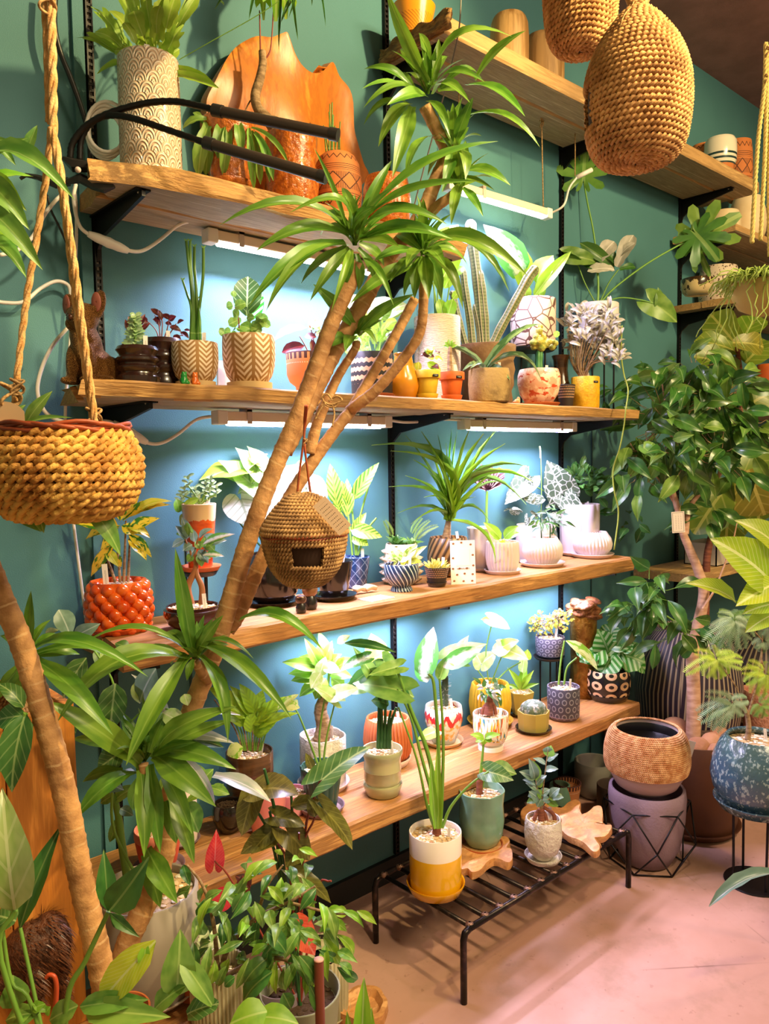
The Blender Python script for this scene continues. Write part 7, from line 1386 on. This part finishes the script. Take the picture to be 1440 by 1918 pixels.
stem(dr, [(530, 845, 1.50), (560, 790, 1.51), (586, 735, 1.52), (628, 654, 1.53), (672, 580, 1.54), (730, 478, 1.55), (768, 432, 1.55), (795, 390, 1.56), (815, 340, 1.56), (835, 288, 1.56), (824, 256, 1.55), (806, 220, 1.54), (795, 198, 1.53)], .019, g_cane_bark, .0125, 'cane', 14, 8, rings=.026)
stem(dr, [(425, 1180, 1.50), (446, 1150, 1.51), (472, 1090, 1.52), (499, 1030, 1.53), (525, 970, 1.54), (547, 924, 1.55), (602, 841, 1.57), (640, 790, 1.58), (662, 762, 1.59), (701, 695, 1.6), (742, 625, 1.6), (777, 560, 1.6)], .016, g_cane_bark, .010, 'cane', 12, 8, rings=.022)
stem(dr, [(655, 770, 1.59), (672, 756, 1.57), (707, 728, 1.56), (756, 671, 1.54), (786, 622, 1.52), (793, 560, 1.5), (790, 500, 1.5)], .012, g_cane_bark, .009, 'cane', 12, 8, rings=.02)
stem(dr, [(580, 850, 1.56), (592, 800, 1.56), (611, 752, 1.55), (634, 703, 1.55), (664, 655, 1.54), (667, 640, 1.54)], .012, g_cane_bark, .008, 'cane', 12, 8, rings=.02)
stem(dr, [(800, 405, 1.56), (820, 385, 1.55), (845, 368, 1.54), (860, 352, 1.53)], .011, g_cane_bark, .009, 'cane', 12, 6, rings=.02); stem(dr, [(832, 290, 1.56), (845, 282, 1.55), (850, 272, 1.54)], .011, g_cane_bark, .010, 'cane', 12, 4, rings=.02)
H1 = [(650, 442, 476, 470, 30, -.08, 2), (648, 455, 465, 572, 34, -.1, 1.5), (652, 460, 497, 580, 32, -.12, 1.5), (645, 425, 410, 419, 26, -.1, 2), (655, 465, 580, 564, 22, -.05, 1.5), (650, 462, 563, 531, 24, .05, 1), (658, 468, 621, 582, 16, -.08, 2), (662, 475, 640, 546, 20, .02), (668, 475, 671, 546, 20, .03), (680, 485, 738, 572, 16, -.05, 2), (668, 450, 748, 462, 38, -.05, 1), (655, 445, 545, 394, 26, -.1, 4), (663, 440, 702, 386, 34, -.06, 2), (650, 430, 588, 276, 11, -.05, .5), (672, 440, 735, 298, 24, 0, 1), (672, 445, 734, 350, 24, -.08, 1), (690, 400, 933, 262, 32, -.05, 1), (690, 405, 896, 338, 18, -.1, 1.5), (680, 425, 838, 418, 30, -.08, 2), (676, 450, 848, 446, 30, -.05, 2), (670, 430, 640, 350, 20, .05), (660, 440, 610, 395, 22, .06), (680, 440, 760, 395, 22, .03), (670, 465, 700, 530, 22, .05), (676, 436, 728, 320, 18, .05, 1), (655, 440, 600, 440, 26, .08), (672, 455, 720, 500, 24, .06)]
LS(dr, 'strap', g_cane, 1.45, H1, 1.5, fc=.7, fu=.6)
H2 = [(802, 152, 722, -20, 26, -.08, 1), (808, 150, 957, 64, 26, -.06, 3), (890, 150, 985, 56, 26, -.06, 1), (875, 160, 984, 217, 30, -.1, 1), (880, 215, 1012, 274, 22, -.06, 1.5), (815, 162, 908, 152, 24, -.08, 2), (770, 162, 681, 128, 20, 0, 2), (765, 166, 678, 165, 18, -.06, 1), (765, 156, 722, 128, 14, .03, 1), (790, 176, 680, 200, 22, -.05, 2), (760, 190, 680, 233, 22, 0, 2), (798, 180, 725, 196, 28, -.1, 1), (768, 194, 708, 274, 28, -.05, 1.5), (772, 200, 735, 332, 32, -.08, 1), (800, 150, 784, 60, 20, .05), (806, 160, 840, 105, 22, .05), (820, 170, 870, 175, 22, .02), (812, 176, 880, 190, 24, -.1, 2), (800, 190, 844, 258, 20, -.06), (790, 150, 750, 90, 20, .06), (815, 150, 822, 72, 18, 0, .5), (778, 170, 735, 150, 18, .06, 2), (825, 165, 905, 152, 20, .04, 3)]
LS(dr, 'strap', g_cane, 1.52, H2, 1.5, fc=.7, fu=.6)
H3 = [(812, 255, 759, 334, 24, -.06, 1.5), (865, 322, 956, 346, 28, -.06, 1.5), (862, 330, 926, 356, 10, -.03, 1), (852, 268, 886, 182, 26, -.05, .5), (850, 270, 838, 205, 24, 0, .5), (855, 270, 862, 190, 20, .03, .5), (848, 275, 800, 330, 26, .03), (858, 280, 872, 335, 26, -.06), (856, 275, 875, 240, 20, .06), (850, 280, 845, 345, 24, .04), (862, 345, 845, 420, 22, -.05), (865, 350, 856, 290, 24, .02, .5), (858, 350, 830, 300, 22, .04, .5), (866, 352, 905, 405, 18, -.04, 1), (862, 350, 895, 338, 18, .02, 1), (846, 272, 812, 262, 22, .02, 1), (852, 276, 828, 360, 24, -.05, 1), (866, 346, 872, 262, 22, .06, .5)]
LS(dr, 'strap', g_cane, 1.53, H3, 1.5, fc=.7, fu=.6)
H4 = [(800, 452, 990, 516, 32, -.08, 2.5), (805, 465, 955, 543, 28, -.08, 2.5), (798, 478, 868, 578, 26, -.06, 2), (794, 480, 803, 560, 30, -.06, 1), (786, 480, 776, 560, 26, -.03, 1), (800, 462, 845, 400, 18, -.05, 1), (785, 495, 655, 568, 28, -.05, 1.5), (780, 470, 700, 488, 28, -.05, 1), (782, 480, 730, 528, 24, -.06, 1), (795, 460, 790, 420, 16, .02, .5), (790, 462, 768, 425, 18, .03, .5), (798, 460, 820, 422, 18, .02, .5), (788, 470, 740, 440, 24, .05), (800, 470, 860, 470, 24, .05), (805, 480, 850, 525, 24, .05), (800, 475, 835, 500, 26, -.1), (790, 470, 760, 500, 26, -.1, 1), (792, 480, 756, 556, 18, .04), (800, 468, 878, 500, 22, .03, 2), (796, 470, 826, 560, 26, .02, 2)]
LS(dr, 'strap', g_cane, 1.5, H4, 1.5, fc=.7, fu=.6)
LS(dr, 'strap', g_cane, 1.53, [(664, 612, 587, 532, 28, -.05), (672, 622, 776, 550, 24, -.05), (670, 625, 704, 590, 14, 0, 3), (670, 628, 716, 600, 14, .03, 2), (662, 630, 646, 658, 24, -.06), (658, 632, 606, 654, 30, -.03, 2), (674, 630, 708, 646, 13, -.05, 3), (667, 625, 650, 590, 14, .03), (668, 626, 675, 580, 14, .04), (675, 628, 700, 616, 12, .02, 2), (664, 628, 640, 615, 14, .04, 2)], 1.5)
H6 = [(362, 1230, 328, 1026, 30, -.04, .3), (368, 1225, 418, 1152, 26, 0, 1), (352, 1232, 104, 1350, 48, -.12, 3), (352, 1226, 235, 1434, 38, -.12, 1), (358, 1222, 150, 1206, 16, -.04, 2.5), (345, 1228, 268, 1212, 20, .04, 1), (374, 1228, 428, 1390, 28, -.08, 2.5), (378, 1208, 547, 1346, 32, -.1, 1.5), (378, 1205, 475, 1232, 15, -.03, 2), (448, 1162, 606, 1216, 28, -.04, 3), (350, 1215, 312, 1182, 22, .02, 3), (362, 1220, 345, 1165, 18, .05, 1), (372, 1222, 395, 1175, 20, .05, 1), (350, 1235, 320, 1245, 22, .05, 1), (370, 1215, 430, 1208, 18, .03, 1), (362, 1235, 350, 1275, 16, -.02)]
LS(dr, 'strap', g_cane, 1.42, H6, 1.5, fc=.7, fu=.6)
H7 = [(262, 1432, 84, 1312, 50, -.1, 1), (296, 1404, 442, 1322, 38, -.06, 2), (286, 1416, 366, 1390, 26, -.05, 1), (292, 1412, 436, 1348, 30, 0, 1.5), (300, 1410, 442, 1440, 40, -.05, 2), (290, 1416, 404, 1510, 48, -.08, 2), (300, 1440, 360, 1562, 32, -.06, 1.5), (262, 1438, 270, 1606, 36, -.08, 1), (280, 1432, 300, 1598, 34, -.06, 1), (252, 1444, 140, 1534, 42, -.08, 1.5), (230, 1444, 154, 1464, 28, 0, 1.5), (215, 1402, 134, 1384, 26, .03, 1), (270, 1410, 268, 1304, 14, .02, .5), (262, 1415, 225, 1340, 24, .02, 1), (280, 1410, 310, 1340, 24, .04, 1), (320, 1488, 364, 1618, 34, -.05, 1), (275, 1590, 332, 1692, 42, -.05, 2), (272, 1600, 300, 1700, 36, -.02, 1), (285, 1420, 330, 1350, 26, .05, 1), (255, 1430, 190, 1395, 26, .05, 1), (275, 1440, 250, 1520, 26, .04), (310, 1500, 330, 1580, 30, .0)]
LS(dr, 'strap', g_cane, 1.40, H7, 1.5, fc=.7, fu=.6)
stem(dr, [(306, 1600, 1.43), (292, 1540, 1.42), (276, 1480, 1.40), (268, 1430, 1.40)], .011, g_cane_bark, .009, 'cane', 12, 6, rings=.02); stem(dr, [(390, 1275, 1.46), (378, 1262, 1.44), (366, 1240, 1.42)], .009, g_cane_bark, .008, 'cane', 10, 5, rings=.02)
for hx, hy, hd, n_ in ((664, 452, 1.47, 14), (800, 168, 1.54, 12), (852, 272, 1.55, 8), (862, 346, 1.54, 8), (792, 470, 1.51, 14), (366, 1232, 1.44, 12), (270, 1418, 1.42, 16)): rosette(dr, 'strap', g_cane, at(hx, hy+8, hd), n_, .12, .02, 25, 85, 1, seed=int(hx))
# left-hand cane leaning the other way, its pot hidden by leaves
d = 1.22; P = V((at(205, 1870, d).x, at(205, 1870, d).y, ZT)); d3 = thing('cane_dracaena', 'thick pale cane leaning off the left edge in front of pine crate', 'tree', P)
pot('cane_dracaena', '', 'tree', P, .065, .07, 'taper', k_terra, rootfirst=d3, tags=0, grav='s'); d3['label'] = 'thick pale cane leaning off the left edge in front of pine crate'
stem(d3, [at(196, 1850, d), at(180, 1770, d), at(150, 1640, d), at(122, 1490, d), at(82, 1340, d), at(38, 1200, d), at(-4, 1100, d), at(-50, 960, d), at(-80, 700, d), at(-80, 420, d)], .0195, g_cane_bark, .015, 'cane', 16, 8, rings=.024)
LS(d3, 'strap', g_cane, 1.26, [(56, 1215, 58, 1106, 22, 0, .3), (60, 1218, 118, 1190, 24, .04, 2), (62, 1216, 276, 1264, 30, -.04, 2.5), (64, 1236, 212, 1376, 40, -.06, 1.5), (62, 1225, 250, 1240, 22, .04, 2), (58, 1215, 95, 1160, 16, .03, 2), (66, 1230, 150, 1225, 26, .03, 2), (55, 1220, 0, 1190, 24, 0, 2), (50, 1235, -5, 1310, 26, 0, 2), (60, 1240, 40, 1330, 30, .05, 2)], 1.5)
LS(d3, 'ovate', g_mid, 1.05, [(-30, 250, 30, 310, 26), (-40, 330, 55, 430, 48, 0, 1.5), (-30, 290, 140, 372, 44, 0, 2.5), (-40, 380, 80, 505, 44, 0, 1.5), (-40, 310, 52, 258, 22), (48, 292, 70, 234, 22, 0, .5), (-40, 440, 50, 520, 40, 0, 1.5), (-30, 270, 22, 265, 14)], 1); LS(d3, 'lance', g_bright, 1.08, [(-30, 320, 50, 395, 40), (-20, 420, 60, 480, 34), (-40, 350, 62, 330, 30)], 1)
# rubbery round leaves, philodendron and others on the plank table
d0 = 1.52; P = V((at(283, 1862, d0).x, at(283, 1862, d0).y, ZT)); hy = pot('wax_plant', 'grey cylinder pot of gravel with a thick-leaved climbing plant behind the canes', 'plant', P, 92*d0/F, (pix(P)[1]-1664)*d0/F, 'cyl', k_greycyl, (98*d0/F, .018, m_white), tags=0, soil=.93, wall=.008)
stem(hy, [at(238, 1640, 1.5), at(228, 1580, 1.5), at(222, 1530, 1.5), at(212, 1488, 1.5)], .0085, g_stem, .006)
g_lil = leafmat('lilac_sheen_leaf', 'a9a8a0', 'd0ccd0', '8f9a88', rough=.3)  # lilac-silver blades, the sheen is put into their colour
LS(hy, 'strap', g_lil, 1.46, [(325, 1368, 450, 1338, 22, 0, 2), (318, 1378, 440, 1392, 24, 0, 2), (318, 1350, 246, 1262, 22, 0, 2), (330, 1385, 358, 1325, 20), (355, 1400, 398, 1422, 30, 0, 1), (320, 1400, 404, 1512, 20, .02, 2), (400, 1452, 508, 1502, 36, -.02, 1)], 1.5)
LS(hy, 'ovate', g_mid, 1.5, [(212, 1490, 188, 1505, 24), (214, 1500, 262, 1470, 26), (222, 1530, 205, 1578, 20), (345, 1500, 372, 1560, 44), (372, 1470, 400, 1440, 30), (380, 1460, 372, 1432, 18), (395, 1475, 430, 1488, 24)], 1); LS(hy, 'lance', g_bright, 1.5, [(345, 1505, 420, 1468, 18), (300, 1480, 330, 1440, 20), (345, 1360, 352, 1300, 22), (360, 1420, 395, 1405, 18)], 1)
stem(hy, [sp(hy), at(215, 1560, 1.47), at(210, 1470, 1.44), at(205, 1400, 1.42), at(215, 1290, 1.42), at(165, 1200, 1.42)], .003, g_stem, .0018)
stem(hy, [at(205, 1400, 1.42), at(270, 1330, 1.45), at(330, 1330, 1.45)], .002, g_stem, .0015)
LS(hy, 'ovate', g_alo, 1.42, [(216, 1280, 206, 1372, 54), (230, 1408, 182, 1442, 48), (118, 1318, 122, 1406, 42), (162, 1232, 118, 1308, 44)], 1, fc=1, fu=.2); LS(hy, 'ovate', g_blue, 1.42, [(110, 1142, 132, 1192, 40), (140, 1192, 188, 1168, 30), (292, 1252, 262, 1316, 46), (200, 1465, 232, 1480, 26), (225, 1515, 250, 1528, 22), (150, 1200, 180, 1215, 22)], 1, fc=1, fu=.2); LS(hy, 'ovate', g_cream, 1.43, [(305, 1335, 348, 1360, 36), (256, 1275, 262, 1318, 30), (345, 1300, 352, 1322, 22), (85, 1185, 110, 1180, 14), (195, 1205, 190, 1240, 12)], 1, fc=1)
LS(hy, 'ovate', g_deep, 1.45, [(330, 1380, 420, 1400, 34), (320, 1350, 300, 1390, 30), (240, 1215, 215, 1205, 26), (180, 1215, 200, 1262, 26)], 1)
ph = pot('philodendron', 'three-lobed glossy green leaves rising at the bottom left corner', 'plant', V((at(110, 1905, 1.12).x, at(110, 1905, 1.12).y, ZT-.03)), .05, .06, 'taper', k_terra, None, grav='s', tags=0); ph.location.z = ZT; d = 1.12
stem(ph, [sp(ph), at(125, 1880, d), at(160, 1800, d), at(203, 1708, d)], .0045, g_stem, .0035); stem(ph, [sp(ph), at(60, 1885, d), at(22, 1840, d), at(4, 1740, d)], .003, g_stem, .003)
LS(ph, 'lance', g_deep, d, [(203, 1706, 194, 1590, 38), (205, 1706, 280, 1604, 62, -.03), (205, 1710, 262, 1756, 20), (208, 1712, 235, 1745, 24)], 1, fc=1, fu=.2)
LS(ph, 'ovate', g_lime, d, [(292, 1762, 184, 1884, 64)], 1, fc=1); LS(ph, 'ovate', g_mid, d, [(330, 1866, 338, 1740, 66), (338, 1795, 402, 1890, 42), (290, 1890, 350, 1845, 40), (26, 1888, 24, 1826, 54), (60, 1898, 10, 1912, 40), (146, 1884, 92, 1912, 44), (150, 1886, 280, 1872, 40), (160, 1895, 320, 1905, 50), (30, 1910, 75, 1895, 40)], 1, fc=.9, fu=.4)
LS(ph, 'lance', g_bright, d, [(275, 1765, 268, 1822, 24), (60, 1890, 85, 1880, 22), (85, 1900, 95, 1885, 22), (60, 1880, 92, 1896, 18)], 1); LS(ph, 'round', g_alo, d, [(30, 1725, -8, 1715, 54), (350, 1900, 410, 1880, 40)], 1, fc=1)
LS(ph, 'ovate', leafmat('pale_sheen_leaf', '84a04a', 'c8d09a', 'a8b870', mode='side', n=4, rough=.3), 1.1, [(28, 1705, 4, 1476, 86, 0, 2)], 1, fc=1); LS(ph, 'lance', g_deep, 1.2, [(38, 1738, 116, 1542, 42, .03)], 1, fc=1); LS(ph, 'ovate', g_alo, 1.2, [(48, 1336, 22, 1484, 62, -.03, 1), (48, 1340, -10, 1350, 50), (45, 1325, -5, 1280, 36, 0, 2)], 1, fc=1); stem(ph, [at(28, 1705, 1.1), at(2, 1800, 1.1), sp(ph)], .004, g_stem); stem(ph, [at(48, 1336, 1.2), at(-20, 1500, 1.2), at(-15, 1740, 1.18), sp(ph)], .004, g_stem); stem(ph, [sp(ph), at(38, 1738, 1.2)], .003, g_stem)  # the big pale leaf carries its sheen as colour
v_ = thing('red_stake', 'small curved red plastic hook standing on the plank table', 'hook', at(104, 1880, 1.2)); stem(v_, [at(104, 1886, 1.2), at(106, 1850, 1.2), at(102, 1830, 1.2), at(92, 1826, 1.2), at(86, 1832, 1.2)], .004, M('coral_plastic', 'c8502c', .4), .003, 'hook')
# brown-leaved alocasia on the floor in front of the lowest shelf
P = onZ(560, 1800, 0); P = V((at(560, 1780, 1.62).x, at(560, 1780, 1.62).y, 0)); al = pot('brown_alocasia', 'dark olive and copper-leaved alocasia in front of the lowest shelf', 'plant', P, .085, .25, 'taper', M('olive_grey_pot', '8a8a6c', .6), None, grav='s', tags=0); d = 1.60
for x, y, q in ((470, 1500, .004), (505, 1520, .004), (560, 1560, .003), (590, 1530, .0032), (495, 1440, .0045), (545, 1480, .004), (620, 1650, .003), (520, 1580, .003), (600, 1460, .0036)): stem(al, [sp(al), at((x+545)/2+rg.uniform(-12, 12), (y+1690)/2, d+.02), at(x, y, d)], q, g_red_stem if q < .004 else g_dstem, q*.7)
LS(al, 'arrow', g_olive, d, [(492, 1478, 560, 1488, 74, -.03), (470, 1500, 452, 1566, 46), (500, 1570, 450, 1600, 46), (540, 1560, 580, 1612, 56), (610, 1520, 660, 1592, 38), (560, 1640, 620, 1692, 34), (520, 1530, 572, 1548, 40), (505, 1560, 470, 1600, 40), (560, 1590, 535, 1625, 44)], 1, fc=.8)
LS(al, 'arrow', g_alo, d-.04, [(609, 1456, 694, 1398, 64, .04, .5)], .5, fc=.5, fu=.9); LS(al, 'ovate', g_olive, d, [(590, 1530, 578, 1488, 22), (545, 1510, 600, 1500, 30), (585, 1440, 572, 1410, 18)], 1)
LS(al, 'heart', g_red, d-.03, [(402, 1612, 405, 1553, 36), (420, 1680, 402, 1712, 40), (560, 1740, 590, 1790, 50)], .5, fc=1); LS(al, 'ovate', g_burg, d, [(455, 1640, 450, 1690, 30), (470, 1660, 440, 1640, 26)], 1)
stem(al, [sp(al), at(440, 1660, d-.02), at(402, 1612, d-.03)], .002, g_red_stem)
# weeping ficus in fluted pale pots, bottom
wr2 = wr(44); d = 1.42
P = onZ(413, 1905, .1); P = V((at(413, 1960, 1.45).x, at(413, 1960, 1.45).y, 0)); hgt = P.z+at(413, 1800, 1.45).z
wf_ = pot('weeping_ficus', 'weeping ficus with small pointed leaves in a fluted pale pot at the bottom', 'plant', P, 52*1.45/F, hgt, 'cyl', k_groove, None, tags=0, mod=wr2, seg=132, grav='g', soil=.93)
stem(wf_, [sp(wf_), at(430, 1770, 1.44), at(480, 1720, 1.43), at(540, 1690, 1.42), at(590, 1660, 1.42)], .006, g_bark, .002, 'branch'); stem(wf_, [sp(wf_), at(400, 1730, 1.44), at(380, 1660, 1.43), at(350, 1620, 1.43)], .005, g_bark, .0018, 'branch'); stem(wf_, [at(480, 1720, 1.43), at(500, 1660, 1.42), at(530, 1620, 1.42)], .004, g_bark, .0016, 'branch'); stem(wf_, [at(540, 1690, 1.42), at(620, 1710, 1.4), at(670, 1712, 1.4)], .003, g_bark, .0014, 'branch'); stem(wf_, [sp(wf_), at(480, 1800, 1.4), at(540, 1800, 1.38), at(545, 1850, 1.36)], .005, g_bark, .003, 'branch')
bunch(wf_, 'lance', [g_mid, g_deep, g_mid, g_bright], [(380, 1690, 60, 50, 1.43), (470, 1690, 80, 55, 1.41), (560, 1690, 80, 60, 1.41), (430, 1770, 90, 50, 1.38), (540, 1780, 90, 55, 1.38), (520, 1630, 70, 30, 1.43), (610, 1790, 40, 40, 1.4)], 130, 56, 21, .55, 2, 31, fc=.75, fu=.5, jit=.45, flat=.5)
LS(wf_, 'lance', g_bright, 1.4, [(610, 1708, 648, 1706, 16), (640, 1706, 682, 1738, 16), (668, 1706, 706, 1732, 16), (618, 1720, 650, 1745, 18), (630, 1750, 662, 1792, 20), (605, 1755, 636, 1808, 24), (560, 1590, 595, 1605, 14), (520, 1600, 525, 1590, 18)], 2)
LS(wf_, 'ovate', g_deep, 1.34, [(500, 1745, 536, 1785, 34), (500, 1795, 458, 1840, 34), (560, 1790, 592, 1844, 30), (510, 1820, 455, 1880, 46), (530, 1860, 545, 1890, 30), (580, 1845, 600, 1898, 26), (440, 1830, 420, 1848, 20)], 1.5, fc=.9); LS(wf_, 'ovate', g_bright, 1.3, [(500, 1895, 430, 1918, 60), (480, 1905, 560, 1918, 50)], 1, fc=.9)
gm = leafmat('pale_pointed_leaf', 'c8d4a8', 'eef0dc', 'dfe6c4', rough=.5); agv = pot('pale_agave', 'pale pointed rosette plant half hidden left of the weeping ficus', 'plant', V((at(372, 1830, 1.52).x, at(372, 1830, 1.52).y, 0)), .06, .12, 'taper', k_terra, None, grav='s', tags=0)
agv.location.z = max(0, at(372, 1790, 1.52).z-.12)
rosette(agv, 'lance', gm, at(378, 1790, 1.52), 18, .07, .028, 5, 75, 1, fc=.4)
bx('block', (-.08, -.08, -agv.location.z), (.08, .08, -.0), w_warm, agv)
P = onZ(603, 1898, 0); mp = dep(P)/F
ep = pot('grooved_pot', 'empty pale grooved pot with black liner near bench leg', 'pot', P, 50*mp, 118*mp, 'cyl', k_groove, (54*mp, 14*mp, k_groove), grav=None, tags=0, mod=wr(40), seg=120, soil=.95, wall=.006)
obj('black_liner', lathe_mesh('black_liner', [(46*mp, 112*mp), (45.5*mp, 125*mp), (44*mp, 125*mp), (43*mp, 108*mp), (3*mp, 108*mp)], M('black_liner', '121013', .4), 36, close=False), ep)
stp = thing('brown_stake', 'reddish brown round pole with pale end beside grooved pot', 'pole', at(600, 1925, 1.34)); v, f, u = tube([at(597, 1800, 1.34)-V(stp.location), at(598, 1850, 1.34)-V(stp.location), at(600, 1925, 1.34)-V(stp.location), V((at(600, 1925, 1.34).x, at(600, 1925, 1.34).y, 0))-V(stp.location)], .0085, 14); obj('pole', mesh('pole', v, f, M('red_brown_pole', '7a3a2a', .45), u, True, 40), stp)
v, f, u = tube([at(597, 1799, 1.34)-V(stp.location), at(597, 1796, 1.34)-V(stp.location)], .0087, 14); obj('pole_end', mesh('pole_end', v, f, M('pink_wood_end', 'd8a090', .6), u), stp)
rb = pot('dark_red_pot', 'dark red glazed pot under the weeping ficus leaves', 'pot', V((at(548, 1900, 1.5).x, at(548, 1900, 1.5).y, 0)), .045, .11, 'taper', gl_('dark_red_glaze', '5a1a1c'), None, grav='s', tags=0)
pp = pot('mauve_grey_pot', 'mauve grey cylinder pot behind the weeping ficus', 'pot', V((at(525, 1810, 1.66).x, at(525, 1810, 1.66).y, 0)), .055, .24, 'cyl', M('mauve_grey', '7a6870', .6), None, grav='s', tags=0)
P = onZ(680, 1900, 0); lg = thing('log_slice', 'round slice of tree trunk lying on the floor at the bottom', 'log', P); mp = dep(P)/F
obj('log', lathe_mesh('log', [(2*mp, 0), (46*mp, 0), (48*mp, 8*mp), (47*mp, 24*mp), (38*mp, 26*mp), (30*mp, 14*mp), (2*mp, 13*mp)], w_slab, 40, lambda a, q, z: (q*(1+.05*math.sin(a*3)+.03*math.sin(a*7)), z)), lg)
dw = thing('wavy_leaf_plant', 'upright wavy green leaves rising at the bottom edge beside log slice', 'plant', V((at(665, 1950, 1.3).x, at(665, 1950, 1.3).y, 0)))
obj('pot', lathe_mesh('pot', pot_profile('taper', .05, .18)[0], k_terra, 32), dw); bq = V(dw.location)+V((0, 0, .16)); d = dep(bq)
for x1, y1, w_ in ((682, 1832, 44), (696, 1888, 36), (650, 1895, 34)):
    t = at(x1, y1, d-.0); leaf(dw, 'wavy', g_bright, bq, t, w_*d/F, .5, 1, .2, jit=.1)
for o in list(bpy.data.objects):
    for k in ('_top', '_soil', '_d'):
        if k in o.keys(): del o[k]
bpy.context.view_layer.update()
